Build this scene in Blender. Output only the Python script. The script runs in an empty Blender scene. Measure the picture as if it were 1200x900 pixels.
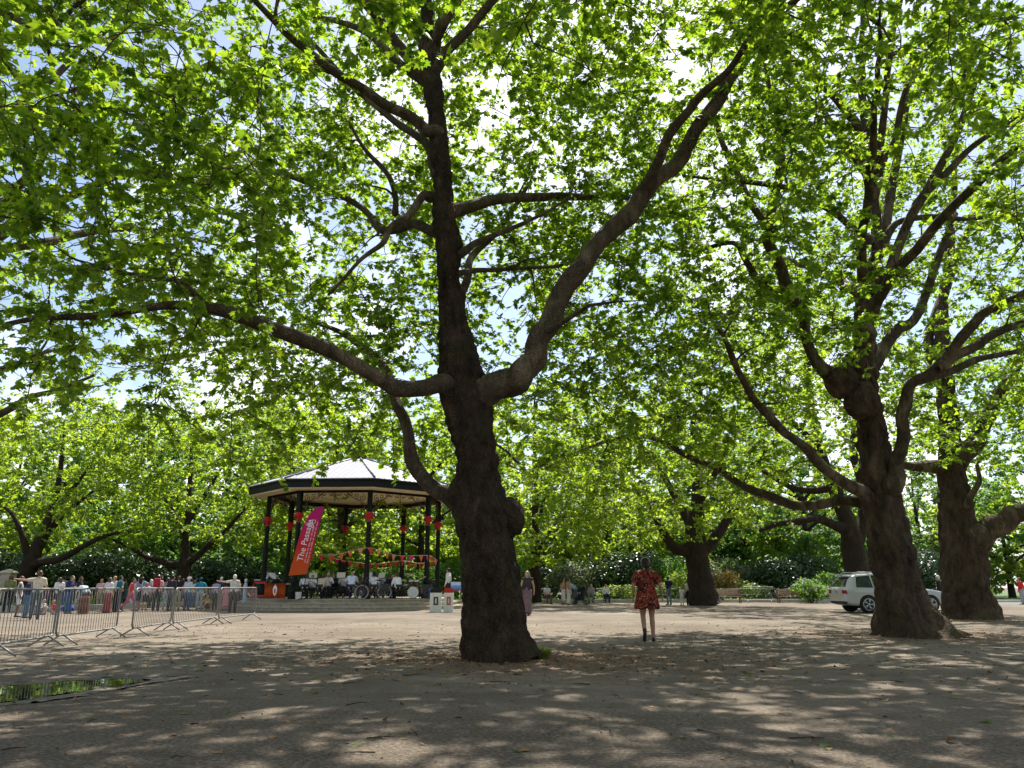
import bpy, bmesh, math, random
import numpy as np
from mathutils import Vector, Matrix, Euler

random.seed(7)
rng = np.random.default_rng(11)
scene = bpy.context.scene
col = scene.collection
R = math.radians

# ------------------------------------------------------------------ camera
F_PX, CAM_H, PITCH = 906.0, 1.15, R(14.66)
cam_data = bpy.data.cameras.new("camera")
cam_data.sensor_width = 36.0
cam_data.lens = F_PX / 1200.0 * 36.0
cam_data.clip_start, cam_data.clip_end = 0.05, 3000.0
cam = bpy.data.objects.new("camera", cam_data)
col.objects.link(cam)
cam.location = (0, 0, CAM_H)
cam.rotation_euler = (R(90) + PITCH, 0, 0)
scene.camera = cam
CP, SP = math.cos(PITCH), math.sin(PITCH)


def at(x, y, Y):
    """World point at forward distance Y (metres) seen at photograph position x, y (1200 x 900)."""
    u, v = (x - 600) / F_PX, (450 - y) / F_PX
    dy = CP - v * SP
    k = Y / dy
    return Vector((u * k, Y, CAM_H + (SP + v * CP) * k))


def ground(x, y):
    u, v = (x - 600) / F_PX, (450 - y) / F_PX
    k = -CAM_H / (SP + v * CP)
    return Vector((u * k, (CP - v * SP) * k, 0.0))


def mpp(y, Y):
    """Metres per photograph pixel at forward distance Y."""
    v = (450 - y) / F_PX
    return Y / (CP - v * SP) / F_PX


# ------------------------------------------------------------------ tagging
def tag(o, label=None, cat=None, group=None, kind=None):
    if label: o["label"] = label
    if cat: o["category"] = cat
    if group: o["group"] = group
    if kind: o["kind"] = kind
    return o


def empty(name, loc=(0, 0, 0), rz=0.0):
    o = bpy.data.objects.new(name, None)
    o.empty_display_size = 0.3
    o.location = loc
    o.rotation_euler = (0, 0, rz)
    col.objects.link(o)
    return o


def link_mesh(name, me, mat=None, parent=None):
    if mat is not None and len(me.materials) == 0:
        me.materials.append(mat)
    o = bpy.data.objects.new(name, me)
    col.objects.link(o)
    if parent is not None:
        o.parent = parent
    return o


def build(name, bm, mat=None, parent=None, smooth=False, autosmooth=None):
    me = bpy.data.meshes.new(name)
    bmesh.ops.recalc_face_normals(bm, faces=bm.faces)
    bm.to_mesh(me)
    bm.free()
    if smooth:
        me.polygons.foreach_set("use_smooth", [True] * len(me.polygons))
    o = link_mesh(name, me, mat, parent)
    if smooth and autosmooth:
        me.set_sharp_from_angle(angle=R(autosmooth))
    return o


def kids(o):
    return [c for c in col.objects if c.parent == o]


def dup(root, loc=None, rz=None, label=None, mats=None):
    """A copy of a thing with copies of its parts and sub-parts."""
    r = root.copy()
    col.objects.link(r)
    if loc is not None: r.location = loc
    if rz is not None: r.rotation_euler = (0, 0, rz)
    if label: r["label"] = label
    for ch in kids(root):
        c = ch.copy()
        col.objects.link(c)
        c.parent = r
        for g in kids(ch):
            d = g.copy()
            col.objects.link(d)
            d.parent = c
    return r


def setmat(o, mat):
    o.material_slots[0].link = 'OBJECT'
    o.material_slots[0].material = mat


# ------------------------------------------------------------------ bmesh shapes
def box(bm, cx, cy, cz, sx, sy, sz, rz=0.0, M=None, bevel=0.0):
    m = Matrix.Translation((cx, cy, cz)) @ Matrix.Rotation(rz, 4, 'Z') @ Matrix.Diagonal((sx, sy, sz, 1))
    if M is not None: m = M @ m
    r = bmesh.ops.create_cube(bm, size=1.0, matrix=m)
    if bevel:
        es = list({e for v in r['verts'] for e in v.link_edges})
        bmesh.ops.bevel(bm, geom=es, offset=bevel, segments=2, affect='EDGES', profile=0.6)


def frames_along(pts):
    pts = [Vector(p) for p in pts]
    n = len(pts)
    tang = []
    for i in range(n):
        a, b = pts[max(i - 1, 0)], pts[min(i + 1, n - 1)]
        t = (b - a)
        tang.append(t.normalized() if t.length > 1e-9 else Vector((0, 0, 1)))
    ref = Vector((0, 0, 1)) if abs(tang[0].z) < 0.9 else Vector((1, 0, 0))
    nrm = (ref - tang[0] * ref.dot(tang[0])).normalized()
    out = []
    for i in range(n):
        nrm = nrm - tang[i] * nrm.dot(tang[i])
        nrm = nrm.normalized() if nrm.length > 1e-6 else tang[i].orthogonal().normalized()
        out.append((pts[i], tang[i], nrm, tang[i].cross(nrm)))
    return out


def tube(bm, pts, rad, n=8, cap=True, M=None, closed=False):
    """A tube through pts; rad a number or one per point."""
    fr = frames_along(pts)
    if not hasattr(rad, '__len__'): rad = [rad] * len(fr)
    rings = []
    for (p, t, a, b), r in zip(fr, rad):
        ring = []
        for k in range(n):
            th = 2 * math.pi * k / n
            q = p + (a * math.cos(th) + b * math.sin(th)) * r
            if M is not None: q = M @ q
            ring.append(bm.verts.new(q))
        rings.append(ring)
    pairs = list(zip(rings[:-1], rings[1:]))
    if closed: pairs.append((rings[-1], rings[0]))
    for r0, r1 in pairs:
        for k in range(n):
            bm.faces.new((r0[k], r0[(k + 1) % n], r1[(k + 1) % n], r1[k]))
    if cap and not closed:
        bm.faces.new(rings[0][::-1])
        bm.faces.new(rings[-1])


def capsule(bm, pts, rad, n=12, M=None):
    """Closed tube with rounded ends (for voxel union)."""
    fr = frames_along(pts)
    if not hasattr(rad, '__len__'): rad = [rad] * len(fr)
    P, Rr = [], []
    p0, t0 = fr[0][0], fr[0][1]
    p1, t1 = fr[-1][0], fr[-1][1]
    for a in (80, 50, 22):
        P.append(p0 - t0 * rad[0] * math.sin(R(a))); Rr.append(rad[0] * math.cos(R(a)))
    for f, r in zip(fr, rad):
        P.append(f[0]); Rr.append(r)
    for a in (22, 50, 80):
        P.append(p1 + t1 * rad[-1] * math.sin(R(a))); Rr.append(rad[-1] * math.cos(R(a)))
    tube(bm, P, Rr, n=n, M=M)


def ball(bm, c, r, M=None, seg=14, rings=10):
    if not hasattr(r, '__len__'): r = (r, r, r)
    m = Matrix.Translation(c) @ Matrix.Diagonal((r[0], r[1], r[2], 1))
    if M is not None: m = M @ m
    bmesh.ops.create_uvsphere(bm, u_segments=seg, v_segments=rings, radius=1.0, matrix=m)


def lathe(bm, prof, n=24, M=None, cap=True):
    """prof: [(radius, z)]"""
    rings = []
    for r, z in prof:
        ring = []
        for k in range(n):
            a = 2 * math.pi * k / n
            q = Vector((r * math.cos(a), r * math.sin(a), z))
            if M is not None: q = M @ q
            ring.append(bm.verts.new(q))
        rings.append(ring)
    for r0, r1 in zip(rings[:-1], rings[1:]):
        for k in range(n):
            bm.faces.new((r0[k], r0[(k + 1) % n], r1[(k + 1) % n], r1[k]))
    if cap:
        bm.faces.new(rings[0][::-1])
        bm.faces.new(rings[-1])


def prism(bm, poly, z0, z1, M=None):
    """Vertical prism over a flat outline [(x, y)]."""
    def V(x, y, z):
        q = Vector((x, y, z))
        return bm.verts.new(M @ q if M is not None else q)
    lo = [V(x, y, z0) for x, y in poly]
    hi = [V(x, y, z1) for x, y in poly]
    n = len(poly)
    for i in range(n):
        bm.faces.new((lo[i], lo[(i + 1) % n], hi[(i + 1) % n], hi[i]))
    bm.faces.new(lo[::-1])
    bm.faces.new(hi)


def catmull(pts, sub=6):
    P = [np.array(p, float) for p in pts]
    P = [2 * P[0] - P[1]] + P + [2 * P[-1] - P[-2]]
    out = []
    for i in range(1, len(P) - 2):
        for k in range(sub):
            t = k / sub
            a, b, c, d = P[i - 1], P[i], P[i + 1], P[i + 2]
            out.append(0.5 * (2 * b + (c - a) * t + (2 * a - 5 * b + 4 * c - d) * t * t + (3 * b - a - 3 * c + d) * t ** 3))
    out.append(P[-2])
    return np.array(out)


# ------------------------------------------------------------------ materials
def new_mat(name):
    m = bpy.data.materials.new(name)
    m.use_nodes = True
    nt = m.node_tree
    nt.nodes.clear()
    out = nt.nodes.new("ShaderNodeOutputMaterial")
    return m, nt, out


def N(nt, kind, **kw):
    n = nt.nodes.new("ShaderNode" + kind)
    for k, v in kw.items():
        if k.startswith('_'):
            setattr(n, k[1:], v)
        else:
            n.inputs[k.replace('__', ' ')].default_value = v
    return n


def L(nt, a, ao, b, bi):
    nt.links.new(a.outputs[ao], b.inputs[bi])


def rgb(c):
    return (c[0], c[1], c[2], 1.0)


def ramp(nt, stops):
    n = nt.nodes.new("ShaderNodeValToRGB")
    cr = n.color_ramp
    while len(cr.elements) < len(stops):
        cr.elements.new(0.5)
    for e, (p, c) in zip(cr.elements, stops):
        e.position = p
        e.color = rgb(c) if hasattr(c, '__len__') else (c, c, c, 1)
    return n


def simple(name, c, rough=0.6, metal=0.0, var=0.18, scale=18.0, bump=0.0, coat=0.0, spec=0.4):
    """Principled with a little uneven colour and roughness."""
    m, nt, out = new_mat(name)
    b = N(nt, "BsdfPrincipled", Roughness=rough, Metallic=metal)
    b.inputs["Specular IOR Level"].default_value = spec
    if coat: b.inputs["Coat Weight"].default_value = coat
    tc = N(nt, "TexCoord")
    nz = N(nt, "TexNoise", Scale=scale, Detail=5.0, Roughness=0.65)
    L(nt, tc, "Object", nz, "Vector")
    lo = [max(0, k * (1 - var)) for k in c]
    hi = [min(1, k * (1 + var)) for k in c]
    rp = ramp(nt, [(0.3, lo), (0.7, hi)])
    L(nt, nz, "Fac", rp, "Fac")
    L(nt, rp, "Color", b, "Base Color")
    if bump:
        bp = N(nt, "Bump", Strength=bump, Distance=0.02)
        L(nt, nz, "Fac", bp, "Height")
        L(nt, bp, "Normal", b, "Normal")
    L(nt, b, "BSDF", out, "Surface")
    return m


_mats = {}


def cloth(name, c):
    if name not in _mats:
        _mats[name] = simple("cloth_" + name, c, rough=0.85, var=0.22, scale=9.0, bump=0.15, spec=0.2)
    return _mats[name]
# ------------------------------------------------------------------ people (built before the trees: the voxel unions want a small scene)
def union_mesh(name, bm, voxel, smooth=4):
    me = bpy.data.meshes.new(name)
    bmesh.ops.recalc_face_normals(bm, faces=bm.faces)
    bm.to_mesh(me); bm.free()
    o = bpy.data.objects.new(name, me)
    col.objects.link(o)
    md = o.modifiers.new("union", 'REMESH'); md.mode = 'VOXEL'; md.voxel_size = voxel
    if smooth:
        sm = o.modifiers.new("soft", 'SMOOTH'); sm.iterations = smooth; sm.factor = 0.5
    dg = bpy.context.evaluated_depsgraph_get()
    res = bpy.data.meshes.new_from_object(o.evaluated_get(dg))
    res.name = name
    bpy.data.objects.remove(o); bpy.data.meshes.remove(me)
    res.polygons.foreach_set("use_smooth", [True] * len(res.polygons))
    return res


SKIN = simple("skin_light", (0.46, 0.27, 0.185), rough=0.55, var=0.10, scale=12)
SKIN_TAN = simple("skin_tan", (0.33, 0.185, 0.115), rough=0.55, var=0.10, scale=12)
SKIN_BROWN = simple("skin_brown", (0.14, 0.075, 0.045), rough=0.5, var=0.12, scale=12)
HAIR_DARK = simple("hair_dark", (0.012, 0.008, 0.006), rough=0.7, var=0.4, scale=40, bump=0.4)
HAIR_BROWN = simple("hair_brown", (0.07, 0.038, 0.02), rough=0.5, var=0.4, scale=40, bump=0.4)
HAIR_FAIR = simple("hair_fair", (0.34, 0.22, 0.10), rough=0.5, var=0.3, scale=40, bump=0.4)
HAIR_WHITE = simple("hair_white", (0.62, 0.60, 0.56), rough=0.6, var=0.15, scale=40, bump=0.4)
SHOE_DARK = simple("shoe_dark", (0.02, 0.018, 0.017), rough=0.5)
SHOE_PALE = simple("shoe_pale", (0.55, 0.53, 0.50), rough=0.6)
EYE = simple("eye", (0.02, 0.015, 0.012), rough=0.2, var=0.0)


def pose(kind):
    """Joints of a 1.70 m adult, facing +Y, feet on z = 0."""
    J = dict(pelvis=(0, 0, .93), waist=(0, 0, 1.07), chest=(0, 0, 1.28), neck=(0, -.005, 1.44), head=(0, .02, 1.585),
             sl=(-.175, -.01, 1.385), sr=(.175, -.01, 1.385), el=(-.235, -.03, 1.11), er=(.235, -.03, 1.11), wl=(-.25, .04, .87), wr=(.25, .04, .87),
             hl=(-.09, 0, .90), hr=(.09, 0, .90), kl=(-.10, .015, .49), kr=(.10, .015, .49), al=(-.105, -.02, .075), ar=(.105, -.02, .075),
             tl=(-.125, .15, .03), tr=(.125, .15, .03), hdl=(-.255, .075, .79), hdr=(.255, .075, .79))
    def up(**k): J.update(k)
    if kind == 'hold':            # forearms raised, looking down at something held
        up(el=(-.23, -.04, 1.12), er=(.23, -.04, 1.12), wl=(-.10, .22, 1.15), wr=(.10, .22, 1.17), hdl=(-.04, .285, 1.17), hdr=(.04, .285, 1.19), head=(0, .06, 1.57))
    elif kind == 'hips':
        up(el=(-.36, -.10, 1.15), er=(.36, -.10, 1.15), wl=(-.20, .03, .99), wr=(.20, .03, .99), hdl=(-.13, .08, .97), hdr=(.13, .08, .97))
    elif kind == 'point':         # left arm stretched out sideways
        up(el=(-.43, .03, 1.37), wl=(-.66, .06, 1.40), hdl=(-.74, .065, 1.41), er=(.25, .0, 1.12), wr=(.20, .20, 1.02), hdr=(.18, .27, 1.03))
    elif kind == 'reach':         # one arm forward and up
        up(er=(.22, .22, 1.36), wr=(.20, .43, 1.47), hdr=(.20, .50, 1.51))
    elif kind == 'walk':
        up(kl=(-.10, .16, .50), al=(-.105, .22, .10), tl=(-.12, .38, .06), kr=(.10, -.06, .47), ar=(.105, -.30, .16), tr=(.12, -.17, .03),
           el=(-.23, -.13, 1.13), wl=(-.24, -.17, .89), hdl=(-.24, -.16, .81), er=(.23, .06, 1.12), wr=(.23, .20, .92), hdr=(.22, .255, .85))
    elif kind == 'stride':
        up(kl=(-.10, .20, .51), al=(-.105, .30, .09), tl=(-.12, .46, .07), kr=(.10, -.10, .48), ar=(.105, -.36, .20), tr=(.12, -.24, .05),
           chest=(0, .05, 1.27), neck=(0, .06, 1.43), head=(0, .10, 1.57), sl=(-.175, .04, 1.375), sr=(.175, .04, 1.375),
           el=(-.24, .05, 1.11), wl=(-.22, .25, 1.05), hdl=(-.20, .32, 1.05), er=(.24, -.04, 1.11), wr=(.25, .0, .88), hdr=(.255, .03, .80))
    elif kind == 'bend':          # stooping forwards
        up(waist=(0, .06, 1.05), chest=(0, .27, 1.19), neck=(0, .42, 1.27), head=(0, .55, 1.32), sl=(-.175, .35, 1.22), sr=(.175, .35, 1.22), el=(-.21, .42, .97), er=(.21, .42, .97),
           wl=(-.14, .55, .80), wr=(.14, .55, .80), hdl=(-.12, .60, .73), hdr=(.12, .60, .73), pelvis=(0, -.08, .92), hl=(-.09, -.08, .90), hr=(.09, -.08, .90))
    elif kind in ('sit', 'sitplay', 'sitlean'):         # on a seat 0.45 m high
        up(pelvis=(0, -.02, .53), waist=(0, -.03, .68), chest=(0, .0, .88), neck=(0, .02, 1.04), head=(0, .05, 1.185), sl=(-.175, .01, .985), sr=(.175, .01, .985),
           hl=(-.10, 0, .52), hr=(.10, 0, .52), kl=(-.14, .42, .50), kr=(.14, .42, .50), al=(-.14, .40, .08), ar=(.14, .40, .08), tl=(-.16, .56, .03), tr=(.16, .56, .03),
           el=(-.25, .05, .73), er=(.25, .05, .73), wl=(-.15, .27, .62), wr=(.15, .27, .62), hdl=(-.12, .35, .60), hdr=(.12, .35, .60))
        if kind == 'sitplay':
            up(el=(-.27, .10, .78), er=(.27, .10, .76), wl=(-.08, .28, .92), wr=(.10, .30, .80), hdl=(-.02, .32, .95), hdr=(.04, .35, .82), head=(0, .07, 1.17))
        if kind == 'sitlean':
            up(chest=(0, .12, .86), neck=(0, .20, 1.00), head=(0, .27, 1.11), sl=(-.175, .15, .95), sr=(.175, .15, .95), el=(-.24, .24, .70), er=(.24, .24, .70))
    elif kind == 'floor':         # sitting on the ground, knees up
        up(pelvis=(0, 0, .11), waist=(0, -.03, .26), chest=(0, .02, .46), neck=(0, .06, .62), head=(0, .10, .765), sl=(-.17, .05, .565), sr=(.17, .05, .565),
           hl=(-.10, .02, .11), hr=(.10, .02, .11), kl=(-.15, .36, .42), kr=(.15, .36, .42), al=(-.12, .62, .07), ar=(.12, .62, .07), tl=(-.13, .77, .04), tr=(.13, .77, .04),
           el=(-.24, .18, .40), er=(.24, .18, .40), wl=(-.12, .38, .42), wr=(.12, .38, .42), hdl=(-.06, .44, .44), hdr=(.06, .44, .44))
    return {k: Vector(v) for k, v in J.items()}


def hand(bm, w, h, side, fr=0.0085, fist=0.5):
    """Palm, four unequal bent fingers and a thumb leaving the side of the palm."""
    d = (h - w).normalized()
    lat = d.cross(Vector((0, 0, 1)))
    lat = lat.normalized() if lat.length > 0.1 else Vector((0, 1, 0))
    if abs(d.z) > 0.8: lat = Vector((0, 1, 0)) - d * d.y; lat.normalize()
    pal = d.cross(lat)
    if pal.x * side > 0: pal = -pal                     # the palm looks at the body
    for q in (-.024, -.008, .008, .024):
        capsule(bm, [w + lat * q * .7, w + d * .085 + lat * q], [.017, .014], 8)
    for q, ln in ((-.027, .055), (-.009, .068), (.009, .073), (.027, .064)):
        a = w + d * .085 + lat * q
        b = a + d * ln * .5 + pal * ln * .12 * fist * 2
        c = b + d * ln * .36 * (1 - .5 * fist) + pal * ln * .45 * fist
        capsule(bm, [a, b, c], [fr, fr * .95, fr * .8], 8)
    a = w + d * .025 + lat * .026
    b = a + d * .03 + lat * .026 + pal * .012
    c = b + d * .03 + lat * .004 + pal * .012
    capsule(bm, [a, b, c], [.012, .0105, .009], 8)


def body_bm(J, girth=1.0, fine=False):
    bm = bmesh.new()
    g = girth
    P = J
    # trunk
    for s in (-1, 1):
        capsule(bm, [P['pelvis'] + Vector((s * .06, 0, -.02)), P['waist'] + Vector((s * .05, 0, 0)), P['chest'] + Vector((s * .075, 0, .0)), (P['sl'] if s < 0 else P['sr']) * .6 + P['neck'] * .4],
                [.105 * g, .090 * g, .098 * g, .055], 12)
    capsule(bm, [P['chest'], P['neck'] * .6 + P['chest'] * .4, P['neck'], P['neck'] * .4 + P['head'] * .6], [.09, .07, .054, .052], 12)
    hd = (P['head'] - P['neck']).normalized()
    for s, sh, e, w, h in ((-1, 'sl', 'el', 'wl', 'hdl'), (1, 'sr', 'er', 'wr', 'hdr')):
        capsule(bm, [P['neck'] * .55 + P[sh] * .45, P[sh]], [.05, .058 * g], 10)
        capsule(bm, [P[sh], P[sh] * .5 + P[e] * .5, P[e]], [.054 * g, .047 * g, .039], 10)
        capsule(bm, [P[e], P[e] * .65 + P[w] * .35, P[w]], [.040, .039, .027], 10)
        hand(bm, P[w], P[h], s, fr=.0085 if fine else .010, fist=.45)
    for hh, k, a, t in (('hl', 'kl', 'al', 'tl'), ('hr', 'kr', 'ar', 'tr')):
        capsule(bm, [P[hh], P[hh] * .55 + P[k] * .45, P[k]], [.088 * g, .073 * g, .053], 12)
        calf = P[k] * .68 + P[a] * .32 + (P['tl'] - P['al']) * -.06
        capsule(bm, [P[k], calf, P[a]], [.053, .054, .036], 12)
        capsule(bm, [P[a] + Vector((0, 0, -.02)), P[t] * .6 + P[a] * .4 - Vector((0, 0, .02)), P[t]], [.036, .034, .026], 8)
    # head with face
    h = P['head']
    M = Matrix.Translation(h)
    ball(bm, (0, -.012, .03), (.074, .092, .088), M)
    ball(bm, (0, .022, -.035), (.058, .066, .078), M)
    ball(bm, (0, .055, -.088), (.028, .024, .022), M)
    capsule(bm, [(0, .080, .012), (0, .098, -.022), (0, .090, -.030)], [.008, .013, .011], 8, M)
    for s in (-1, 1):
        ball(bm, (s * .077, -.005, -.005), (.012, .022, .034), M)
        ball(bm, (s * .03, .075, .022), (.022, .010, .008), M)
    ball(bm, (0, .081, -.058), (.022, .012, .010), M)
    return bm


def hair_mesh(J, style, voxel):
    h = J['head']
    M = Matrix.Translation(h)
    bm = bmesh.new()
    ball(bm, (0, -.022, .045), (.082, .092, .082), M)
    ball(bm, (0, -.045, .0), (.078, .065, .085), M)
    if style == 'long':
        for s in (-1, 0, 1):
            capsule(bm, [(s * .05, -.055, .03), (s * .062, -.075, -.08), (s * .06, -.085, -.20)], [.045, .048, .028], 10, M)
    elif style == 'bun':
        ball(bm, (0, -.12, .06), (.045, .042, .045), M)
    elif style == 'pony':
        capsule(bm, [(0, -.09, .05), (0, -.13, -.02), (0, -.115, -.16)], [.03, .032, .014], 8, M)
    elif style == 'bob':
        for s in (-1, 0, 1):
            capsule(bm, [(s * .055, -.035, .03), (s * .065, -.045, -.085)], [.045, .035], 10, M)
    return union_mesh("hair", bm, voxel, 2)


def top_mesh(J, sleeve, voxel, girth=1.0, hem=0.0, e=.013):
    P, g = J, girth
    bm = bmesh.new()
    lo = P['pelvis'] + (P['pelvis'] - P['waist']).normalized() * (hem - .02)
    for s in (-1, 1):
        capsule(bm, [lo + Vector((s * .055, 0, 0)), P['waist'] + Vector((s * .05, 0, 0)), P['chest'] + Vector((s * .075, 0, 0)), (P['sl'] if s < 0 else P['sr']) * .6 + P['neck'] * .4],
                [.112 * g, .096 * g + .012, .098 * g + e, .055 + e], 12)
    capsule(bm, [P['chest'], P['neck'] * .7 + P['chest'] * .3], [.10, .068], 12)
    for sh, el, w in (('sl', 'el', 'wl'), ('sr', 'er', 'wr')):
        capsule(bm, [P['neck'] * .55 + P[sh] * .45, P[sh]], [.05 + e * .8, .058 * g + e], 10)
        if sleeve == 'none':
            continue
        end = P[sh] * .35 + P[el] * .65 if sleeve == 'short' else P[el]
        capsule(bm, [P[sh], end], [.054 * g + e, .047 + e], 10)
        if sleeve == 'long':
            capsule(bm, [P[el], P[w] * .92 + P[el] * .08], [.042 + e, .030 + e], 10)
    return union_mesh("top", bm, voxel, 3)


def leg_mesh(J, cut, voxel, girth=1.0, e=.014):
    """cut: trousers / shorts / skirt length."""
    P, g = J, girth
    bm = bmesh.new()
    capsule(bm, [P['waist'] * .45 + P['pelvis'] * .55, P['pelvis']], [.125 * g, .135 * g], 14)
    if cut in ('trousers', 'shorts'):
        for hh, k, a in (('hl', 'kl', 'al'), ('hr', 'kr', 'ar')):
            if cut == 'shorts':
                capsule(bm, [P[hh], P[hh] * .2 + P[k] * .8], [.088 * g + e, .072 * g + e], 12)
            else:
                capsule(bm, [P[hh], P[hh] * .5 + P[k] * .5, P[k], P[k] * .5 + P[a] * .5, P[a]], [.088 * g + e, .075 + e, .057 + e, .055 + e, .044 + e], 12)
    else:
        f = {'skirt': .7, 'midi': 1.35, 'maxi': 1.88}[cut]
        for hh, k, a in (('hl', 'kl', 'al'), ('hr', 'kr', 'ar')):
            for sh in (0, .5, 1):
                top = P['pelvis'] * sh + P[hh] * (1 - sh)
                kk = (P['kl'] + P['kr']) * .5 * sh + P[k] * (1 - sh)
                aa = (P['al'] + P['ar']) * .5 * sh + P[a] * (1 - sh)
                if f <= 1:
                    capsule(bm, [top, top * (1 - f) + kk * f], [.105 * g + e, .115], 12)
                else:
                    capsule(bm, [top, kk, kk * (2 - f) + aa * (f - 1)], [.105 * g + e, .105, .10 + .04 * (f - 1)], 12)
    return union_mesh("lower", bm, voxel, 3)


def shoe_mesh(J, voxel):
    out = []
    for a, t in (('al', 'tl'), ('ar', 'tr')):
        bm = bmesh.new()
        A, T = J[a], J[t]
        d = (T - A); 
        capsule(bm, [A + Vector((0, -.035, -.03)), A * .5 + T * .5 + Vector((0, 0, -.018)), T], [.040, .042, .033], 10)
        capsule(bm, [A + Vector((0, 0, .0)), A + Vector((0, -.01, -.03))], [.045, .042], 10)
        out.append(union_mesh("shoe", bm, voxel, 2))
    return out


_cache = {}


def cached(key, fn):
    if key not in _cache: _cache[key] = fn()
    return _cache[key]


def person(label, group, loc, face, kind='stand', top=('short', (0.5, 0.5, 0.5)), low=('trousers', (0.03, 0.03, 0.04)), hair=('short', None), skin=None, shoes=None,
           h=1.70, hem=0.0, girth=1.0, hat=None, fine=False, extra=None):
    """Thing person > body (one continuous mesh), top, trousers / shorts / skirt, hair, two shoes. face: heading in degrees, 0 = away from the camera."""
    vx = .0085 if fine else .014
    J = pose(kind)
    o = empty("person", loc, R(face))
    o.scale = (h / 1.70,) * 3
    tag(o, label, "person", group)
    sk = skin or SKIN
    def put(name, key, fn, mat):
        me = cached(key, fn)
        if len(me.materials) == 0: me.materials.append(mat)
        q = bpy.data.objects.new(name, me)
        col.objects.link(q); q.parent = o
        setmat(q, mat)
        return q
    put("body", ('body', kind, girth, fine), lambda: union_mesh("body", body_bm(J, girth, fine), vx * (.7 if fine else .8), 2), sk)
    put("top", ('top', kind, top[0], girth, hem), lambda: top_mesh(J, top[0], vx, girth, hem), cloth("%.2f_%.2f_%.2f" % top[1], top[1]))
    nm = {'trousers': 'trousers', 'shorts': 'shorts'}.get(low[0], 'skirt')
    put(nm, ('low', kind, low[0], girth), lambda: leg_mesh(J, low[0], vx, girth), cloth("%.2f_%.2f_%.2f" % low[1], low[1]))
    if hair[0]:
        put("hair", ('hair', kind, hair[0]), lambda: hair_mesh(J, hair[0], .012), hair[1] or HAIR_DARK)
    sh = cached(('shoe', kind), lambda: shoe_mesh(J, .010))
    for s in sh:
        if len(s.materials) == 0: s.materials.append(SHOE_DARK)
        q = bpy.data.objects.new("shoe", s); col.objects.link(q); q.parent = o
        setmat(q, shoes or SHOE_DARK)
    def eye():
        bm = bmesh.new()
        ball(bm, (0, 0, 0), .011, seg=8, rings=6)
        me = bpy.data.meshes.new("eye"); bm.to_mesh(me); bm.free(); me.materials.append(EYE); return me
    for s in (-1, 1):
        q = bpy.data.objects.new("eye", cached('eye', eye)); col.objects.link(q); q.parent = o
        q.location = J['head'] + Vector((s * .031, .078, .006))
    if hat:
        def hm():
            bm = bmesh.new()
            M = Matrix.Translation(J['head'] + Vector((0, -.01, .055)))
            if hat[0] == 'brim':
                lathe(bm, [(.165, -.012), (.16, 0), (.10, .005), (.096, .06), (.07, .085), (.01, .09)], 24, M)
            else:
                lathe(bm, [(.098, -.01), (.097, .03), (.075, .07), (.02, .085)], 20, M)
                box(bm, 0, .13, -.002, .12, .10, .012, M=M, bevel=.005)
            me = bpy.data.meshes.new("hat"); bmesh.ops.recalc_face_normals(bm, faces=bm.faces); bm.to_mesh(me); bm.free(); return me
        put("hat", ('hat', kind, hat[0]), hm, cloth("%.2f_%.2f_%.2f" % hat[1], hat[1]))
    return o, J


# ------------------------------------------------------------------ the woman in the red dress (walking away)
def floral_mat():
    m, nt, out = new_mat("red_floral_cotton")
    b = N(nt, "BsdfPrincipled", Roughness=0.8)
    b.inputs["Specular IOR Level"].default_value = 0.2
    tc = N(nt, "TexCoord")
    nz = N(nt, "TexNoise", Scale=9.0, Detail=3.0)
    L(nt, tc, "Object", nz, "Vector")
    rp_ = ramp(nt, [(0.35, (0.11, 0.012, 0.007)), (0.50, (0.21, 0.032, 0.013)), (0.60, (0.04, 0.006, 0.006))])
    L(nt, nz, "Fac", rp_, "Fac")
    ws = N(nt, "MixRGB", Fac=0.08); ws.blend_type = 'LINEAR_LIGHT'
    L(nt, tc, "Object", ws, "Color1"); L(nt, nz, "Color", ws, "Color2")
    v = N(nt, "TexVoronoi", Scale=33.0, Randomness=1.0)
    L(nt, ws, "Color", v, "Vector")
    r2 = ramp(nt, [(0.24, 1.0), (0.34, 0.0)])
    L(nt, v, "Distance", r2, "Fac")
    mx_ = N(nt, "MixRGB", Color2=rgb((0.48, 0.27, 0.17)))
    L(nt, r2, "Color", mx_, "Fac"); L(nt, rp_, "Color", mx_, "Color1")
    sepc = N(nt, "SeparateColor"); L(nt, v, "Color", sepc, "Color")
    r3 = ramp(nt, [(0.45, 0.0), (0.5, 1.0)])
    L(nt, sepc, "Red", r3, "Fac")
    m4 = N(nt, "Math"); m4.operation = 'MULTIPLY'
    L(nt, r2, "Color", m4, 0); L(nt, r3, "Color", m4, 1)
    nt.links.new(m4.outputs[0], mx_.inputs["Fac"])
    L(nt, mx_, "Color", b, "Base Color")
    L(nt, b, "BSDF", out, "Surface")
    return m


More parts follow.
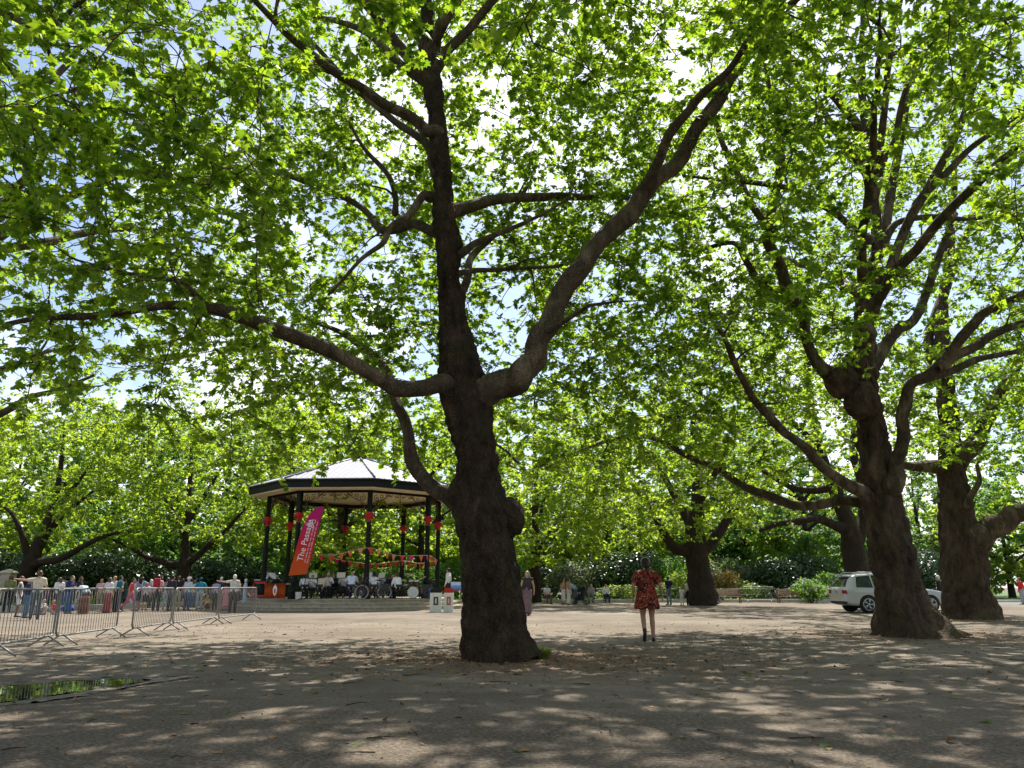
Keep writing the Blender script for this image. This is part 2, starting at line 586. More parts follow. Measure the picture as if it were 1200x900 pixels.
def red_woman():
    J = pose('walk')
    # left foot planted flat under her, right leg pushing off with the heel up: seen from behind
    J.update(kl=Vector((-.085, .06, .49)), al=Vector((-.08, -.10, .17)), tl=Vector((-.085, .035, .035)),
             kr=Vector((.10, .07, .49)), ar=Vector((.115, .10, .075)), tr=Vector((.13, .25, .03)),
             el=Vector((-.275, -.05, 1.14)), wl=Vector((-.29, .03, .92)), hdl=Vector((-.29, .06, .84)),
             er=Vector((.285, -.06, 1.14)), wr=Vector((.335, .04, .93)), hdr=Vector((.345, .075, .85)))
    J['kl'] = Vector((-.085, .09, .50)); J['al'] = Vector((-.085, -.16, .17)); J['tl'] = Vector((-.088, -.04, .03))
    p = ground(760, 752)
    o = empty("person", p, R(-4))
    s = 1.74 / 1.70
    o.scale = (s, s, s)
    tag(o, "woman with a dark bun walking away in a short red floral dress", "person")
    link_mesh("body", union_mesh("body", body_bm(J, 1.12, True), .006, 2), SKIN_TAN, o)
    # dress: loft of horizontal rings with gathers, and puffed sleeves
    bm = bmesh.new()
    prof = [(1.462, .080, .056, -.014), (1.448, .120, .070, -.014), (1.425, .165, .088, -.012), (1.385, .190, .106, -.010), (1.30, .194, .124, -.002), (1.22, .190, .130, .004), (1.12, .186, .130, .0), (1.05, .195, .135, -.004), (.98, .212, .148, -.006),
            (.90, .228, .165, -.01), (.82, .240, .178, -.012), (.74, .250, .19, -.014), (.665, .258, .197, -.014), (.66, .250, .189, -.014), (.74, .262, .195, -.014), (.86, .23, .165, -.012)]
    n = 72
    rings = []
    for i, (z, rx, ry, cy) in enumerate(prof):
        k = max(0, (1.02 - z)) / .36
        ring = []
        for q in range(n):
            a = 2 * math.pi * q / n
            w = 1 + k * (.055 * math.sin(9 * a + .8) + .035 * math.sin(17 * a + 1.3 + z * 3)) + .012 * math.sin(5 * a + z * 14)
            ring.append(bm.verts.new((rx * math.cos(a) * w, cy + ry * math.sin(a) * w, z + k * .012 * math.sin(4 * a + 1))))
        rings.append(ring)
    for a, b in zip(rings[:-1], rings[1:]):
        for q in range(n):
            bm.faces.new((a[q], a[(q + 1) % n], b[(q + 1) % n], b[q]))
    FL = floral_mat()
    build("dress", bm, FL, o, smooth=True)
    for sd, sh, el in ((-1, 'sl', 'el'), (1, 'sr', 'er')):
        bm = bmesh.new()
        a, b = J[sh] + Vector((-sd * .02, 0, .012)), J[sh] * .25 + J[el] * .75
        pts = [a + (b - a) * t for t in (0, .12, .35, .6, .85, 1.0, 1.08)]
        tube(bm, pts, [.062, .084, .092, .090, .085, .078, .066], 28)
        for v in bm.verts:
            v.co += (v.co - (a + b) / 2).normalized() * .006 * math.sin(60 * v.co.z + 35 * v.co.y)
        build("sleeve", bm, FL, o, smooth=True)
    # hair with a low bun, band
    h = J['head']; M = Matrix.Translation(h)
    bm = bmesh.new()
    ball(bm, (0, -.020, .040), (.086, .098, .086), M)
    ball(bm, (0, -.050, -.005), (.080, .064, .085), M)
    ball(bm, (.012, -.105, -.035), (.052, .050, .055), M)
    capsule(bm, [(.012, -.10, -.05), (.018, -.11, -.13)], [.04, .02], 8, M)
    link_mesh("hair", union_mesh("hair", bm, .008, 2), HAIR_DARK, o)
    bm = bmesh.new()
    pts = [(.088 * math.cos(a), -.002 - .045 * (1 + math.sin(a)) * .3 + .0, .052 + .088 * math.sin(a)) for a in np.linspace(-.3, math.pi + .3, 24)]
    tube(bm, [M @ Vector((x * 1.0, y, z)) for x, y, z in pts], .012, 8)
    build("hair_band", bm, cloth("hairband", (0.36, 0.30, 0.24)), o, smooth=True)
    for a, t, nm, m in (('al', 'tl', 'shoe', SHOE_DARK), ('ar', 'tr', 'shoe', SHOE_DARK)):
        bm = bmesh.new()
        A, T = J[a], J[t]
        d = (T - A).normalized()
        up = Vector((0, 0, 1)) - d * d.z
        capsule(bm, [A - d * .045 - up * .035, A * .5 + T * .5 - up * .028, T - up * .004], [.036, .040, .033], 12)
        if a == 'al':
            capsule(bm, [A - d * .02 + Vector((0, -.005, .06)), A - d * .02], [.044, .042], 12)
        link_mesh(nm, union_mesh("shoe", bm, .007, 2), m, o)
    bm = bmesh.new()
    tube(bm, [(.10, .02, 1.44), (.02, -.125, 1.36), (-.10, -.135, 1.20), (-.19, -.09, 1.02)], .009, 6)
    build("bag_strap", bm, SHOE_DARK, o, smooth=True)
    return o


red_woman()
# ------------------------------------------------------------------ the crowd behind the barriers
G = "people standing behind the crowd barriers"
WHITE, OFF, DK, NAVY, JEAN, PALEJ = (.62, .62, .60), (.52, .48, .40), (.022, .022, .026), (.025, .035, .09), (.05, .10, .22), (.30, .34, .38)
KHAKI = (.30, .25, .16)


def crowd(x, y, label, face, Y=None, **k):
    g = ground(x, y)
    if Y is not None: g = Vector((at(x, y, Y).x, Y, 0))
    k['h'] = k.get('h', 1.7) * .92
    return person(label, G, g + Vector((0, .6, 0)), face, **k)


crowd(7, 724, "woman in a pale grey top and white shorts at the left end of the crowd", -60, top=('none', (.42, .42, .44)), low=('shorts', WHITE), hair=('long', HAIR_BROWN), skin=SKIN_BROWN, h=1.66)
crowd(17, 725, "dark haired person in a navy top and blue jeans leaning beside the tall man", -75, kind='hold', top=('long', NAVY), low=('trousers', (.07, .13, .22)), hair=('short', HAIR_DARK), h=1.62)
crowd(27, 727, "tall man in a cream shirt and slate trousers stretching out an arm", 25, kind='point', top=('short', (.56, .52, .42)), low=('trousers', (.07, .10, .12)), hair=('short', HAIR_BROWN), h=1.84)
crowd(33, 720, "child in a dark red top and white shorts beside the tall man", 10, top=('short', (.12, .02, .04)), low=('shorts', (.66, .64, .66)), hair=('bob', HAIR_DARK), skin=SKIN_BROWN, h=1.28)
crowd(41, 721, "child sitting on the ground in a pale top, knees drawn up", 150, kind='floor', top=('short', (.60, .54, .46)), low=('shorts', (.38, .26, .2)), hair=('short', HAIR_FAIR), h=1.30)
crowd(45, 717, "small child in a pink cap standing behind the seated children", 170, top=('short', (.10, .05, .09)), low=('trousers', NAVY), hair=('bob', HAIR_DARK), hat=('cap', (.55, .09, .16)), h=1.05)
crowd(53, 721, "child sitting on the ground in a bright red top", 130, kind='floor', top=('short', (.55, .03, .05)), low=('trousers', (.4, .36, .34)), hair=('bob', HAIR_FAIR), h=1.25)
crowd(56, 719, "woman in a white blouse and black trousers beside the man in navy", 60, kind='hold', top=('short', WHITE), low=('trousers', DK), hair=('long', HAIR_BROWN), h=1.68)
crowd(69, 720, "man in a navy jumper and blue jeans with folded arms", -100, kind='hold', top=('long', NAVY), low=('trousers', JEAN), hair=('short', HAIR_BROWN), h=1.75)
crowd(90, 719, "person stooping in a pale blue shirt and shorts by the brown case", 60, kind='bend', top=('short', (.40, .50, .60)), low=('shorts', (.10, .07, .06)), hair=('short', HAIR_DARK), h=1.68, skin=SKIN_BROWN)
crowd(116, 719, "woman in a pale grey top and long rust red skirt", -20, top=('short', (.55, .55, .56)), low=('maxi', (.22, .05, .045)), hair=('bob', HAIR_BROWN), h=1.66)
crowd(122, 718, "fair haired person in a white top and black trousers by the rust skirt", 40, top=('short', WHITE), low=('trousers', DK), hair=('short', HAIR_FAIR), h=1.74)
crowd(129, 718, "person in a deep teal shirt and dark trousers", -30, kind='hips', top=('short', (.02, .12, .15)), low=('trousers', DK), hair=('short', HAIR_DARK), h=1.76)
crowd(143, 717, "woman in coral top and pink trousers taking a long step", -75, kind='stride', top=('short', (.62, .12, .12)), low=('trousers', (.50, .16, .24)), hair=('long', HAIR_DARK), h=1.68)
crowd(153, 716, "woman in a grey blue top and navy skirt with her arm raised", 70, kind='reach', top=('short', (.26, .30, .40)), low=('skirt', NAVY), hair=('long', HAIR_DARK), h=1.70)
crowd(162, 716, "child in a chequered white top and black shorts", 10, top=('short', (.50, .44, .44)), low=('shorts', DK), hair=('bob', HAIR_FAIR), h=1.45)
tall, JJ = crowd(175, 717, "man in a pink shirt with a red backpack and black trousers", 15, kind='hold', top=('short', (.62, .38, .40)), low=('trousers', DK), hair=('short', HAIR_DARK), h=1.80)
crowd(187, 715, "person in a grey sleeveless top and pale trousers in the second row", 20, top=('none', (.24, .24, .26)), low=('trousers', PALEJ), hair=('short', HAIR_BROWN), h=1.70)
crowd(192, 717, "tall person all in black beside the pink shirted man", -15, top=('long', (.03, .03, .035)), low=('trousers', DK), hair=('short', HAIR_DARK), h=1.80)
crowd(200, 716, "person in a black top and beige trousers", 20, kind='hips', top=('short', DK), low=('trousers', (.40, .36, .26)), hair=('short', HAIR_BROWN), h=1.78)
crowd(212, 716, "person in a white sun hat, pale blue shirt and jeans", -12, top=('short', (.46, .56, .62)), low=('trousers', (.035, .085, .17)), hair=('short', HAIR_WHITE), hat=('brim', (.68, .68, .66)), h=1.72)
crowd(227, 715, "person in a bright teal shirt and cap with pale trousers", 30, kind='hips', top=('short', (.02, .26, .38)), low=('trousers', (.42, .42, .42)), hair=('short', HAIR_DARK), hat=('cap', (.05, .16, .22)), h=1.70)
crowd(238, 714, "child in a mustard yellow top sitting on the kerb", 160, kind='floor', top=('short', (.48, .24, .03)), low=('shorts', (.16, .13, .06)), hair=('bob', HAIR_BROWN), h=1.42)
crowd(246, 715, "person in a purple and white checked shirt with black trousers", 0, top=('short', (.34, .30, .40)), low=('trousers', DK), hair=('short', HAIR_DARK), h=1.60)
crowd(258, 716, "girl in a red and white striped dress", 15, top=('none', (.52, .20, .22)), low=('midi', (.58, .24, .26)), hair=('bob', HAIR_BROWN), h=1.30)
crowd(266, 719, "white haired man in a pale shirt pointing across the crowd", 10, kind='point', top=('short', (.50, .50, .46)), low=('trousers', (.03, .028, .03)), hair=('short', HAIR_WHITE), h=1.80)
crowd(281, 714, "woman in a lavender patterned dress by the bandstand steps", -60, top=('short', (.44, .46, .58)), low=('midi', (.42, .46, .58)), hair=('bob', HAIR_WHITE), h=1.66, skin=SKIN_TAN)

for x, y, lb, fc, kw in [
    (-3, 718, "woman in an olive top half cut off by the left edge", 30, dict(top=('short', (.14, .16, .06)), low=('trousers', DK), hair=('bob', HAIR_BROWN))),
    (23, 716, "person in a maroon top in the second row beside the tall man", -20, dict(top=('short', (.14, .03, .04)), low=('trousers', NAVY), hair=('long', HAIR_DARK))),
    (62, 715, "person in a grey hooded top behind the woman in the white blouse", 20, dict(top=('long', (.20, .20, .22)), low=('trousers', JEAN), hair=('short', HAIR_DARK))),
    (82, 714, "woman in a black vest and cream skirt near the blue bag", -30, dict(top=('none', DK), low=('midi', OFF), hair=('long', HAIR_BROWN))),
    (108, 714, "man in a pale pink polo shirt and khaki shorts", 20, dict(top=('short', (.58, .36, .36)), low=('shorts', KHAKI), hair=('short', HAIR_FAIR))),
    (136, 713, "person in a dark green jacket in the second row", -10, dict(top=('long', (.03, .06, .04)), low=('trousers', DK), hair=('short', HAIR_DARK))),
    (148, 713, "woman in a white sun dress behind the woman in coral", 10, dict(top=('none', WHITE), low=('midi', WHITE), hair=('bob', HAIR_DARK))),
    (157, 713, "person in a striped blue shirt behind the child in checks", 30, dict(top=('short', (.20, .28, .46)), low=('trousers', KHAKI), hair=('short', HAIR_BROWN))),
    (168, 713, "woman in a lilac cardigan with a grey bob", -25, dict(top=('long', (.36, .28, .44)), low=('trousers', DK), hair=('bob', HAIR_WHITE))),
    (206, 712, "woman in a red sleeveless top behind the sun hat", 15, dict(top=('none', (.42, .04, .04)), low=('skirt', DK), hair=('pony', HAIR_DARK))),
    (220, 712, "person in a cream jumper between the sun hat and the teal shirt", -20, dict(top=('long', OFF), low=('trousers', JEAN), hair=('short', HAIR_BROWN))),
    (252, 712, "man in a dark blue polo behind the girl in stripes", 25, dict(top=('short', (.03, .06, .16)), low=('trousers', KHAKI), hair=('short', HAIR_WHITE))),
    (273, 711, "woman in a beige top and brown skirt near the bandstand steps", -30, dict(top=('short', (.42, .34, .24)), low=('midi', (.12, .07, .04)), hair=('bob', HAIR_BROWN))),
]:
    kd = ('stand', 'hold', 'hips')[x % 3]
    crowd(x, y, lb, fc, kind=kd, h=1.60 + (x * 7 % 5) * .05, skin=(SKIN, SKIN_TAN, SKIN, SKIN_BROWN)[x % 4], **kw)
# red backpack on the man's back, a thing he wears
bm = bmesh.new()
box(bm, 0, 0, 0, .30, .16, .44, bevel=.05)
box(bm, 0, -.10, -.06, .22, .07, .22, bevel=.03)
bp_ = build("backpack", bm, cloth("backpack", (.32, .03, .05)), smooth=True)
bp_.location = tall.location + Vector((.03, -.22, 1.29)); bp_.rotation_euler = (0, 0, R(15))
bm = bmesh.new()
for s in (-1, 1):
    tube(bm, [(s * .09, .07, .18), (s * .10, .20, .22), (s * .11, .27, .10), (s * .12, .12, -.15)], .018, 6)
build("strap", bm, cloth("backpack", (.32, .03, .05)), bp_, smooth=True)
tag(bp_, "red backpack worn by the man in the pink shirt", "backpack")

# brown upright case and blue bag on the ground
g = ground(97, 720)
o = empty("instrument_case", g, R(12)); tag(o, "brown upright instrument case standing by the stooping person", "case")
bm = bmesh.new(); box(bm, 0, 0, .37, .40, .28, .70, bevel=.05)
build("shell", bm, simple("case_brown", (.14, .055, .025), rough=.5, var=.3, scale=6), o, smooth=True, autosmooth=40)
bm = bmesh.new(); tube(bm, [(-.10, 0, .71), (-.09, 0, .76), (.09, 0, .76), (.10, 0, .71)], .014, 8); build("handle", bm, SHOE_DARK, o, smooth=True)
bm = bmesh.new()
for z in (.20, .54): box(bm, 0, -.142, z, .38, .012, .03)
build("strap", bm, SHOE_DARK, o)
g = ground(79, 717)
o = empty("duffel_bag", g, R(-10)); tag(o, "bright blue soft bag lying on the ground behind the barriers", "bag")
bm = bmesh.new(); ball(bm, (0, 0, .15), (.34, .19, .15), seg=20, rings=12)
for v in bm.verts: v.co.z = max(v.co.z, .004); v.co.x *= 1 + .06 * math.sin(v.co.z * 20)
build("body_panel", bm, cloth("bagblue", (.02, .05, .34)), o, smooth=True)
bm = bmesh.new(); tube(bm, [(-.16, -.05, .27), (-.1, -.06, .38), (.1, -.06, .38), (.16, -.05, .27)], .014, 8); build("handle", bm, SHOE_DARK, o, smooth=True)

# ------------------------------------------------------------------ people in the middle distance
person("fair woman in a dark top and long mauve skirt walking past the big trunk", None, Vector((at(618, 716, 33).x, 33.0, 0)), 165, kind='walk', top=('none', (.04, .035, .045)), low=('maxi', (.17, .11, .12)),
       hair=('long', HAIR_FAIR), skin=SKIN, h=1.76)
MG = "people by the far flower bed"
def mid(x, Y, label, face, **k):
    return person(label, MG, Vector((at(x, 700, Y).x, Y, 0)), face, **k)
mid(660, 52.5, "dark haired woman in a white skirt facing the pushchair", -80, kind='hips', top=('none', (.40, .22, .15)), low=('midi', WHITE), hair=('long', HAIR_DARK), h=1.68)
mid(666.5, 52, "woman in pale wide trousers with a black waist bag by the pushchair", -60, top=('none', (.42, .24, .16)), low=('trousers', (.60, .58, .54)), hair=('bun', HAIR_BROWN), h=1.66)
mid(674, 53, "man in a light blue shirt bending over the pushchair", 60, kind='bend', top=('short', (.26, .38, .58)), low=('trousers', (.10, .12, .16)), hair=('short', HAIR_DARK), h=1.75)
mid(693, 57.5, "person in grey sitting on the bed's kerb", 170, kind='sit', top=('long', (.28, .27, .30)), low=('trousers', (.16, .15, .16)), hair=('short', HAIR_WHITE), h=1.68)
mid(710, 57.5, "person in a white top and navy trousers sitting on the bed's kerb", 190, kind='sit', top=('long', WHITE), low=('trousers', NAVY), hair=('short', HAIR_FAIR), h=1.70)
mid(641, 55, "person in a white shirt seated beyond the big trunk", 200, kind='sit', top=('short', (.64, .62, .66)), low=('trousers', (.18, .08, .09)), hair=('short', HAIR_BROWN), h=1.66)
mid(784, 51, "man in a navy shirt and grey trousers standing beyond the woman in red", 20, kind='hold', top=('short', (.016, .022, .06)), low=('trousers', (.14, .16, .19)), hair=('short', HAIR_DARK), h=1.76)
mid(799, 50, "small child in a pale outfit beside the stub-limbed plane", 10, top=('short', (.60, .60, .56)), low=('trousers', (.56, .56, .52)), hair=('bob', HAIR_FAIR), h=1.12)
mid(807, 50.5, "person in black half hidden by the stub-limbed plane's trunk", -30, top=('short', (.40, .40, .42)), low=('trousers', DK), hair=('short', HAIR_BROWN), h=1.50)
person("white haired person in a dark jacket between the two right-hand trunks", None, Vector((at(1102, 700, 38.5).x, 38.5, 0)), 60, top=('long', (.02, .02, .024)), low=('trousers', (.03, .03, .035)), hair=('short', HAIR_WHITE), h=1.66)

# the seat that three of them use: low kerb stones are in the bed; the seated man beyond the trunk has a folding stool
def stool(loc, label, seat_h=.45, w=.34, mat=None, rz=0.):
    o = empty("stool", loc, rz)
    tag(o, label, "stool")
    bm = bmesh.new(); box(bm, 0, -.02, seat_h - .03, w, w, .045, bevel=.015); build("seat", bm, mat or SHOE_DARK, o, smooth=True, autosmooth=40)
    for sx in (-1, 1):
        for sy in (-1, 1):
            bm = bmesh.new(); tube(bm, [(sx * w * .34, -.02 + sy * w * .34, seat_h - .05), (sx * w * .46, -.02 + sy * w * .46, 0)], .012, 8); build("leg", bm, STEEL_DARK, o, smooth=True)
    return o
STEEL_DARK = simple("steel_dark", (.06, .06, .065), rough=.4, metal=.8)
stool(Vector((at(641, 700, 55).x, 55.0, 0)), "folding stool under the person in white beyond the big trunk", rz=R(200))
for x_, lb in ((693, "low stool under the person in grey by the kerb"), (710, "low stool under the person with navy trousers by the kerb")):
    stool(Vector((at(x_, 700, 57.5).x, 57.5, 0)), lb, rz=R(180))

# pushchair
def pushchair(loc, rz):
    o = empty("pushchair", loc, rz)
    tag(o, "black pushchair with a hood standing among the people by the flower bed", "pushchair")
    FAB = cloth("pram", (.02, .021, .026))
    bm = bmesh.new(); prism(bm, [(-.20, .25), (.22, .25), (.36, .42), (.18, .48), (.02, .62), (-.20, .98), (-.28, .96)], -.20, .20, Matrix.Rotation(R(90), 4, 'X')); build("seat", bm, FAB, o)
    bm = bmesh.new()
    for k in range(7):
        a = R(20 + k * 15)
        tube(bm, [(-.22 + .36 * math.cos(a) , y * .21, .72 + .36 * math.sin(a)) for y in (-1, -.5, 0, .5, 1)], .03, 6)
    bmesh.ops.convex_hull(bm, input=bm.verts)
    build("hood", bm, FAB, o, smooth=True, autosmooth=50)
    bm = bmesh.new()
    for s in (-1, 1):
        tube(bm, [(-.52, s * .2, 1.02), (-.30, s * .21, .8), (.30, s * .22, .16)], .014, 6)
        tube(bm, [(-.35, s * .22, .15), (.05, s * .21, .55)], .014, 6)
    tube(bm, [(-.52, -.2, 1.02), (-.55, 0, 1.03), (-.52, .2, 1.02)], .016, 6)
    build("frame", bm, STEEL_DARK, o, smooth=True)
    for x_, r_ in ((-.36, .14), (.34, .10)):
        for s in (-1, 1):
            bm = bmesh.new()
            pts = [(x_ + r_ * math.cos(a), s * .25, r_ + .02 + r_ * math.sin(a)) for a in np.linspace(0, 2 * math.pi, 18, endpoint=False)]
            tube(bm, pts, .022, 6, closed=True); 
            for a in range(6):
                tube(bm, [(x_, s * .25, r_ + .02), (x_ + r_ * math.cos(a * 1.047), s * .25, r_ + .02 + r_ * math.sin(a * 1.047))], .006, 5)
            build("wheel", bm, SHOE_DARK, o, smooth=True)
    return o
pushchair(Vector((at(680, 700, 52).x, 52.0, 0)), R(160))
from mathutils import noise as mnoise
# ------------------------------------------------------------------ bark and leaves
def bark_mat(name, dark, pale, patch=0.45, moss=0.0, scale=1.0):
    m, nt, out = new_mat(name)
    b = N(nt, "BsdfPrincipled", Roughness=0.9)
    b.inputs["Specular IOR Level"].default_value = 0.2
    tc = N(nt, "TexCoord")
    mp = N(nt, "Mapping"); mp.inputs["Scale"].default_value = (1, 1, 0.45)
    L(nt, tc, "Object", mp, "Vector")
    n1 = N(nt, "TexNoise", Scale=5.0 * scale, Detail=8.0, Roughness=0.7)
    n2 = N(nt, "TexNoise", Scale=1.7 * scale, Detail=4.0, Roughness=0.6)
    vo = N(nt, "TexVoronoi", Scale=14.0 * scale)
    vo.feature = 'DISTANCE_TO_EDGE'
    nd = N(nt, "TexNoise", Scale=7.0, Detail=3.0)
    mix = N(nt, "MixRGB", Fac=0.12); mix.blend_type = 'LINEAR_LIGHT'
    L(nt, mp, "Vector", mix, "Color1"); L(nt, tc, "Object", nd, "Vector"); L(nt, nd, "Color", mix, "Color2")
    L(nt, mix, "Color", vo, "Vector")
    L(nt, mp, "Vector", n1, "Vector"); L(nt, mp, "Vector", n2, "Vector")
    mid = [(a + c) / 2 for a, c in zip(dark, pale)]
    r1 = ramp(nt, [(0.3, dark), (0.62, mid), (0.8, pale)])
    L(nt, n1, "Fac", r1, "Fac")
    r2 = ramp(nt, [(patch, 0.0), (patch + 0.12, 1.0)])
    L(nt, n2, "Fac", r2, "Fac")
    mx = N(nt, "MixRGB", Color2=rgb(pale)); mx.blend_type = 'MIX'
    L(nt, r2, "Color", mx, "Fac"); L(nt, r1, "Color", mx, "Color1")
    last = mx
    if moss:
        n3 = N(nt, "TexNoise", Scale=2.6, Detail=6.0)
        L(nt, tc, "Object", n3, "Vector")
        r3 = ramp(nt, [(0.5, 0.0), (0.7, moss)])
        L(nt, n3, "Fac", r3, "Fac")
        m3 = N(nt, "MixRGB", Color2=rgb((0.055, 0.06, 0.018)))
        L(nt, r3, "Color", m3, "Fac"); L(nt, last, "Color", m3, "Color1")
        last = m3
    L(nt, last, "Color", b, "Base Color")
    rv = ramp(nt, [(0.0, 0.0), (0.25, 1.0)])
    L(nt, vo, "Distance", rv, "Fac")
    ad = N(nt, "Math"); ad.operation = 'MULTIPLY_ADD'; ad.inputs[1].default_value = 0.45
    L(nt, rv, "Color", ad, 0); L(nt, n1, "Fac", ad, 2)
    bp = N(nt, "Bump", Strength=1.0, Distance=0.06)
    L(nt, ad, "Value", bp, "Height")
    L(nt, bp, "Normal", b, "Normal")
    L(nt, b, "BSDF", out, "Surface")
    return m


def leaf_mat(name, refl, trans, fac=0.5, rough=0.5, hue=0.25):
    """Leaf blade: glossy upper side that also lets light through; each leaf a little different (tint)."""
    m, nt, out = new_mat(name)
    at_ = nt.nodes.new("ShaderNodeAttribute"); at_.attribute_name = "tint"
    def varied(c):
        a = [max(0, c[0] * (1 - hue * 1.1)), c[1] * (1 - hue * 0.8), c[2] * (1 - hue * 0.6)]
        d = [c[0] * (1 + hue * 1.5), c[1] * (1 + hue * 0.9), c[2] * (1 + hue * 0.4)]
        r = ramp(nt, [(0.0, a), (0.5, c), (1.0, d)])
        L(nt, at_, "Fac", r, "Fac")
        return r
    p = N(nt, "BsdfPrincipled", Roughness=rough)
    p.inputs["Specular IOR Level"].default_value = 0.35
    L(nt, varied(refl), "Color", p, "Base Color")
    t = N(nt, "BsdfTranslucent")
    L(nt, varied(trans), "Color", t, "Color")
    mx = N(nt, "MixShader", Fac=fac)
    nt.links.new(p.outputs["BSDF"], mx.inputs[1])
    nt.links.new(t.outputs["BSDF"], mx.inputs[2])
    L(nt, mx, "Shader", out, "Surface")
    return m


BARK = bark_mat("bark_plane", (0.011, 0.007, 0.0045), (0.105, 0.068, 0.042), patch=0.60, moss=0.30)
BARK_OLD = bark_mat("bark_plated", (0.012, 0.008, 0.005), (0.17, 0.115, 0.070), patch=0.585, moss=0.45, scale=0.62)
BARK_LIMB = bark_mat("bark_limb", (0.050, 0.036, 0.022), (0.23, 0.175, 0.11), patch=0.52, moss=0.40, scale=1.4)
BARK_PALE = bark_mat("bark_pale_limb", (0.040, 0.028, 0.016), (0.235, 0.18, 0.11), patch=0.50, moss=0.45, scale=1.6)  # pale limb bark, its colour lightened so the limbs look sunlit
BARK_FAR = bark_mat("bark_far", (0.024, 0.017, 0.012), (0.08, 0.058, 0.04), patch=0.6)
LEAF_PLANE = leaf_mat("leaf_plane", (0.050, 0.116, 0.018), (0.36, 0.55, 0.024), 0.55, hue=0.42)
LEAF_FAR = leaf_mat("leaf_park", (0.085, 0.165, 0.022), (0.44, 0.60, 0.030), 0.55, hue=0.38)
LEAF_GREEN = leaf_mat("leaf_green", (0.062, 0.135, 0.030), (0.22, 0.42, 0.045), 0.5)
LEAF_DARK = leaf_mat("leaf_evergreen", (0.028, 0.060, 0.020), (0.05, 0.11, 0.02), 0.25, rough=0.35)
LEAF_YELLOW = leaf_mat("leaf_golden", (0.26, 0.20, 0.05), (0.32, 0.25, 0.05), 0.4)
LEAF_LIME = leaf_mat("leaf_lime", (0.12, 0.19, 0.03), (0.34, 0.46, 0.05), 0.5)
LEAF_GREY = leaf_mat("leaf_greyish", (0.10, 0.13, 0.06), (0.18, 0.24, 0.08), 0.4)

# blade outlines (unit length, base at origin, tip along +y), fan-filled
LOBED = [(0, 0), (0.20, -0.06), (0.52, 0.10), (0.34, 0.30), (0.50, 0.62), (0.20, 0.58), (0, 1.0),
         (-0.20, 0.58), (-0.50, 0.62), (-0.34, 0.30), (-0.52, 0.10), (-0.20, -0.06)]
STAR = [(0, 0), (0.48, 0.12), (0.30, 0.42), (0, 1.0), (-0.30, 0.42), (-0.48, 0.12)]
DIAMOND = [(0, 0), (0.34, 0.5), (0, 1.0), (-0.34, 0.5)]


def leaf_mesh(name, pos, size, tip, nrm, shape, mat, fold=0.10):
    """One mesh of many blades. pos (n,3) leaf bases, tip / nrm (n,3) axes."""
    n = len(pos)
    o = np.array(shape, float)
    k = len(o)
    if k > 4:
        loc = np.vstack([o, [[0, 0.36]]])
        tris = np.array([(i, (i + 1) % k, k) for i in range(k)])
        z = -np.abs(loc[:, 0]) * fold * 3 - (loc[:, 1] ** 2) * fold
        z[-1] = fold * 0.3
    else:
        loc = o
        tris = np.array([(0, 1, 2), (0, 2, 3)])
        z = -np.abs(loc[:, 0]) * fold * 3
    tip = tip / (np.linalg.norm(tip, axis=1, keepdims=True) + 1e-9)
    sx = np.cross(tip, nrm)
    sx /= (np.linalg.norm(sx, axis=1, keepdims=True) + 1e-9)
    nz = np.cross(sx, tip)
    V = (pos[:, None, :] + size[:, None, None] * (loc[None, :, 0, None] * sx[:, None, :] + loc[None, :, 1, None] * tip[:, None, :] + z[None, :, None] * nz[:, None, :]))
    kv = len(loc)
    T = (tris[None, :, :] + (np.arange(n) * kv)[:, None, None]).reshape(-1)
    me = bpy.data.meshes.new(name)
    me.vertices.add(n * kv)
    me.vertices.foreach_set("co", V.astype(np.float32).reshape(-1))
    me.loops.add(len(T))
    me.loops.foreach_set("vertex_index", T.astype(np.int32))
    nf = len(T) // 3
    me.polygons.add(nf)
    me.polygons.foreach_set("loop_start", np.arange(0, nf * 3, 3, dtype=np.int32))
    a = me.attributes.new("tint", 'FLOAT', 'POINT')
    tint = np.clip(rng.normal(0.5, 0.22, n), 0, 1)
    a.data.foreach_set("value", np.repeat(tint, kv).astype(np.float32))
    me.materials.append(mat)
    me.update(calc_edges=True)
    return me


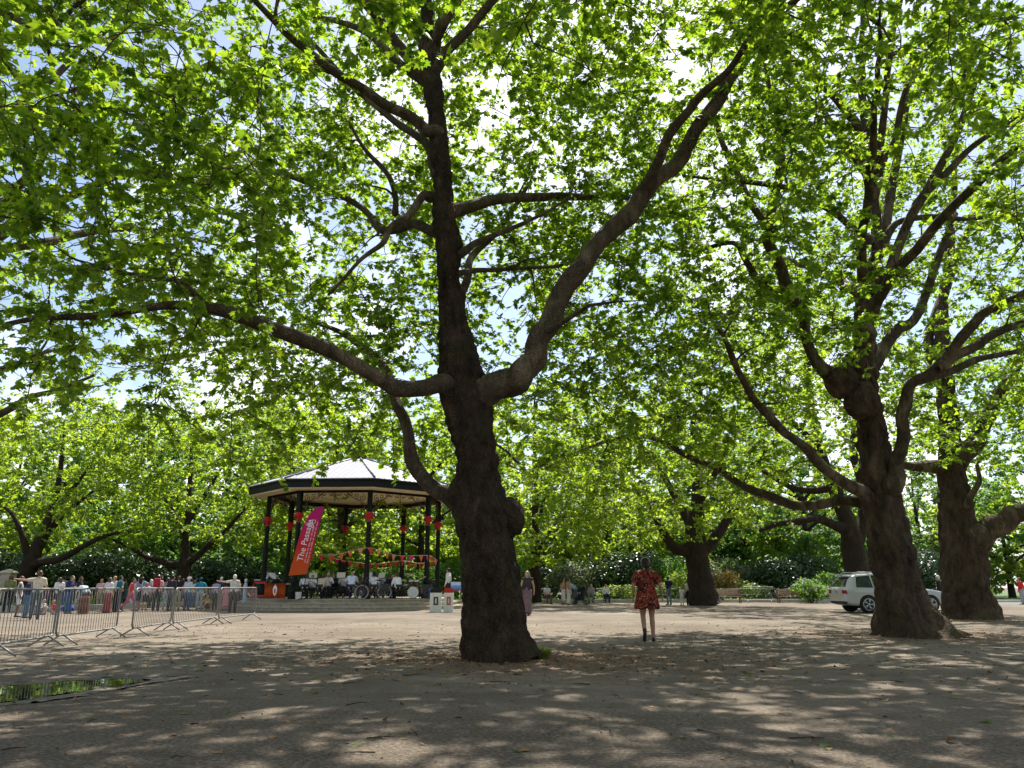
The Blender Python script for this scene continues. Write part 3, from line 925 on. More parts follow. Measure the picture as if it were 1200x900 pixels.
class Wood:
    """Collects many tubes as one mesh, quickly."""
    def __init__(self):
        self.v, self.f, self.n = [], [], 0

    def tube(self, pts, rad, sides=6, lump=0.0, flare=None, cap=True, disp=None):
        pts = np.asarray(pts, float)
        rad = np.asarray(rad, float)
        if disp:                                   # close rings, so that the bark itself can stand out
            seg = np.concatenate([[0], np.cumsum(np.linalg.norm(np.diff(pts, axis=0), axis=1))])
            k = int(seg[-1] / disp[2]) + 2
            u = np.linspace(0, seg[-1], k)
            idx = np.interp(u, seg, np.arange(len(pts)))
            pts = np.column_stack([np.interp(u, seg, pts[:, a]) for a in range(3)])
            for _ in range(4): pts[1:-1] = pts[1:-1] * .5 + (pts[2:] + pts[:-2]) * .25
            rad = np.interp(u, seg, rad)
            if flare is not None:
                f0 = flare
                flare = lambda i, th: f0(idx, th)
        m = len(pts)
        tg = np.gradient(pts, axis=0)
        tg /= (np.linalg.norm(tg, axis=1, keepdims=True) + 1e-9)
        ref = np.array([0.0, 0, 1]) if abs(tg[0, 2]) < 0.8 else np.array([1.0, 0, 0])
        a = np.empty_like(pts); b = np.empty_like(pts)
        v = ref - tg[0] * ref.dot(tg[0])
        for i in range(m):
            v = v - tg[i] * v.dot(tg[i])
            v = v / (np.linalg.norm(v) + 1e-9)
            a[i] = v
            b[i] = np.cross(tg[i], v)
        th = np.arange(sides) * 2 * np.pi / sides
        rr = np.repeat(rad[:, None], sides, 1)
        if lump:
            ph = rng.uniform(0, 6.28, 10)
            s = np.arange(m)[:, None] / max(m - 1, 1) * (np.sum(np.linalg.norm(np.diff(pts, axis=0), axis=1)) + 1e-6)
            q = (np.sin(2 * th + ph[0] + s * 1.1) * 0.45 + np.sin(3 * th + ph[1] - s * 1.9) * 0.35 + np.sin(5 * th + ph[2] + s * 3.1) * 0.22
                 + np.sin(s * 4.3 + ph[3] + np.sin(th + ph[4]) * 1.5) * 0.35 + np.sin(7 * th + ph[5] + 2 * np.sin(s * 5 + ph[6])) * 0.16
                 + np.sin(11 * th + ph[7] + 3 * np.sin(s * 7 + ph[8])) * 0.09 + np.sin(s * 11 + 4 * th + ph[9]) * 0.10)
            rr = rr * (1 + lump * q)
        if flare is not None:
            rr = rr * flare(np.arange(m), th)
        V = pts[:, None, :] + rr[:, :, None] * (np.cos(th)[None, :, None] * a[:, None, :] + np.sin(th)[None, :, None] * b[:, None, :])
        if disp:
            amp, sc, _ = disp
            for i in range(m):
                k = min(1.0, rad[i] / .25) * amp
                for q in range(sides):
                    p = Vector(V[i, q])
                    ps = Vector((p.x * sc, p.y * sc, p.z * sc * .62))
                    wv = mnoise.noise_vector(ps * .8) * .55
                    dv = mnoise.voronoi(ps + wv)[0]
                    plate = min((dv[1] - dv[0]) * 2.2, 1.0)
                    h = (plate - .5) * .55 + mnoise.fractal(ps * .55, .9, 2.1, 5) * .55 + mnoise.fractal(ps * .16, .9, 2.0, 3) * 1.3
                    V[i, q] += (V[i, q] - pts[i]) / (rr[i, q] + 1e-6) * h * k
        self.v.append(V.reshape(-1, 3))
        i = np.arange(m - 1)[:, None] * sides + self.n
        k = np.arange(sides)[None, :]
        k2 = (k + 1) % sides
        q4 = np.stack([i + k, i + k2, i + sides + k2, i + sides + k], -1).reshape(-1, 4)
        self.f.append(q4)
        self.n += m * sides
        if cap:
            c = pts[-1] + tg[-1] * rad[-1] * 0.5
            self.v.append(c[None, :])
            base = self.n - sides
            ks = np.arange(sides)
            self.f.append(np.stack([base + ks, base + (ks + 1) % sides, np.full(sides, self.n), np.full(sides, self.n)], -1))
            self.n += 1

    def mesh(self, name, mat):
        V = np.concatenate(self.v)
        F = np.concatenate(self.f)
        tri = F[:, 2] == F[:, 3]
        quads, tris = F[~tri], F[tri][:, :3]
        loops = np.concatenate([quads.reshape(-1), tris.reshape(-1)]).astype(np.int32)
        starts = np.concatenate([np.arange(len(quads)) * 4, len(quads) * 4 + np.arange(len(tris)) * 3]).astype(np.int32)
        me = bpy.data.meshes.new(name)
        me.vertices.add(len(V))
        me.vertices.foreach_set("co", V.astype(np.float32).reshape(-1))
        me.loops.add(len(loops))
        me.loops.foreach_set("vertex_index", loops)
        me.polygons.add(len(starts))
        me.polygons.foreach_set("loop_start", starts)
        me.polygons.foreach_set("use_smooth", np.ones(len(starts), bool))
        me.materials.append(mat)
        me.update(calc_edges=True)
        return me


def px_limb(spec, sub=5, wob=0.0):
    """spec rows (x, y, Y, width in px) -> points, radii (metres)."""
    P = [tuple(at(x, y, Y)) + (w * 0.5 * mpp(y, Y),) for x, y, Y, w in spec]
    C = catmull(P, sub)
    pts, rad = C[:, :3].copy(), np.maximum(C[:, 3], 0.008)
    if wob:
        s = np.arange(len(pts))
        for a in range(3):
            pts[:, a] += wob * rad * np.sin(s * rng.uniform(0.5, 0.9) + rng.uniform(0, 6))
    return pts, rad


def unit(v):
    return v / (np.linalg.norm(v, axis=-1, keepdims=True) + 1e-9)


def grow(skel_p, skel_r, skel_t, skel_o, targets, min_r=0.010, rfac=0.016, maxr=0.5, min_len=0.35):
    """Branches from the skeleton to every target, nearest first; each new branch joins the skeleton.
    Returns [(points, radii)]."""
    S, SR, ST, SO = np.asarray(skel_p), np.asarray(skel_r), np.asarray(skel_t), np.asarray(skel_o)
    T = np.asarray(targets)
    M = len(T)
    def cost(tp, sp, st):
        d = tp[:, None, :] - sp[None, :, :]
        ln = np.linalg.norm(d, axis=2)
        cosang = np.einsum('ijk,jk->ij', d, st) / (ln + 1e-6)
        return ln * (1.25 - 0.35 * cosang)
    C = cost(T, S, ST)
    best = C.argmin(1); bc = C.min(1)
    todo = np.ones(M, bool)
    out = []
    while todo.any():
        i = np.where(todo, bc, 1e9).argmin()
        todo[i] = False
        j = best[i]
        a, b = S[j], T[i]
        ln = np.linalg.norm(b - a)
        if ln < min_len:
            continue
        d = (b - a) / ln
        t0 = unit(ST[j] * 0.8 + d + rng.normal(0, 0.15, 3))
        nseg = int(np.clip(ln / 0.45, 4, 12))
        tt = np.linspace(0, 1, nseg + 1)[:, None]
        c1 = a + t0 * ln * 0.35
        c2 = b - (d + np.array([0, 0, -0.25])) * ln * 0.3 + rng.normal(0, 0.06 * ln, 3)
        P = (1 - tt) ** 3 * a + 3 * (1 - tt) ** 2 * tt * c1 + 3 * (1 - tt) * tt ** 2 * c2 + tt ** 3 * b
        P[1:-1] += rng.normal(0, 0.018 * ln ** 0.7, (nseg - 1, 3))
        r0 = min(SR[j] * 0.62, rfac * ln + min_r, maxr)
        rad = r0 * (1 - tt[:, 0]) ** 0.8 + min_r * 0.6
        rad[0] *= 1.25
        out.append((P, rad, int(SO[j])))
        SO = np.concatenate([SO, np.full(nseg, SO[j])])
        tang = unit(np.gradient(P, axis=0))
        sel = slice(1, None)
        S = np.vstack([S, P[sel]]); SR = np.concatenate([SR, rad[sel]]); ST = np.vstack([ST, tang[sel]])
        idx = np.where(todo)[0]
        if len(idx):
            C2 = cost(T[idx], P[sel], tang[sel])
            m2 = C2.min(1); k2 = C2.argmin(1)
            upd = m2 < bc[idx]
            bc[idx[upd]] = m2[upd]
            best[idx[upd]] = len(S) - nseg + k2[upd]
    return out


def twigs_and_leaves(branches, per_m, tw_len, leaves_per_m, size, start=0.25, keep=None, flat=0.55):
    """Twigs along branches and leaves along twigs: returns (twig polylines, leaf pos, size, tip, normal)."""
    tws, LP, LT, LN, LS = [], [], [], [], []
    for P, rad, own in branches:
        seg = np.linalg.norm(np.diff(P, axis=0), axis=1)
        ln = seg.sum()
        cum = np.concatenate([[0], np.cumsum(seg)]) / ln
        n = max(1, rng.poisson(per_m * ln * (1 - start)))
        us = np.concatenate([rng.uniform(start, 1.0, n), [1.0]])
        for u in us:
            p = np.array([np.interp(u, cum, P[:, a]) for a in range(3)])
            if keep is not None and not keep(p): continue
            k = min(int(np.searchsorted(cum, u)), len(P) - 1)
            t = unit(P[k] - P[k - 1]) if k > 0 else unit(P[1] - P[0])
            rd = rng.normal(0, 1, 3); rd[2] *= 0.45
            d = unit(t * 0.7 + unit(rd) * 1.0 + np.array([0, 0, 0.05]))
            l2 = tw_len * rng.uniform(0.55, 1.35) * (1.1 - 0.35 * u)
            e = p + d * l2 + np.array([0, 0, -0.12 * l2])
            mid = p + d * l2 * 0.5 + rng.normal(0, 0.05 * l2, 3) + np.array([0, 0, 0.05 * l2])
            tws.append((np.stack([p, mid, e]), own))
            nl = max(2, rng.poisson(leaves_per_m * l2))
            w = rng.uniform(0.12, 1.06, nl)[:, None]
            lp = (1 - w) ** 2 * p + 2 * (1 - w) * w * mid + w * w * e
            out = rng.normal(0, 1, (nl, 3)); out[:, 2] *= 0.35
            out = unit(out + d * 0.7)
            LP.append(lp + out * size * rng.uniform(0.2, 0.6, (nl, 1)))
            tip = out + np.array([0, 0, -0.35]) + rng.normal(0, 0.25, (nl, 3))
            LT.append(tip)
            LN.append(np.array([0, 0, 1.0]) * flat * 2 + rng.normal(0, 0.55, (nl, 3)))
            LS.append(size * rng.uniform(0.6, 1.25, nl))
    return tws, np.concatenate(LP), np.concatenate(LS), np.concatenate(LT), np.concatenate(LN)


def ell(c, r, n, shell=0.0, keep=None):
    """n random points in an ellipsoid (shell: pushed outwards), filtered by keep."""
    out = []
    c, r = np.array(c, float), np.array(r, float)
    while len(out) < n:
        d = unit(rng.normal(0, 1, 3))
        q = c + d * r * (rng.uniform(0, 1) ** (1 / 3) * (1 - shell) + shell * rng.uniform(0.75, 1))
        if keep is None or keep(q):
            out.append(q)
    return np.array(out)


def make_tree(name, label, cat, base, trunk, limbs, targets, leaf, group=None, bark=None, limb_bark=None,
              per_m=3.0, tw_len=0.7, lpm=17, size=0.16, shape=LOBED, keep=None, start=0.25, sides=28, trunk_flare=None, lump=0.07, disp=None,
              maxr=0.10, twig_r=0.005, burrs=(), near=0):
    """Thing > trunk, each big limb, branches, crown."""
    bark = bark or BARK; limb_bark = limb_bark or BARK_LIMB
    root = empty(name, base)
    tag(root, label, cat, group)
    off = np.array(base, float)
    w = Wood()
    tp, tr = trunk
    w.tube(tp - off, tr, sides, lump=lump, flare=trunk_flare, disp=disp)
    for bc, br in burrs:
        bm = bmesh.new()
        bmesh.ops.create_icosphere(bm, subdivisions=4, radius=1.0)
        ph = rng.uniform(0, 6, 6)
        for v in bm.verts:
            c = v.co.copy()
            s = 1 + 0.06 * math.sin(3 * c.x + ph[0]) + 0.06 * math.sin(4 * c.y + ph[1] + 2 * c.z) + 0.13 * mnoise.fractal(c * 3 + Vector((ph[3], 0, 0)), .9, 2.1, 5)
            v.co = Vector((c.x * br[0] * s, c.y * br[1] * s, c.z * br[2] * s)) + Vector(bc) - Vector(base)
        build("burr", bm, bark, root, smooth=True)
    woods = [w]
    extra = []
    sp, sr, st, sow = [], [], [], []
    k0 = len(tp) // 2
    sp.append(tp[k0:]); sr.append(tr[k0:]); st.append(unit(np.gradient(tp, axis=0))[k0:]); sow.append(np.zeros(len(tp) - k0, int))
    for q, (lp, lr) in enumerate(limbs):
        w = Wood()
        nb_ = max(3, len(lr) // 9)                 # a collar where the limb leaves the wood it grows from
        lr = lr.copy(); lr[:nb_] *= np.linspace(1.12, 1.0, nb_)
        t0 = unit(lp[1] - lp[0])
        lp = np.vstack([lp[0] - t0 * lr[0] * 1.1, lp[0] - t0 * lr[0] * .5, lp]); lr = np.concatenate([[lr[0] * .35, lr[0] * .85], lr])
        big = disp is not None and lr[0] > 0.09
        w.tube(lp - off, lr, 34 if big else 10, lump=lump * 1.2, disp=(0.035, 6.5, 0.06) if big else None)
        woods.append(w)
        for _ in range(near):                      # short leafy side shoots along the limb
            j = rng.integers(len(lp) // 3, len(lp))
            e = lp[j] + unit(rng.normal(0, 1, 3) * np.array([1, 1, .7]) + np.array([0, 0, .3])) * rng.uniform(.5, 1.5)
            if keep is None or keep(e): extra.append(e)
        cut = max(1, len(lp) // 6)
        sp.append(lp[cut:]); sr.append(lr[cut:]); st.append(unit(np.gradient(lp, axis=0))[cut:]); sow.append(np.full(len(lp) - cut, q + 1))
    if extra: targets = np.vstack([targets, extra])
    br = grow(np.concatenate(sp), np.concatenate(sr), np.concatenate(st), np.concatenate(sow), targets, maxr=maxr)
    lb = [(lp[len(lp) // 2:], lr[len(lp) // 2:], q + 1) for q, (lp, lr) in enumerate(limbs)]
    tws, LP, LS, LT, LN = twigs_and_leaves(br + lb, per_m, tw_len, lpm, size, start=start, keep=keep)
    for P, rad, own in br:
        woods[own].tube(P - off, rad, 5 if rad[0] < 0.05 else 7)
    if twig_r:
        for t, own in tws:
            woods[own].tube(t - off, [twig_r * 1.5, twig_r, twig_r * 0.5], 3, cap=False)
    link_mesh("trunk", woods[0].mesh("trunk", bark), None, root)
    for w in woods[1:]:
        link_mesh("limb", w.mesh("limb", limb_bark), None, root)
    if keep is not None:
        ok = np.array([keep(p) for p in LP])
        LP, LS, LT, LN = LP[ok], LS[ok], LT[ok], LN[ok]
    link_mesh("crown", leaf_mesh("crown", LP - off, LS, LT, LN, shape, leaf), None, root)
    print("TREE", name, "targets", len(targets), "branches", len(br), "leaves", len(LP))
    return root
# ------------------------------------------------------------------ ground
def ground_mat():
    m, nt, out = new_mat("gravel")
    b = N(nt, "BsdfPrincipled", Roughness=0.95)
    b.inputs["Specular IOR Level"].default_value = 0.15
    tc = N(nt, "TexCoord")
    big = N(nt, "TexNoise", Scale=0.16, Detail=5.0, Roughness=0.6)
    mid = N(nt, "TexNoise", Scale=1.3, Detail=6.0, Roughness=0.7)
    fin = N(nt, "TexNoise", Scale=26.0, Detail=4.0, Roughness=0.75)
    for n in (big, mid, fin): L(nt, tc, "Object", n, "Vector")
    r1 = ramp(nt, [(0.30, (0.112, 0.089, 0.067)), (0.55, (0.188, 0.155, 0.120)), (0.75, (0.255, 0.213, 0.168))])
    L(nt, big, "Fac", r1, "Fac")
    r2 = ramp(nt, [(0.25, 0.72), (0.55, 1.0), (0.8, 1.14)])
    L(nt, mid, "Fac", r2, "Fac")
    m1 = N(nt, "MixRGB", Fac=1.0); m1.blend_type = 'MULTIPLY'
    L(nt, r1, "Color", m1, "Color1"); L(nt, r2, "Color", m1, "Color2")
    r3 = ramp(nt, [(0.3, 0.62), (0.5, 1.0), (0.72, 1.28)])
    L(nt, fin, "Fac", r3, "Fac")
    m2 = N(nt, "MixRGB", Fac=1.0); m2.blend_type = 'MULTIPLY'
    L(nt, m1, "Color", m2, "Color1"); L(nt, r3, "Color", m2, "Color2")
    ms = N(nt, "Mapping"); ms.inputs["Scale"].default_value = (0.10, 0.9, 1); ms.inputs["Rotation"].default_value = (0, 0, 0.22)
    L(nt, tc, "Object", ms, "Vector")
    st = N(nt, "TexNoise", Scale=1.6, Detail=6.0, Roughness=0.7); L(nt, ms, "Vector", st, "Vector")
    rs = ramp(nt, [(0.32, 0.74), (0.5, 1.0), (0.7, 1.12)]); L(nt, st, "Fac", rs, "Fac")
    m6 = N(nt, "MixRGB", Fac=1.0); m6.blend_type = 'MULTIPLY'
    L(nt, m2, "Color", m6, "Color1"); L(nt, rs, "Color", m6, "Color2")
    m2 = m6
    vo = N(nt, "TexVoronoi", Scale=42.0)
    L(nt, tc, "Object", vo, "Vector")
    rv = ramp(nt, [(0.0, 1.0), (0.5, 0.0)])
    L(nt, vo, "Distance", rv, "Fac")
    # brown bed of old leaves and bark crumbs around the big tree
    sub = N(nt, "VectorMath"); sub.operation = 'DISTANCE'
    g = ground(583, 772)
    sub.inputs[1].default_value = (g.x + 0.5, g.y + 0.2, 0)
    L(nt, tc, "Object", sub, 0)
    w = N(nt, "Math"); w.operation = 'MULTIPLY_ADD'; w.inputs[1].default_value = 5.0
    L(nt, mid, "Fac", w, 0); L(nt, sub, "Value", w, 2)
    rr = ramp(nt, [(0.0, 1.0), (1.0, 0.0)])
    mr = N(nt, "MapRange"); mr.inputs["From Min"].default_value = 3.0; mr.inputs["From Max"].default_value = 6.4
    mr.inputs["To Min"].default_value = 0.85; mr.inputs["To Max"].default_value = 0.0
    L(nt, w, "Value", mr, "Value")
    for gx, gy in ((1069, 745), (1137, 726)):
        g2 = ground(gx, gy)
        s2 = N(nt, "VectorMath"); s2.operation = 'DISTANCE'; s2.inputs[1].default_value = (g2.x, g2.y, 0)
        L(nt, tc, "Object", s2, 0)
        w2 = N(nt, "Math"); w2.operation = 'MULTIPLY_ADD'; w2.inputs[1].default_value = 3.5
        L(nt, mid, "Fac", w2, 0); L(nt, s2, "Value", w2, 2)
        q2 = N(nt, "MapRange"); q2.inputs["From Min"].default_value = 2.6; q2.inputs["From Max"].default_value = 5.2
        q2.inputs["To Min"].default_value = 0.75; q2.inputs["To Max"].default_value = 0.0
        L(nt, w2, "Value", q2, "Value")
        mxx = N(nt, "Math"); mxx.operation = 'MAXIMUM'
        nt.links.new(mr.outputs[0], mxx.inputs[0]); nt.links.new(q2.outputs[0], mxx.inputs[1])
        mr = mxx
    m3 = N(nt, "MixRGB"); nt.links.new(mr.outputs[0], m3.inputs["Fac"]); L(nt, m2, "Color", m3, "Color1")
    r4 = ramp(nt, [(0.3, (0.055, 0.035, 0.022)), (0.55, (0.15, 0.098, 0.062)), (0.8, (0.25, 0.17, 0.105))])
    L(nt, fin, "Fac", r4, "Fac"); L(nt, r4, "Color", m3, "Color2")
    # a darker, more strongly speckled strip of ground along the near side
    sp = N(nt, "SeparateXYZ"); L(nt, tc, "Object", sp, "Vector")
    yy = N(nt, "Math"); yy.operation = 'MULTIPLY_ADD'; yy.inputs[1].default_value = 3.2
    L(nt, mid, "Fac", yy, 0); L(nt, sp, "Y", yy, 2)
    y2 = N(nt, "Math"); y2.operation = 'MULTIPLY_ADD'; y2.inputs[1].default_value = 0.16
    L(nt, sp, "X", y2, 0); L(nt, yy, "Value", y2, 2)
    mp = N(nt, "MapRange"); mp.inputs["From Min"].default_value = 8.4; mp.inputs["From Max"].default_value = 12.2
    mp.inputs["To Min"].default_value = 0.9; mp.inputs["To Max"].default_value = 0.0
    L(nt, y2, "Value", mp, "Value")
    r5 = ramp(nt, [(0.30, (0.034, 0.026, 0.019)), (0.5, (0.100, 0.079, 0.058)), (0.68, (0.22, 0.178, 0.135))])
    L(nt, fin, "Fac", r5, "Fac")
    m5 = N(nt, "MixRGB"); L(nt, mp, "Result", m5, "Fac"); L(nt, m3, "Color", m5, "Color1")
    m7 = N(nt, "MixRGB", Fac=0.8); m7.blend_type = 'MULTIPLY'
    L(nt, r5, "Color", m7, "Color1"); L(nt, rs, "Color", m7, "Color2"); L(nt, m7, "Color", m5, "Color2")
    L(nt, m5, "Color", b, "Base Color")
    hs = N(nt, "Math"); hs.operation = 'MULTIPLY_ADD'; hs.inputs[1].default_value = 0.5
    L(nt, rv, "Color", hs, 0); L(nt, fin, "Fac", hs, 2)
    bp = N(nt, "Bump", Strength=0.55, Distance=0.018)
    L(nt, hs, "Value", bp, "Height"); L(nt, bp, "Normal", b, "Normal")
    L(nt, b, "BSDF", out, "Surface")
    return m


bm = bmesh.new()
bmesh.ops.create_grid(bm, x_segments=4, y_segments=4, size=600)
gr = build("ground", bm, ground_mat())
tag(gr, "pale gravel ground of the park", "ground", kind="structure")
# ------------------------------------------------------------------ the big plane tree in the middle
def root_flare(n_rings, rise, amount, lobes=5):
    ph = rng.uniform(0, 6, 2)
    def f(i, th):
        h = np.clip(1 - i / rise, 0, 1)[:, None] ** 2
        return 1 + h * amount * (0.55 + 0.45 * np.sin(lobes * th + ph[0])[None, :] + 0.25 * np.sin((lobes + 3) * th + ph[1])[None, :])
    return f


D1 = 13.3
trunk1 = px_limb([(583, 776, D1, 92), (581, 762, D1, 90), (579, 735, D1, 84), (577, 700, D1, 79), (575, 667, D1, 73), (569, 630, D1, 68), (563, 590, D1, 60),
                  (560, 543, D1, 49), (553, 502, D1, 51), (544, 465, D1, 56), (539, 425, D1, 46), (533, 388, D1, 37), (529, 345, D1, 35), (526, 300, D1, 31),
                  (521, 250, D1 + .1, 30), (517, 200, D1 + .2, 29), (511, 150, D1 + .3, 24), (507, 100, D1 + .4, 22), (503, 50, D1 + .6, 17), (499, 0, D1 + .8, 14),
                  (503, -60, D1 + 1, 11), (498, -130, D1 + 1.2, 7)], 5)
limbs1 = [
    [(548, 462, D1 - .1, 30), (520, 452, D1 - .3, 25), (492, 452, D1 - .5, 22), (468, 458, D1 - .6, 22), (440, 440, D1 - .8, 20), (400, 418, D1 - 1, 19), (350, 396, D1 - 1.3, 19),
     (300, 377, D1 - 1.6, 18), (255, 364, D1 - 2, 16), (235, 358, D1 - 2.1, 14), (180, 361, D1 - 2.3, 10), (100, 370, D1 - 2.6, 9), (40, 374, D1 - 2.8, 7), (-20, 384, D1 - 3, 6), (-90, 380, D1 - 3.2, 4)],
    [(562, 596, D1 + .2, 34), (536, 588, D1 + .35, 30), (518, 577, D1 + .4, 25), (497, 564, D1 + .5, 20), (485, 540, D1 + .6, 18), (476, 505, D1 + .8, 15), (467, 475, D1 + 1.0, 13), (455, 440, D1 + 1.4, 11),
     (430, 410, D1 + 2, 9), (400, 390, D1 + 2.6, 7), (360, 375, D1 + 3.2, 4)],
    [(556, 462, D1 - .1, 36), (582, 454, D1 - .2, 36), (606, 444, D1 - .3, 35), (622, 428, D1 - .35, 32), (631, 405, D1 - .4, 30), (640, 382, D1 - .4, 28), (664, 337, D1 - .4, 25), (690, 300, D1 - .3, 24),
     (722, 265, D1 - .2, 25), (760, 222, D1 - .1, 23), (792, 190, D1, 21), (822, 145, D1, 18), (848, 105, D1, 17), (872, 68, D1 - .2, 15), (905, 28, D1 - .4, 12), (945, -15, D1 - .8, 9), (990, -60, D1 - 1, 6)],
    [(756, 224, D1 - .2, 15), (770, 190, D1 - .6, 13), (790, 150, D1 - 1, 12), (815, 120, D1 - 1.2, 11), (850, 85, D1 - 1.6, 9), (880, 45, D1 - 2, 8), (905, 0, D1 - 2.4, 6), (930, -60, D1 - 2.8, 4)],
    [(513, 158, D1 + .2, 17), (498, 150, D1, 15), (470, 132, D1 - .2, 14), (430, 108, D1 - .6, 12), (390, 82, D1 - 1, 11), (350, 52, D1 - 1.4, 10), (315, 18, D1 - 1.8, 8), (280, -20, D1 - 2.2, 6)],
    [(519, 225, D1 + .2, 15), (510, 195, D1 + .2, 13), (497, 168, D1 + .5, 11), (462, 140, D1 + .9, 9), (420, 108, D1 + 1.4, 8), (378, 62, D1 + 2, 6), (345, 30, D1 + 2.5, 4)],
    [(507, 105, D1 + .4, 15), (490, 90, D1 + .4, 12), (460, 68, D1 + .8, 11), (430, 38, D1 + 1.4, 9), (385, 22, D1 + 2, 6), (350, 15, D1 + 2.4, 4)],
    [(504, 62, D1 + .6, 12), (488, 40, D1 + .8, 10), (462, 20, D1 + .9, 9), (432, -10, D1 + 1.2, 8), (415, -50, D1 + 1.4, 5)],
    [(523, 280, D1 + .2, 17), (508, 272, D1 + .5, 14), (488, 262, D1 + .9, 12), (462, 270, D1 + 1.3, 11), (446, 268, D1 + 1.6, 10), (428, 248, D1 + 1.9, 8), (392, 226, D1 + 2.2, 8), (350, 210, D1 + 2.4, 7), (305, 200, D1 + 2.6, 5), (255, 196, D1 + 2.8, 3)],
    [(505, 232, D1 + .2, 13), (494, 230, D1 + .1, 11), (480, 252, D1, 10), (460, 266, D1 - .2, 9), (447, 285, D1 - .5, 7), (420, 308, D1 - .8, 5), (385, 345, D1 - 1, 4)],
    [(464, 250, D1 + 1, 8), (462, 225, D1 + 1, 7), (450, 198, D1 + 1.2, 7), (425, 172, D1 + 1.3, 5), (408, 142, D1 + 1.4, 4)],
    [(528, 305, D1, 14), (545, 294, D1 - .1, 11), (562, 282, D1 - .2, 8), (600, 268, D1 - .4, 6), (640, 248, D1 - .6, 4), (668, 232, D1 - .8, 3)],
    [(529, 322, D1 + .1, 9), (560, 317, D1 + .6, 7), (600, 315, D1 + 1.2, 5), (650, 312, D1 + 2, 4), (690, 300, D1 + 2.6, 3)],
    [(530, 352, D1 + .2, 14), (548, 330, D1 + .9, 11), (552, 300, D1 + 1.8, 9), (585, 270, D1 + 2.8, 7), (620, 215, D1 + 4, 5)],
    [(240, 360, D1 - 2.1, 10), (225, 340, D1 - 2.2, 8), (205, 330, D1 - 2.3, 6), (150, 320, D1 - 2.5, 5), (90, 305, D1 - 2.8, 3)],
]
trunk1 = (trunk1[0], trunk1[1] * np.interp(np.arange(len(trunk1[1])), [0, 12, 30], [1.0, .96, .92]))
limbs1 = [px_limb(s, 5, 0.22) for s in limbs1]
limbs1 = [(p, r * .92) for p, r in limbs1]


def free_limb(start, end, r0, rise=0.8, n=16, wob=0.12, sag=0.0):
    """A limb out of the picture's reach: from start to end, arching."""
    a, b = np.array(start, float), np.array(end, float)
    t = np.linspace(0, 1, n)[:, None]
    P = a + (b - a) * t
    P[:, 2] += (np.sin(t[:, 0] * np.pi) * rise)
    P[1:] += np.cumsum(rng.normal(0, wob, (n - 1, 3)), 0) * 0.5
    return P, r0 * (1 - t[:, 0]) ** 0.8 + 0.015


topz = trunk1[0][-1]
def tz(z):
    k = np.abs(trunk1[0][:, 2] - z).argmin()
    return trunk1[0][k]
limbs1 += [free_limb(tz(11.0), (-7.5, 9.0, 14.5), 0.10, 0.6), free_limb(tz(12.0), (2.5, 8.5, 15.5), 0.09, 0.6), free_limb(tz(8.0), (-2.5, 21.5, 12.0), 0.12, 0.8), free_limb(tz(8.0), (5.5, 20.5, 11.5), 0.11, 0.8),
           free_limb(tz(11.5), (0.5, 14.5, 18.0), 0.09, 0.5), free_limb(tz(11.5), (-3.5, 15.0, 17.0), 0.09, 0.5), free_limb(tz(11.2), (4.5, 12.5, 16.5), 0.09, 0.5)]


def keep1(p):
    x, y, z = p
    if z < 2.7: return False
    r = math.hypot(x + 0.4, y - D1)
    if r < 3.0 and z < 4.9: return False
    if r < 1.6 and z < 8.5 and y < D1 + 0.3: return False
    s = (z - CAM_H) / y                       # pruned clear between the camera and the stem
    if y < D1 + 0.4 and -3.9 < x * (13.3 / max(y, 3)) < 4.6 and s < 0.74:
        return rng.uniform() < 0.06
    if y < 11.0 and x > -3 and s < 0.66: return False
    if y < 7.0 and s < 0.55: return False
    return True


low_left = lambda q: keep1(q)
T1 = np.concatenate([
    ell((-0.5, 13.2, 11.2), (10.5, 9.0, 7.2), 540, 0.35, keep1),
    ell((-1.0, 18.5, 10.0), (9.0, 4.5, 6.6), 620, 0.1, keep1),
    ell((-1.2, 15.8, 11.5), (5.0, 2.6, 4.5), 260, 0.05, keep1),
    ell((-1.0, 11.5, 15.2), (10.5, 6.5, 3.0), 360, 0.05, keep1),
    ell((-6.5, 11.8, 6.4), (4.8, 3.6, 3.2), 190, 0.1, keep1),
    ell((-3.6, 16.0, 5.2), (3.6, 3.2, 2.4), 110, 0.1, keep1),
    ell((-5.6, 8.6, 6.8), (3.0, 2.6, 2.4), 90, 0.1, keep1),
    ell((4.8, 17.0, 8.6), (4.6, 3.4, 4.6), 260, 0.1, keep1),
    ell((1.0, 8.0, 10.0), (5.0, 3.0, 2.2), 140, 0.1, keep1),
])
tree_main = make_tree("plane_tree", "massive plane tree with a dark burred trunk standing nearest, in front of the bandstand", "tree",
                      tuple(ground(583, 772)), trunk1, limbs1, T1, LEAF_PLANE, group="plane trees on the gravel",
                      near=5, limb_bark=BARK_LIMB, per_m=3.0, tw_len=0.72, lpm=31, size=0.118, keep=keep1, sides=150, lump=0.035, disp=(0.095, 5.0, 0.05), trunk_flare=root_flare(0, 9, 0.16),
                      burrs=[(at(595, 606, D1 + .1), (0.27, 0.26, 0.37)), (at(538, 578, D1 + .1), (0.20, 0.26, 0.27)), (at(590, 640, D1 + .1), (0.15, 0.2, 0.36))])
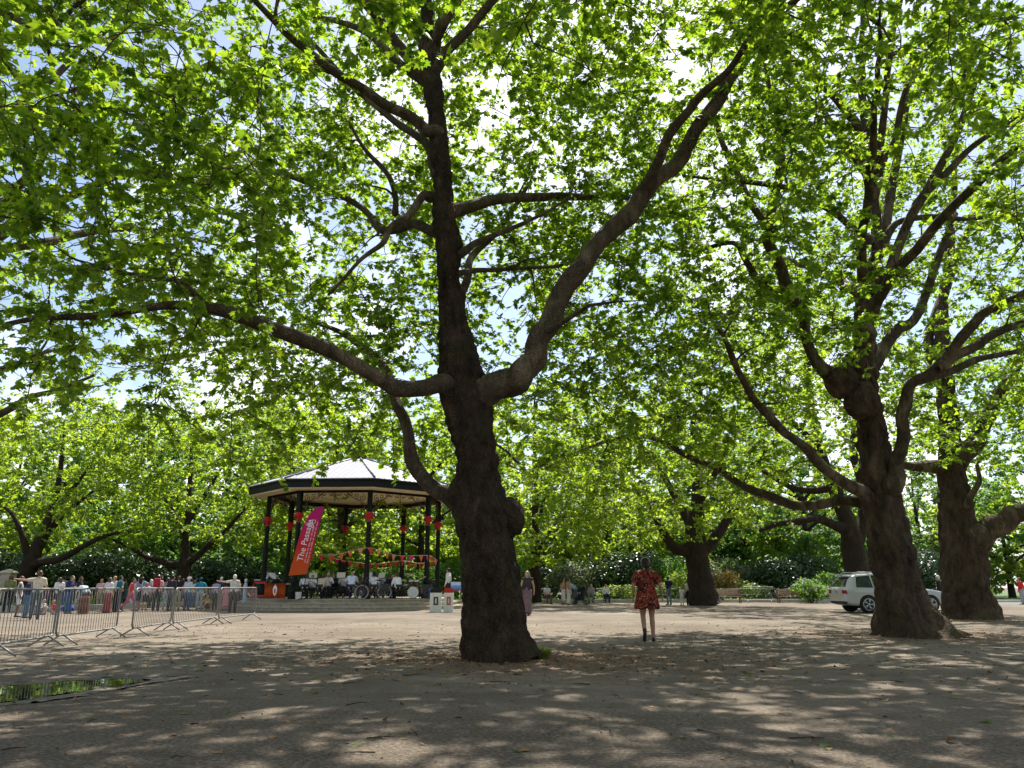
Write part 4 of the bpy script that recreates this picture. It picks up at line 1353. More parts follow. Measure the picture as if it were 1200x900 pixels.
# ------------------------------------------------------------------ second big plane, right
D2 = 19.3
trunk2 = px_limb([(1069, 748, D2, 100), (1067, 738, D2, 94), (1062, 720, D2, 82), (1055, 690, D2, 71), (1048, 655, D2, 63), (1040, 620, D2, 58), (1033, 580, D2, 52), (1026, 545, D2, 44),
                  (1021, 500, D2, 38), (1017, 470, D2, 30), (1013, 440, D2, 30), (1012, 405, D2, 26), (1016, 370, D2, 26), (1024, 325, D2, 22), (1027, 280, D2, 20), (1025, 230, D2 + .2, 17),
                  (1019, 190, D2 + .4, 14), (1012, 130, D2 + .6, 12), (1010, 60, D2 + .8, 10), (1012, -20, D2 + 1, 8), (1008, -90, D2 + 1, 5)], 5)
limbs2 = [
    [(1040, 588, D2, 30), (1010, 578, D2 - .2, 17), (985, 562, D2 - .4, 14), (960, 543, D2 - .7, 13), (935, 518, D2 - 1, 12), (905, 492, D2 - 1.4, 11), (885, 470, D2 - 1.8, 9), (868, 440, D2 - 2.2, 8), (850, 400, D2 - 2.8, 6), (835, 375, D2 - 3.2, 3)],
    [(1035, 592, D2 + .3, 26), (1000, 588, D2 + .6, 14), (965, 590, D2 + .9, 12), (930, 592, D2 + 1.1, 11), (895, 580, D2 + 1.3, 11), (860, 562, D2 + 1.5, 9), (830, 545, D2 + 1.8, 8), (800, 531, D2 + 2, 7), (755, 512, D2 + 2.3, 5), (700, 520, D2 + 2.6, 4), (655, 545, D2 + 3, 3)],
    [(1045, 572, D2 - .3, 24), (1052, 545, D2 - .5, 17), (1057, 510, D2 - .8, 15), (1059, 480, D2 - 1, 15), (1066, 455, D2 - 1.2, 15), (1085, 440, D2 - 1.4, 16), (1106, 425, D2 - 1.6, 15), (1125, 398, D2 - 1.9, 13), (1145, 375, D2 - 2.1, 12), (1170, 358, D2 - 2.3, 11), (1205, 342, D2 - 2.6, 10), (1260, 325, D2 - 3, 7)],
    [(1104, 428, D2 - 1.6, 15), (1130, 412, D2 - 1.2, 12), (1160, 395, D2 - 1, 11), (1205, 376, D2 - .8, 9), (1260, 360, D2 - .4, 6)],
    [(1078, 446, D2 - 1.3, 12), (1120, 432, D2 - .8, 10), (1150, 420, D2 - .4, 8), (1185, 413, D2, 6), (1220, 410, D2 + .3, 4)],
    [(1012, 452, D2 - .1, 28), (992, 448, D2 - .3, 24), (974, 440, D2 - .5, 20), (958, 425, D2 - .5, 15), (945, 395, D2 - .6, 13), (940, 365, D2 - .8, 14), (925, 342, D2 - 1, 15), (911, 308, D2 - 1.2, 13), (900, 272, D2 - 1.3, 12), (905, 240, D2 - 1.4, 11), (914, 205, D2 - 1.5, 10), (912, 160, D2 - 1.6, 9), (902, 110, D2 - 1.8, 7), (895, 60, D2 - 2, 4)],
    [(903, 275, D2 - 1.3, 11), (886, 248, D2 - 1.2, 9), (868, 213, D2 - 1, 8), (850, 175, D2 - .8, 7), (838, 140, D2 - .6, 6), (832, 100, D2 - .4, 4)],
    [(935, 362, D2 - .9, 13), (908, 345, D2 - .7, 10), (885, 325, D2 - .5, 9), (872, 300, D2 - .3, 8), (858, 285, D2 - .2, 6), (820, 292, D2, 5), (785, 292, D2 + .2, 4)],
    [(1020, 282, D2, 12), (1000, 268, D2 - .5, 9), (978, 250, D2 - .9, 8), (950, 232, D2 - 1.3, 7), (915, 218, D2 - 1.7, 7), (870, 213, D2 - 2, 6), (835, 210, D2 - 2.3, 4), (800, 206, D2 - 2.6, 3)],
    [(1016, 390, D2, 24), (1008, 360, D2 + .4, 16), (1015, 325, D2 + .8, 14), (1030, 290, D2 + 1.2, 13), (1050, 200, D2 + 1.8, 10), (1062, 120, D2 + 2.2, 7), (1070, 50, D2 + 2.6, 4)],
    [(1021, 232, D2 + .2, 13), (1035, 190, D2, 11), (1050, 160, D2 - .2, 9), (1060, 110, D2 - .4, 8), (1072, 70, D2 - .6, 6)],
    [(1018, 215, D2 + .2, 14), (1008, 160, D2 - .2, 12), (995, 135, D2 - .5, 11), (970, 105, D2 - .9, 10), (940, 78, D2 - 1.3, 9), (912, 62, D2 - 1.6, 6), (880, 50, D2 - 2, 4)],
    [(1020, 372, D2, 18), (1040, 320, D2 - .1, 13), (1068, 255, D2 - .4, 12), (1090, 215, D2 - .7, 11), (1120, 160, D2 - 1, 9), (1150, 75, D2 - 1.4, 7), (1180, 20, D2 - 1.8, 5)],
    [(1075, 240, D2 - .45, 10), (1110, 200, D2 - .8, 9), (1150, 165, D2 - 1, 7), (1200, 130, D2 - 1.2, 5)],
    [(1014, 432, D2, 22), (1035, 412, D2 + .3, 16), (1052, 385, D2 + .6, 14), (1075, 370, D2 + .9, 11), (1100, 300, D2 + 1.2, 9), (1120, 250, D2 + 1.4, 6)],
    [(1026, 305, D2, 14), (1050, 262, D2 + .2, 8), (1090, 255, D2 + .3, 7), (1150, 255, D2 + .4, 5), (1200, 240, D2 + .6, 3)],
]
trunk2 = (trunk2[0], trunk2[1] * np.interp(np.arange(len(trunk2[1])), [0, 10, 30, 60], [.98, .90, .74, .70]))
limbs2 = [px_limb(s, 5, 0.22) for s in limbs2]
limbs2 = [(p, r * .94) for p, r in limbs2]
def tz2(z):
    return trunk2[0][np.abs(trunk2[0][:, 2] - z).argmin()]
limbs2 += [free_limb(tz2(7.5), (6.0, 11.0, 10.5), 0.13, 1.0), free_limb(tz2(8.0), (13.0, 11.5, 10.5), 0.13, 1.0), free_limb(tz2(9), (15, 27, 12), 0.12, 0.8),
           free_limb(tz2(8.5), (7.5, 26, 12), 0.12, 0.8), free_limb(tz2(12), (10, 15, 17.5), 0.1, 0.5), free_limb(tz2(12), (8, 21, 18.5), 0.1, 0.5)]


def keep2(p):
    x, y, z = p
    if z < 2.9: return False
    r = math.hypot(x - 9.4, y - D2)
    if r < 2.6 and z < 5.4: return False
    s, a = (z - CAM_H) / y, x / y
    if y < D2 + 0.6 and 0.40 < a < 0.66 and s < 0.42: return rng.uniform() < 0.05
    if y < D2 - 0.8 and 0.17 < a < 0.66 and s < 0.62: return rng.uniform() < 0.22
    if y < 16 and s < 0.24 and a > 0.15: return rng.uniform() < 0.1
    return True


T2 = np.concatenate([
    ell((8.5, 23.5, 11.0), (8.5, 4.0, 7.0), 260, 0.1, keep2),
    ell((8.8, 19.0, 12.0), (9.5, 9.5, 7.6), 620, 0.3, keep2),
    ell((4.6, 19.5, 6.0), (4.4, 4.0, 3.2), 210, 0.1, keep2),
    ell((13.5, 18.5, 8.0), (5.0, 5.0, 4.0), 120, 0.1, keep2),
    ell((9.5, 11.5, 10.0), (6.0, 4.0, 3.4), 170, 0.1, keep2),
])
make_tree("plane_tree", "plane tree with a wide trunk flared at its foot, hiding a white car", "tree", tuple(ground(1069, 745)), trunk2, limbs2, T2, LEAF_PLANE,
          group="plane trees on the gravel", near=4, limb_bark=BARK_PALE, per_m=3.0, tw_len=0.8, lpm=29, size=0.130, shape=STAR, keep=keep2, sides=130, lump=0.04, bark=BARK_OLD, disp=(0.13, 3.4, 0.07), trunk_flare=root_flare(0, 9, 0.22),
          burrs=[(at(985, 447, D2 - .5), (0.42, 0.4, 0.40)), (at(1010, 470, D2 - .5), (0.40, 0.3, 0.45)), (at(1003, 432, D2 - .4), (0.3, 0.3, 0.45))])

# ------------------------------------------------------------------ third, behind it to the right
D3 = 29.5
trunk3 = px_limb([(1137, 728, D3, 72), (1136, 718, D3, 66), (1133, 690, D3, 58), (1128, 650, D3, 55), (1122, 610, D3, 46), (1117, 570, D3, 38), (1113, 530, D3, 34), (1110, 490, D3, 27), (1107, 440, D3, 20),
                  (1105, 380, D3, 15), (1112, 300, D3, 12), (1118, 200, D3, 10), (1120, 120, D3, 6)], 5)
limbs3 = [
    [(1132, 636, D3, 40), (1150, 630, D3 - .2, 32), (1168, 617, D3 - .4, 25), (1188, 606, D3 - .6, 22), (1215, 598, D3 - .8, 19), (1260, 580, D3 - 1, 14), (1310, 540, D3 - 1.2, 8)],
    [(1118, 545, D3, 22), (1138, 525, D3 - .2, 20), (1152, 500, D3 - .4, 18), (1165, 475, D3 - .6, 16), (1185, 440, D3 - .8, 13), (1205, 400, D3 - 1, 11), (1230, 340, D3 - 1.3, 7)],
    [(1112, 545, D3, 20), (1085, 548, D3 - .3, 13), (1060, 545, D3 - .6, 10), (1030, 535, D3 - .9, 8), (990, 515, D3 - 1.2, 5)],
    [(1126, 600, D3 - .4, 9), (1136, 585, D3 - .8, 8), (1147, 565, D3 - 1, 6), (1145, 545, D3 - 1.1, 4)],
    [(1108, 450, D3, 14), (1088, 400, D3 + .4, 12), (1108, 340, D3 + .7, 10), (1130, 280, D3 + 1, 8), (1165, 200, D3 + 1.3, 5)],
]
trunk3 = (trunk3[0], trunk3[1] * .88)
limbs3 = [px_limb(s, 5, 0.2) for s in limbs3]
def keep3(p):
    x, y, z = p
    s, a = (z - CAM_H) / y, x / y
    if z < 3.0: return False
    if math.hypot(x - 17.3, y - D3) < 3 and z < 5.5: return False
    return True
T3 = np.concatenate([ell((18.0, 29.0, 12.5), (9, 9, 8), 330, 0.3, keep3), ell((20.5, 27.5, 7.5), (5.5, 4, 3.5), 170, 0.1, keep3), ell((21.0, 33.0, 8.0), (5.0, 4, 4.5), 140, 0.1, keep3)])
make_tree("plane_tree", "plane tree behind the white car's bonnet with a thick low limb reaching right", "tree", tuple(ground(1137, 726)), trunk3, limbs3, T3, LEAF_PLANE,
          group="plane trees on the gravel", near=4, limb_bark=BARK_PALE, per_m=2.6, tw_len=0.9, lpm=26, size=0.152, shape=STAR, keep=keep3, sides=100, lump=0.04, bark=BARK_OLD, disp=(0.14, 3.0, 0.09), trunk_flare=root_flare(0, 7, 0.12), twig_r=0)

# ------------------------------------------------------------------ leaning tree behind the car
D4 = 41.0
trunk4 = px_limb([(1012, 712, D4, 34), (1008, 690, D4, 28), (1003, 665, D4, 26), (999, 640, D4, 25), (994, 615, D4, 21), (985, 590, D4, 17), (975, 565, D4, 15), (965, 540, D4, 12), (955, 505, D4, 11), (948, 460, D4, 9), (945, 400, D4, 7), (944, 340, D4, 4)], 5)
limbs4 = [
    [(996, 622, D4, 17), (980, 616, D4 - .3, 12), (958, 608, D4 - .5, 10), (935, 611, D4 - .8, 8), (912, 614, D4 - 1, 6), (890, 622, D4 - 1.2, 4)],
    [(1000, 640, D4, 18), (1012, 610, D4 + .3, 13), (1010, 570, D4 + .6, 11), (1000, 530, D4 + .9, 9), (1005, 480, D4 + 1, 7)],
    [(975, 570, D4, 12), (955, 575, D4 + .3, 8), (925, 570, D4 + .6, 6), (890, 550, D4 + .9, 4)],
    [(960, 525, D4, 10), (940, 505, D4, 7), (910, 485, D4, 5), (880, 470, D4, 3)],
]
limbs4 = [px_limb(s, 4, 0.08) for s in limbs4]
keep4 = lambda p: p[2] > 3.4 and not (math.hypot(p[0] - 17.5, p[1] - D4) < 2.5 and p[2] < 5.5)
T4 = np.concatenate([ell((15.0, 41.0, 10.0), (8, 7, 6.5), 260, 0.3, keep4)])
make_tree("plane_tree", "slim leaning plane tree standing just behind the rear of the white car", "tree", tuple(ground(1012, 709)), trunk4, limbs4, T4, LEAF_FAR,
          group="plane trees on the gravel", per_m=1.8, tw_len=1.0, lpm=30, size=0.175, shape=STAR, keep=keep4, sides=16, twig_r=0, bark=BARK_FAR, limb_bark=BARK_FAR)

# ------------------------------------------------------------------ far plane with the two stubs, right of the walking woman
D5 = 50.0
trunk5 = px_limb([(828, 711, D5, 46), (826, 706, D5, 38), (823, 695, D5, 32), (820, 675, D5, 28), (817, 655, D5, 27), (815, 640, D5, 28), (815, 615, D5, 20), (818, 580, D5, 14), (814, 540, D5, 10), (812, 490, D5, 6)], 5)
limbs5 = [
    [(815, 645, D5, 22), (803, 646, D5 - .2, 14), (792, 643, D5 - .4, 13), (780, 628, D5 - .6, 9), (765, 600, D5 - .8, 7), (745, 570, D5 - 1, 5), (700, 540, D5 - 1.2, 3)],
    [(818, 645, D5, 20), (832, 638, D5, 15), (842, 625, D5, 12), (858, 600, D5, 9), (880, 575, D5, 6), (905, 560, D5, 4)],
    [(815, 620, D5, 14), (795, 590, D5 + 1, 9), (770, 545, D5 + 1.5, 7), (740, 510, D5 + 2, 4)],
    [(817, 590, D5, 12), (835, 560, D5 - 1, 8), (850, 530, D5 - 1.5, 5), (870, 500, D5 - 2, 3)],
]
limbs5 = [px_limb(s, 4, 0.08) for s in limbs5]
keep5 = lambda p: p[2] > 2.9 + 0.9 * (abs(p[0] - 12) < 2.2)
T5 = np.concatenate([ell((9.0, 49.5, 9.0), (10.0, 7.5, 6.0), 380, 0.35, keep5), ell((3.5, 46.5, 6.0), (5, 4, 3.0), 90, 0.2, keep5)])
make_tree("plane_tree", "stub-limbed plane tree with a low pale crown, right of the woman in the red dress", "tree", tuple(ground(826, 707)), trunk5, limbs5, T5, LEAF_FAR,
          group="plane trees on the gravel", per_m=2.6, tw_len=1.0, lpm=32, size=0.18, shape=STAR, keep=keep5, sides=20, twig_r=0, bark=BARK_FAR, limb_bark=BARK_FAR, lump=0.09)

# ------------------------------------------------------------------ the pair on the left, behind the crowd
D6 = 47.0
trunk6 = px_limb([(22, 706, D6, 26), (25, 695, D6, 22), (29, 677, D6, 18), (36, 660, D6, 19), (42, 645, D6, 14), (50, 625, D6, 11), (58, 605, D6, 9), (66, 580, D6, 7), (72, 540, D6, 5), (76, 500, D6, 3)], 5)
limbs6 = [
    [(36, 660, D6, 16), (50, 659, D6 - .3, 9), (67, 656, D6 - .6, 8), (84, 648, D6 - .8, 7), (102, 638, D6 - 1, 6), (120, 629, D6 - 1.2, 5), (145, 622, D6 - 1.5, 3)],
    [(46, 640, D6, 10), (58, 622, D6 + .3, 8), (72, 605, D6 + .6, 7), (88, 592, D6 + .8, 5), (110, 575, D6 + 1, 3)],
    [(36, 657, D6, 12), (30, 640, D6 - .2, 8), (24, 622, D6 - .4, 6), (12, 600, D6 - .6, 4), (-10, 585, D6 - .8, 3)],
    [(60, 600, D6, 6), (75, 585, D6, 5), (95, 560, D6, 4), (115, 530, D6, 2)],
]
limbs6 = [px_limb(s, 4, 0.08) for s in limbs6]
keep6 = lambda p: p[2] > 2.7 + 1.0 * (abs(p[0] + 27) < 3)
T6 = np.concatenate([ell((-27.0, 46.0, 7.6), (9.0, 7.0, 5.4), 330, 0.35, keep6)])
make_tree("plane_tree", "spreading plane tree with a forked trunk behind the crowd at the far left barriers", "tree", tuple(ground(22, 706)), trunk6, limbs6, T6, LEAF_FAR,
          group="plane trees on the gravel", per_m=2.6, tw_len=1.0, lpm=32, size=0.175, shape=STAR, keep=keep6, sides=16, twig_r=0, bark=BARK_FAR, limb_bark=BARK_FAR)

D7 = 50.0
trunk7 = px_limb([(214, 704, D7, 20), (215, 695, D7, 17), (215, 677, D7, 14), (216, 662, D7, 14), (217, 650, D7, 9), (219, 625, D7, 8), (221, 600, D7, 7), (222, 575, D7, 6), (224, 540, D7, 4), (224, 500, D7, 3)], 5)
limbs7 = [
    [(216, 663, D7, 12), (205, 662, D7 - .2, 9), (195, 660, D7 - .4, 8), (183, 656, D7 - .6, 7), (170, 652, D7 - .8, 5), (150, 640, D7 - 1, 4), (125, 630, D7 - 1.2, 2)],
    [(217, 662, D7, 12), (226, 656, D7 - .2, 8), (236, 647, D7 - .4, 7), (250, 634, D7 - .6, 6), (264, 622, D7 - .8, 5), (280, 604, D7 - 1, 4), (298, 585, D7 - 1.2, 2)],
    [(218, 630, D7, 7), (206, 606, D7 + .3, 5), (196, 588, D7 + .5, 4), (180, 570, D7 + .8, 2)],
    [(220, 612, D7, 6), (234, 590, D7 + .3, 5), (246, 570, D7 + .6, 4), (262, 545, D7 + .9, 2)],
]
limbs7 = [px_limb(s, 4, 0.08) for s in limbs7]
keep7 = lambda p: p[2] > 2.9 + 1.0 * (abs(p[0] + 20.5) < 3)
T7 = np.concatenate([ell((-19.5, 49.0, 8.2), (9.0, 7.0, 5.6), 330, 0.35, keep7), ell((-11.0, 50.5, 6.5), (5.0, 4, 4.0), 90, 0.2, keep7)])
make_tree("plane_tree", "spreading plane tree with a thin straight trunk left of the bandstand", "tree", tuple(ground(214, 704)), trunk7, limbs7, T7, LEAF_FAR,
          group="plane trees on the gravel", per_m=2.6, tw_len=1.0, lpm=32, size=0.175, shape=STAR, keep=keep7, sides=16, twig_r=0, bark=BARK_FAR, limb_bark=BARK_FAR)

# ------------------------------------------------------------------ plane whose trunk stands just outside the frame on the left
D8 = 18.0
def T_pt(x, y, z): return (x, y, z)
trunk8 = (catmull([(-14.6, D8, -0.1), (-14.5, D8, 1.5), (-14.4, D8, 3.5), (-14.2, D8, 6), (-14.1, D8, 9), (-14.0, D8, 12), (-14, D8, 15), (-14, D8, 18)], 5), None)
trunk8 = (trunk8[0], np.interp(np.linspace(0, 1, len(trunk8[0])), [0, .2, .5, 1], [0.62, 0.5, 0.34, 0.05]))
limbs8 = [px_limb(s, 5, 0.1) for s in [
    [(-150, 560, D8 - .1, 26), (-90, 530, D8 - .3, 18), (-40, 505, D8 - .5, 12), (0, 485, D8 - .7, 9), (35, 466, D8 - .9, 7), (70, 456, D8 - 1.1, 5), (110, 440, D8 - 1.4, 3)],
    [(-150, 480, D8, 24), (-80, 455, D8 - .3, 15), (-30, 437, D8 - .6, 9), (10, 430, D8 - .9, 6), (45, 415, D8 - 1.1, 4), (90, 405, D8 - 1.3, 3)],
    [(-150, 130, 12.0, 15), (-60, 60, 11.2, 12), (-10, 15, 10.8, 9), (25, 25, 10.5, 8), (52, 37, 10.2, 8), (75, 20, 10, 6), (95, 2, 9.8, 5), (120, -15, 9.6, 3)],
    [(52, 37, 10.2, 6), (60, 70, 10.0, 4), (72, 110, 9.8, 3), (95, 150, 9.6, 3)],
]]
limbs8 += [free_limb((-14.2, D8, 6), (-7.5, 11.5, 9.5), 0.16, 0.8), free_limb((-14.2, D8, 8), (-9.5, 9.0, 10.5), 0.15, 0.8), free_limb((-14.2, D8, 9), (-7, 19, 12.5), 0.14, 0.8),
           free_limb((-14.1, D8, 10), (-10, 13, 14.5), 0.13, 0.8), free_limb((-14.1, D8, 9), (-9, 26, 12.5), 0.13, 0.8), free_limb((-14, D8, 12), (-9, 18, 17), 0.1, 0.8)]
keep8 = lambda p: p[2] > 3.0 and (p[2] - CAM_H) / p[1] > (0.50 if p[1] < 13 else 0.17) and not (p[1] < 13.8 and p[0] / p[1] > -0.20)
T8 = np.concatenate([ell((-10.5, 16.5, 12.0), (7.0, 9.0, 6.6), 300, 0.2, keep8), ell((-9.0, 21.0, 7.5), (5.5, 4.5, 3.2), 120, 0.1, keep8), ell((-6.6, 10.2, 8.8), (3.2, 3.0, 2.4), 110, 0.1, keep8)])
make_tree("plane_tree", "plane tree of dark leafy boughs reaching in above, its trunk out of sight", "tree", (-14.6, D8, 0), trunk8, limbs8, T8, LEAF_PLANE,
          group="plane trees on the gravel", per_m=3.0, tw_len=0.75, lpm=30, size=0.120, shape=STAR, keep=keep8, sides=24)


# ------------------------------------------------------------------ background trees beyond the shrub beds (share a few meshes)
def back_tree(label, base, h, rad, leaf, nt=150, size=0.30, lean=0.0, lpm=22, low=1.6, trunk_r=0.32):
    b = np.array(base, float)
    pts = catmull([b + (0, 0, -0.1), b + (lean * .2, 0, h * .2), b + (lean * .5, 0, h * .45), b + (lean * .8, .1, h * .7), b + (lean, 0, h * .96)], 4)
    rr = np.interp(np.linspace(0, 1, len(pts)), [0, .15, 1], [trunk_r * 1.25, trunk_r, 0.04])
    limbs = []
    for k in range(6):
        a = k * 2.4 + rng.uniform(0, 1)
        z = h * rng.uniform(0.22, 0.6)
        j = np.abs(pts[:, 2] - b[2] - z).argmin()
        e = b + (math.cos(a) * rad * .75, math.sin(a) * rad * .75, z + h * rng.uniform(.1, .3))
        limbs.append(free_limb(pts[j], e, trunk_r * .4, 0.3, 10, 0.1))
    k_ = lambda q: q[2] > low
    T = ell(b + (lean * .6, 0, h * .55), (rad, rad, h * .47), nt, 0.4, k_)
    return make_tree("park_tree", label, "tree", base, (pts, rr), limbs, T, leaf, group="trees beyond the shrub beds", per_m=2.0, tw_len=1.2, lpm=lpm, size=size, shape=STAR,
                     keep=k_, sides=10, twig_r=0, bark=BARK_FAR, limb_bark=BARK_FAR)


PX = lambda x, Y: tuple(Vector((at(x, 690, Y).x, Y, 0)))
back_tree("tall pale green tree behind the left end of the crowd", PX(-60, 62), 17, 8, LEAF_FAR, 190)
back_tree("broad pale green tree filling the gap between the two spreading planes", PX(120, 66), 17, 8, LEAF_GREEN, 190)
back_tree("bushy green tree with dense low leaves behind the bandstand's left columns", PX(285, 66), 16, 8, LEAF_GREEN, 200, low=1.2)
back_tree("leaning dark-trunked tree seen through the middle of the bandstand", PX(405, 62), 17, 8, LEAF_FAR, 190, lean=-1.6, trunk_r=0.42)
back_tree("bright green tree seen between the bandstand's right columns", PX(492, 66), 17, 8, LEAF_FAR, 200, low=1.6)
back_tree("dark straight-trunked tree behind the woman in the long mauve skirt", PX(628, 58), 17, 7.5, LEAF_FAR, 190, trunk_r=0.36, low=2.6)
back_tree("wide green tree above the dark shrubs, left of the woman in red", PX(712, 72), 19, 9, LEAF_FAR, 210, low=2.2)
back_tree("feathery green tree between the stub-limbed plane and the benches", PX(880, 76), 18, 9, LEAF_GREEN, 210, low=2.0)
back_tree("deep green tree with full crown above the benches", PX(950, 70), 15, 7.5, LEAF_GREEN, 190, low=1.6)
back_tree("green tree far behind, seen between the two right-hand trunks", PX(1085, 85), 15, 8, LEAF_GREEN, 170, low=2.5)
back_tree("pale lime drooping tree beyond the road at the right edge", PX(1185, 82), 11, 7.5, LEAF_LIME, 230, low=0.5, size=0.36)
back_tree("tall green tree beyond the road, mostly past the right edge", PX(1262, 70), 18, 8, LEAF_GREEN, 170, low=3)
back_tree("tall distant tree whose top closes the view above the bandstand roof", PX(350, 88), 23, 10, LEAF_FAR, 200, size=0.42)
back_tree("tall distant tree closing the view beyond the stub-limbed plane", PX(780, 95), 24, 11, LEAF_FAR, 200, size=0.42)
back_tree("tall distant tree rising between the spreading planes at the left", PX(180, 92), 23, 11, LEAF_GREEN, 200, size=0.42)
back_tree("tall distant tree at the far left behind everything", PX(0, 88), 22, 10, LEAF_FAR, 180, size=0.42)
back_tree("tall distant tree rising straight behind the leaning dark trunk of the main plane", PX(570, 90), 23, 10, LEAF_FAR, 190, size=0.42)

for x_, Y_, h_, r_, lf_, lb_ in [
    (-95, 74, 10, 6, LEAF_GREEN, "bushy understorey tree far behind the left edge"), (30, 78, 10, 6.5, LEAF_FAR, "bushy understorey tree behind the far left spreading plane"),
    (150, 76, 10, 6.5, LEAF_GREEN, "bushy understorey tree behind the middle of the crowd"), (250, 80, 11, 7, LEAF_FAR, "bushy understorey tree left behind the bandstand"),
    (335, 76, 10, 6.5, LEAF_GREEN, "bushy understorey tree behind the feather flag"), (440, 80, 10, 7, LEAF_FAR, "bushy understorey tree behind the bunting"),
    (535, 78, 10, 6.5, LEAF_GREEN, "bushy understorey tree behind the bandstand's right end"), (650, 84, 11, 7, LEAF_GREEN, "bushy understorey tree behind the pushchair"),
    (755, 82, 11, 7, LEAF_FAR, "bushy understorey tree behind the woman in red"), (840, 86, 11, 7, LEAF_FAR, "bushy understorey tree behind the golden shrub"),
    (915, 82, 10, 6.5, LEAF_GREEN, "bushy understorey tree behind the second bench"), (1000, 84, 11, 7, LEAF_GREEN, "bushy understorey tree behind the white car"),
    (1075, 96, 12, 8, LEAF_FAR, "bushy understorey tree far between the right-hand trunks"), (1150, 100, 12, 8, LEAF_GREEN, "bushy understorey tree beyond the road")]:
    back_tree(lb_, PX(x_, Y_), h_, r_, lf_, 170, low=0.3, size=.36, lpm=18, trunk_r=.2)
# ------------------------------------------------------------------ bandstand
BY = 45.2
BC = Vector((-9.0, BY, 0))
PLAT = 0.52
U = 0.42                      # the columns are this much taller than the drawing below
COLR, EAVE, APEX = 4.87, 6.0, 8.05
GREEN_BLK = simple("paint_black_green", (.008, .011, .009), rough=.55, var=.3, scale=8, spec=.15)
RED_PAINT = simple("paint_red", (.42, .012, .014), rough=.4, var=.2)
CREAM = simple("paint_cream", (.80, .66, .43), rough=.6, var=.08, scale=3)
STEP_STONE = simple("step_stone", (.34, .30, .225), rough=.9, var=.3, scale=5, bump=.5)
ROOFW = simple("roof_sheet", (.25, .25, .265), rough=.45, var=.08, scale=3, metal=0.0)
ROOFTRIM = simple("roof_trim", (.10, .11, .13), rough=.5)
ang = [R(-90 + 19 + 45 * k) for k in range(8)]
def oct_(r, z, off=0.0):
    return [Vector((r * math.cos(a + off), r * math.sin(a + off), z)) for a in ang]


bs = empty("bandstand", BC)
tag(bs, "octagonal bandstand with black and red columns, cream ceiling and pale metal roof", "bandstand")
for k, (r, z0, z1) in enumerate(((6.95, -.05, PLAT / 3), (6.35, PLAT / 3 - .02, PLAT * 2 / 3), (5.75, PLAT * 2 / 3 - .02, PLAT))):
    bm = bmesh.new()
    prism(bm, [(v.x, v.y) for v in oct_(r, 0)], z0, z1 - .055)
    prism(bm, [(v.x, v.y) for v in oct_(r + .035, 0)], z1 - .052, z1)
    build("step", bm, STEP_STONE, bs)
# columns
for a in ang:
    c = Vector((COLR * math.cos(a), COLR * math.sin(a), 0))
    M = Matrix.Translation(c) @ Matrix.Rotation(a, 4, 'Z')
    bm = bmesh.new()
    box(bm, 0, 0, PLAT + .14, .40, .40, .28, M=M, bevel=.02)
    lathe(bm, [(.19, PLAT + .28), (.20, PLAT + .34), (.155, PLAT + .42), (.15, PLAT + .8), (.165, PLAT + .84), (.145, PLAT + .90), (.13, PLAT + 1.6), (.12, 4.470)], 16, M)
    box(bm, 0, 0, 5.450, .235, .235, 1.34, M=M, bevel=.012)
    cl = build("column", bm, GREEN_BLK, bs, smooth=True, autosmooth=35)
    bm = bmesh.new()
    lathe(bm, [(.10, 4.350), (.13, 4.390), (.115, 4.470), (.15, 4.570), (.235, 4.720), (.245, 4.780), (.18, 4.820), (.17, 4.880)], 16, M)
    for q in range(8):
        b = q * math.pi / 4
        ball(bm, (.21 * math.cos(b), .21 * math.sin(b), 4.690), (.055, .055, .07), M, 8, 6)
    cp = build("capital", bm, RED_PAINT, cl, smooth=True, autosmooth=40)
# fascia, soffit, ceiling, roof
bm = bmesh.new()
o0, o1 = oct_(EAVE, 6.080), oct_(EAVE, 6.440)
i0, i1 = oct_(EAVE - .10, 6.080), oct_(EAVE - .10, 6.440)
def ringfaces(bm, *loops):
    L_ = [[bm.verts.new(v) for v in lp] for lp in loops]
    for a, b in zip(L_, L_[1:] + L_[:1]):
        for k in range(8):
            bm.faces.new((a[k], a[(k + 1) % 8], b[(k + 1) % 8], b[k]))
ringfaces(bm, o0, o1, i1, i0)
ringfaces(bm, oct_(EAVE + .05, 6.400), oct_(EAVE + .05, 6.480), oct_(EAVE - .02, 6.480), oct_(EAVE - .02, 6.400))
build("fascia", bm, GREEN_BLK, bs)
bm = bmesh.new()
ringfaces(bm, oct_(EAVE - .104, 6.020), oct_(EAVE - .104, 6.270), oct_(COLR + .15, 6.270), oct_(COLR + .15, 6.020))
build("soffit", bm, CREAM, bs)
bm = bmesh.new()
ringfaces(bm, oct_(COLR - .13, 5.940), oct_(COLR - .13, 6.160), oct_(COLR - .25, 6.160), oct_(COLR - .25, 5.940))
build("ring_beam", bm, GREEN_BLK, bs)
bm = bmesh.new()
L0 = [bm.verts.new(v) for v in oct_(COLR + .14, 6.180)]
L1 = [bm.verts.new(v) for v in oct_(COLR + .14, 6.260)]
ap0, ap1 = bm.verts.new((0, 0, 6.970)), bm.verts.new((0, 0, 7.040))
for k in range(8):
    bm.faces.new((L0[k], L0[(k + 1) % 8], ap0)); bm.faces.new((L1[k], ap1, L1[(k + 1) % 8]))
    bm.faces.new((L0[k], L1[k], L1[(k + 1) % 8], L0[(k + 1) % 8]))
build("ceiling", bm, CREAM, bs)
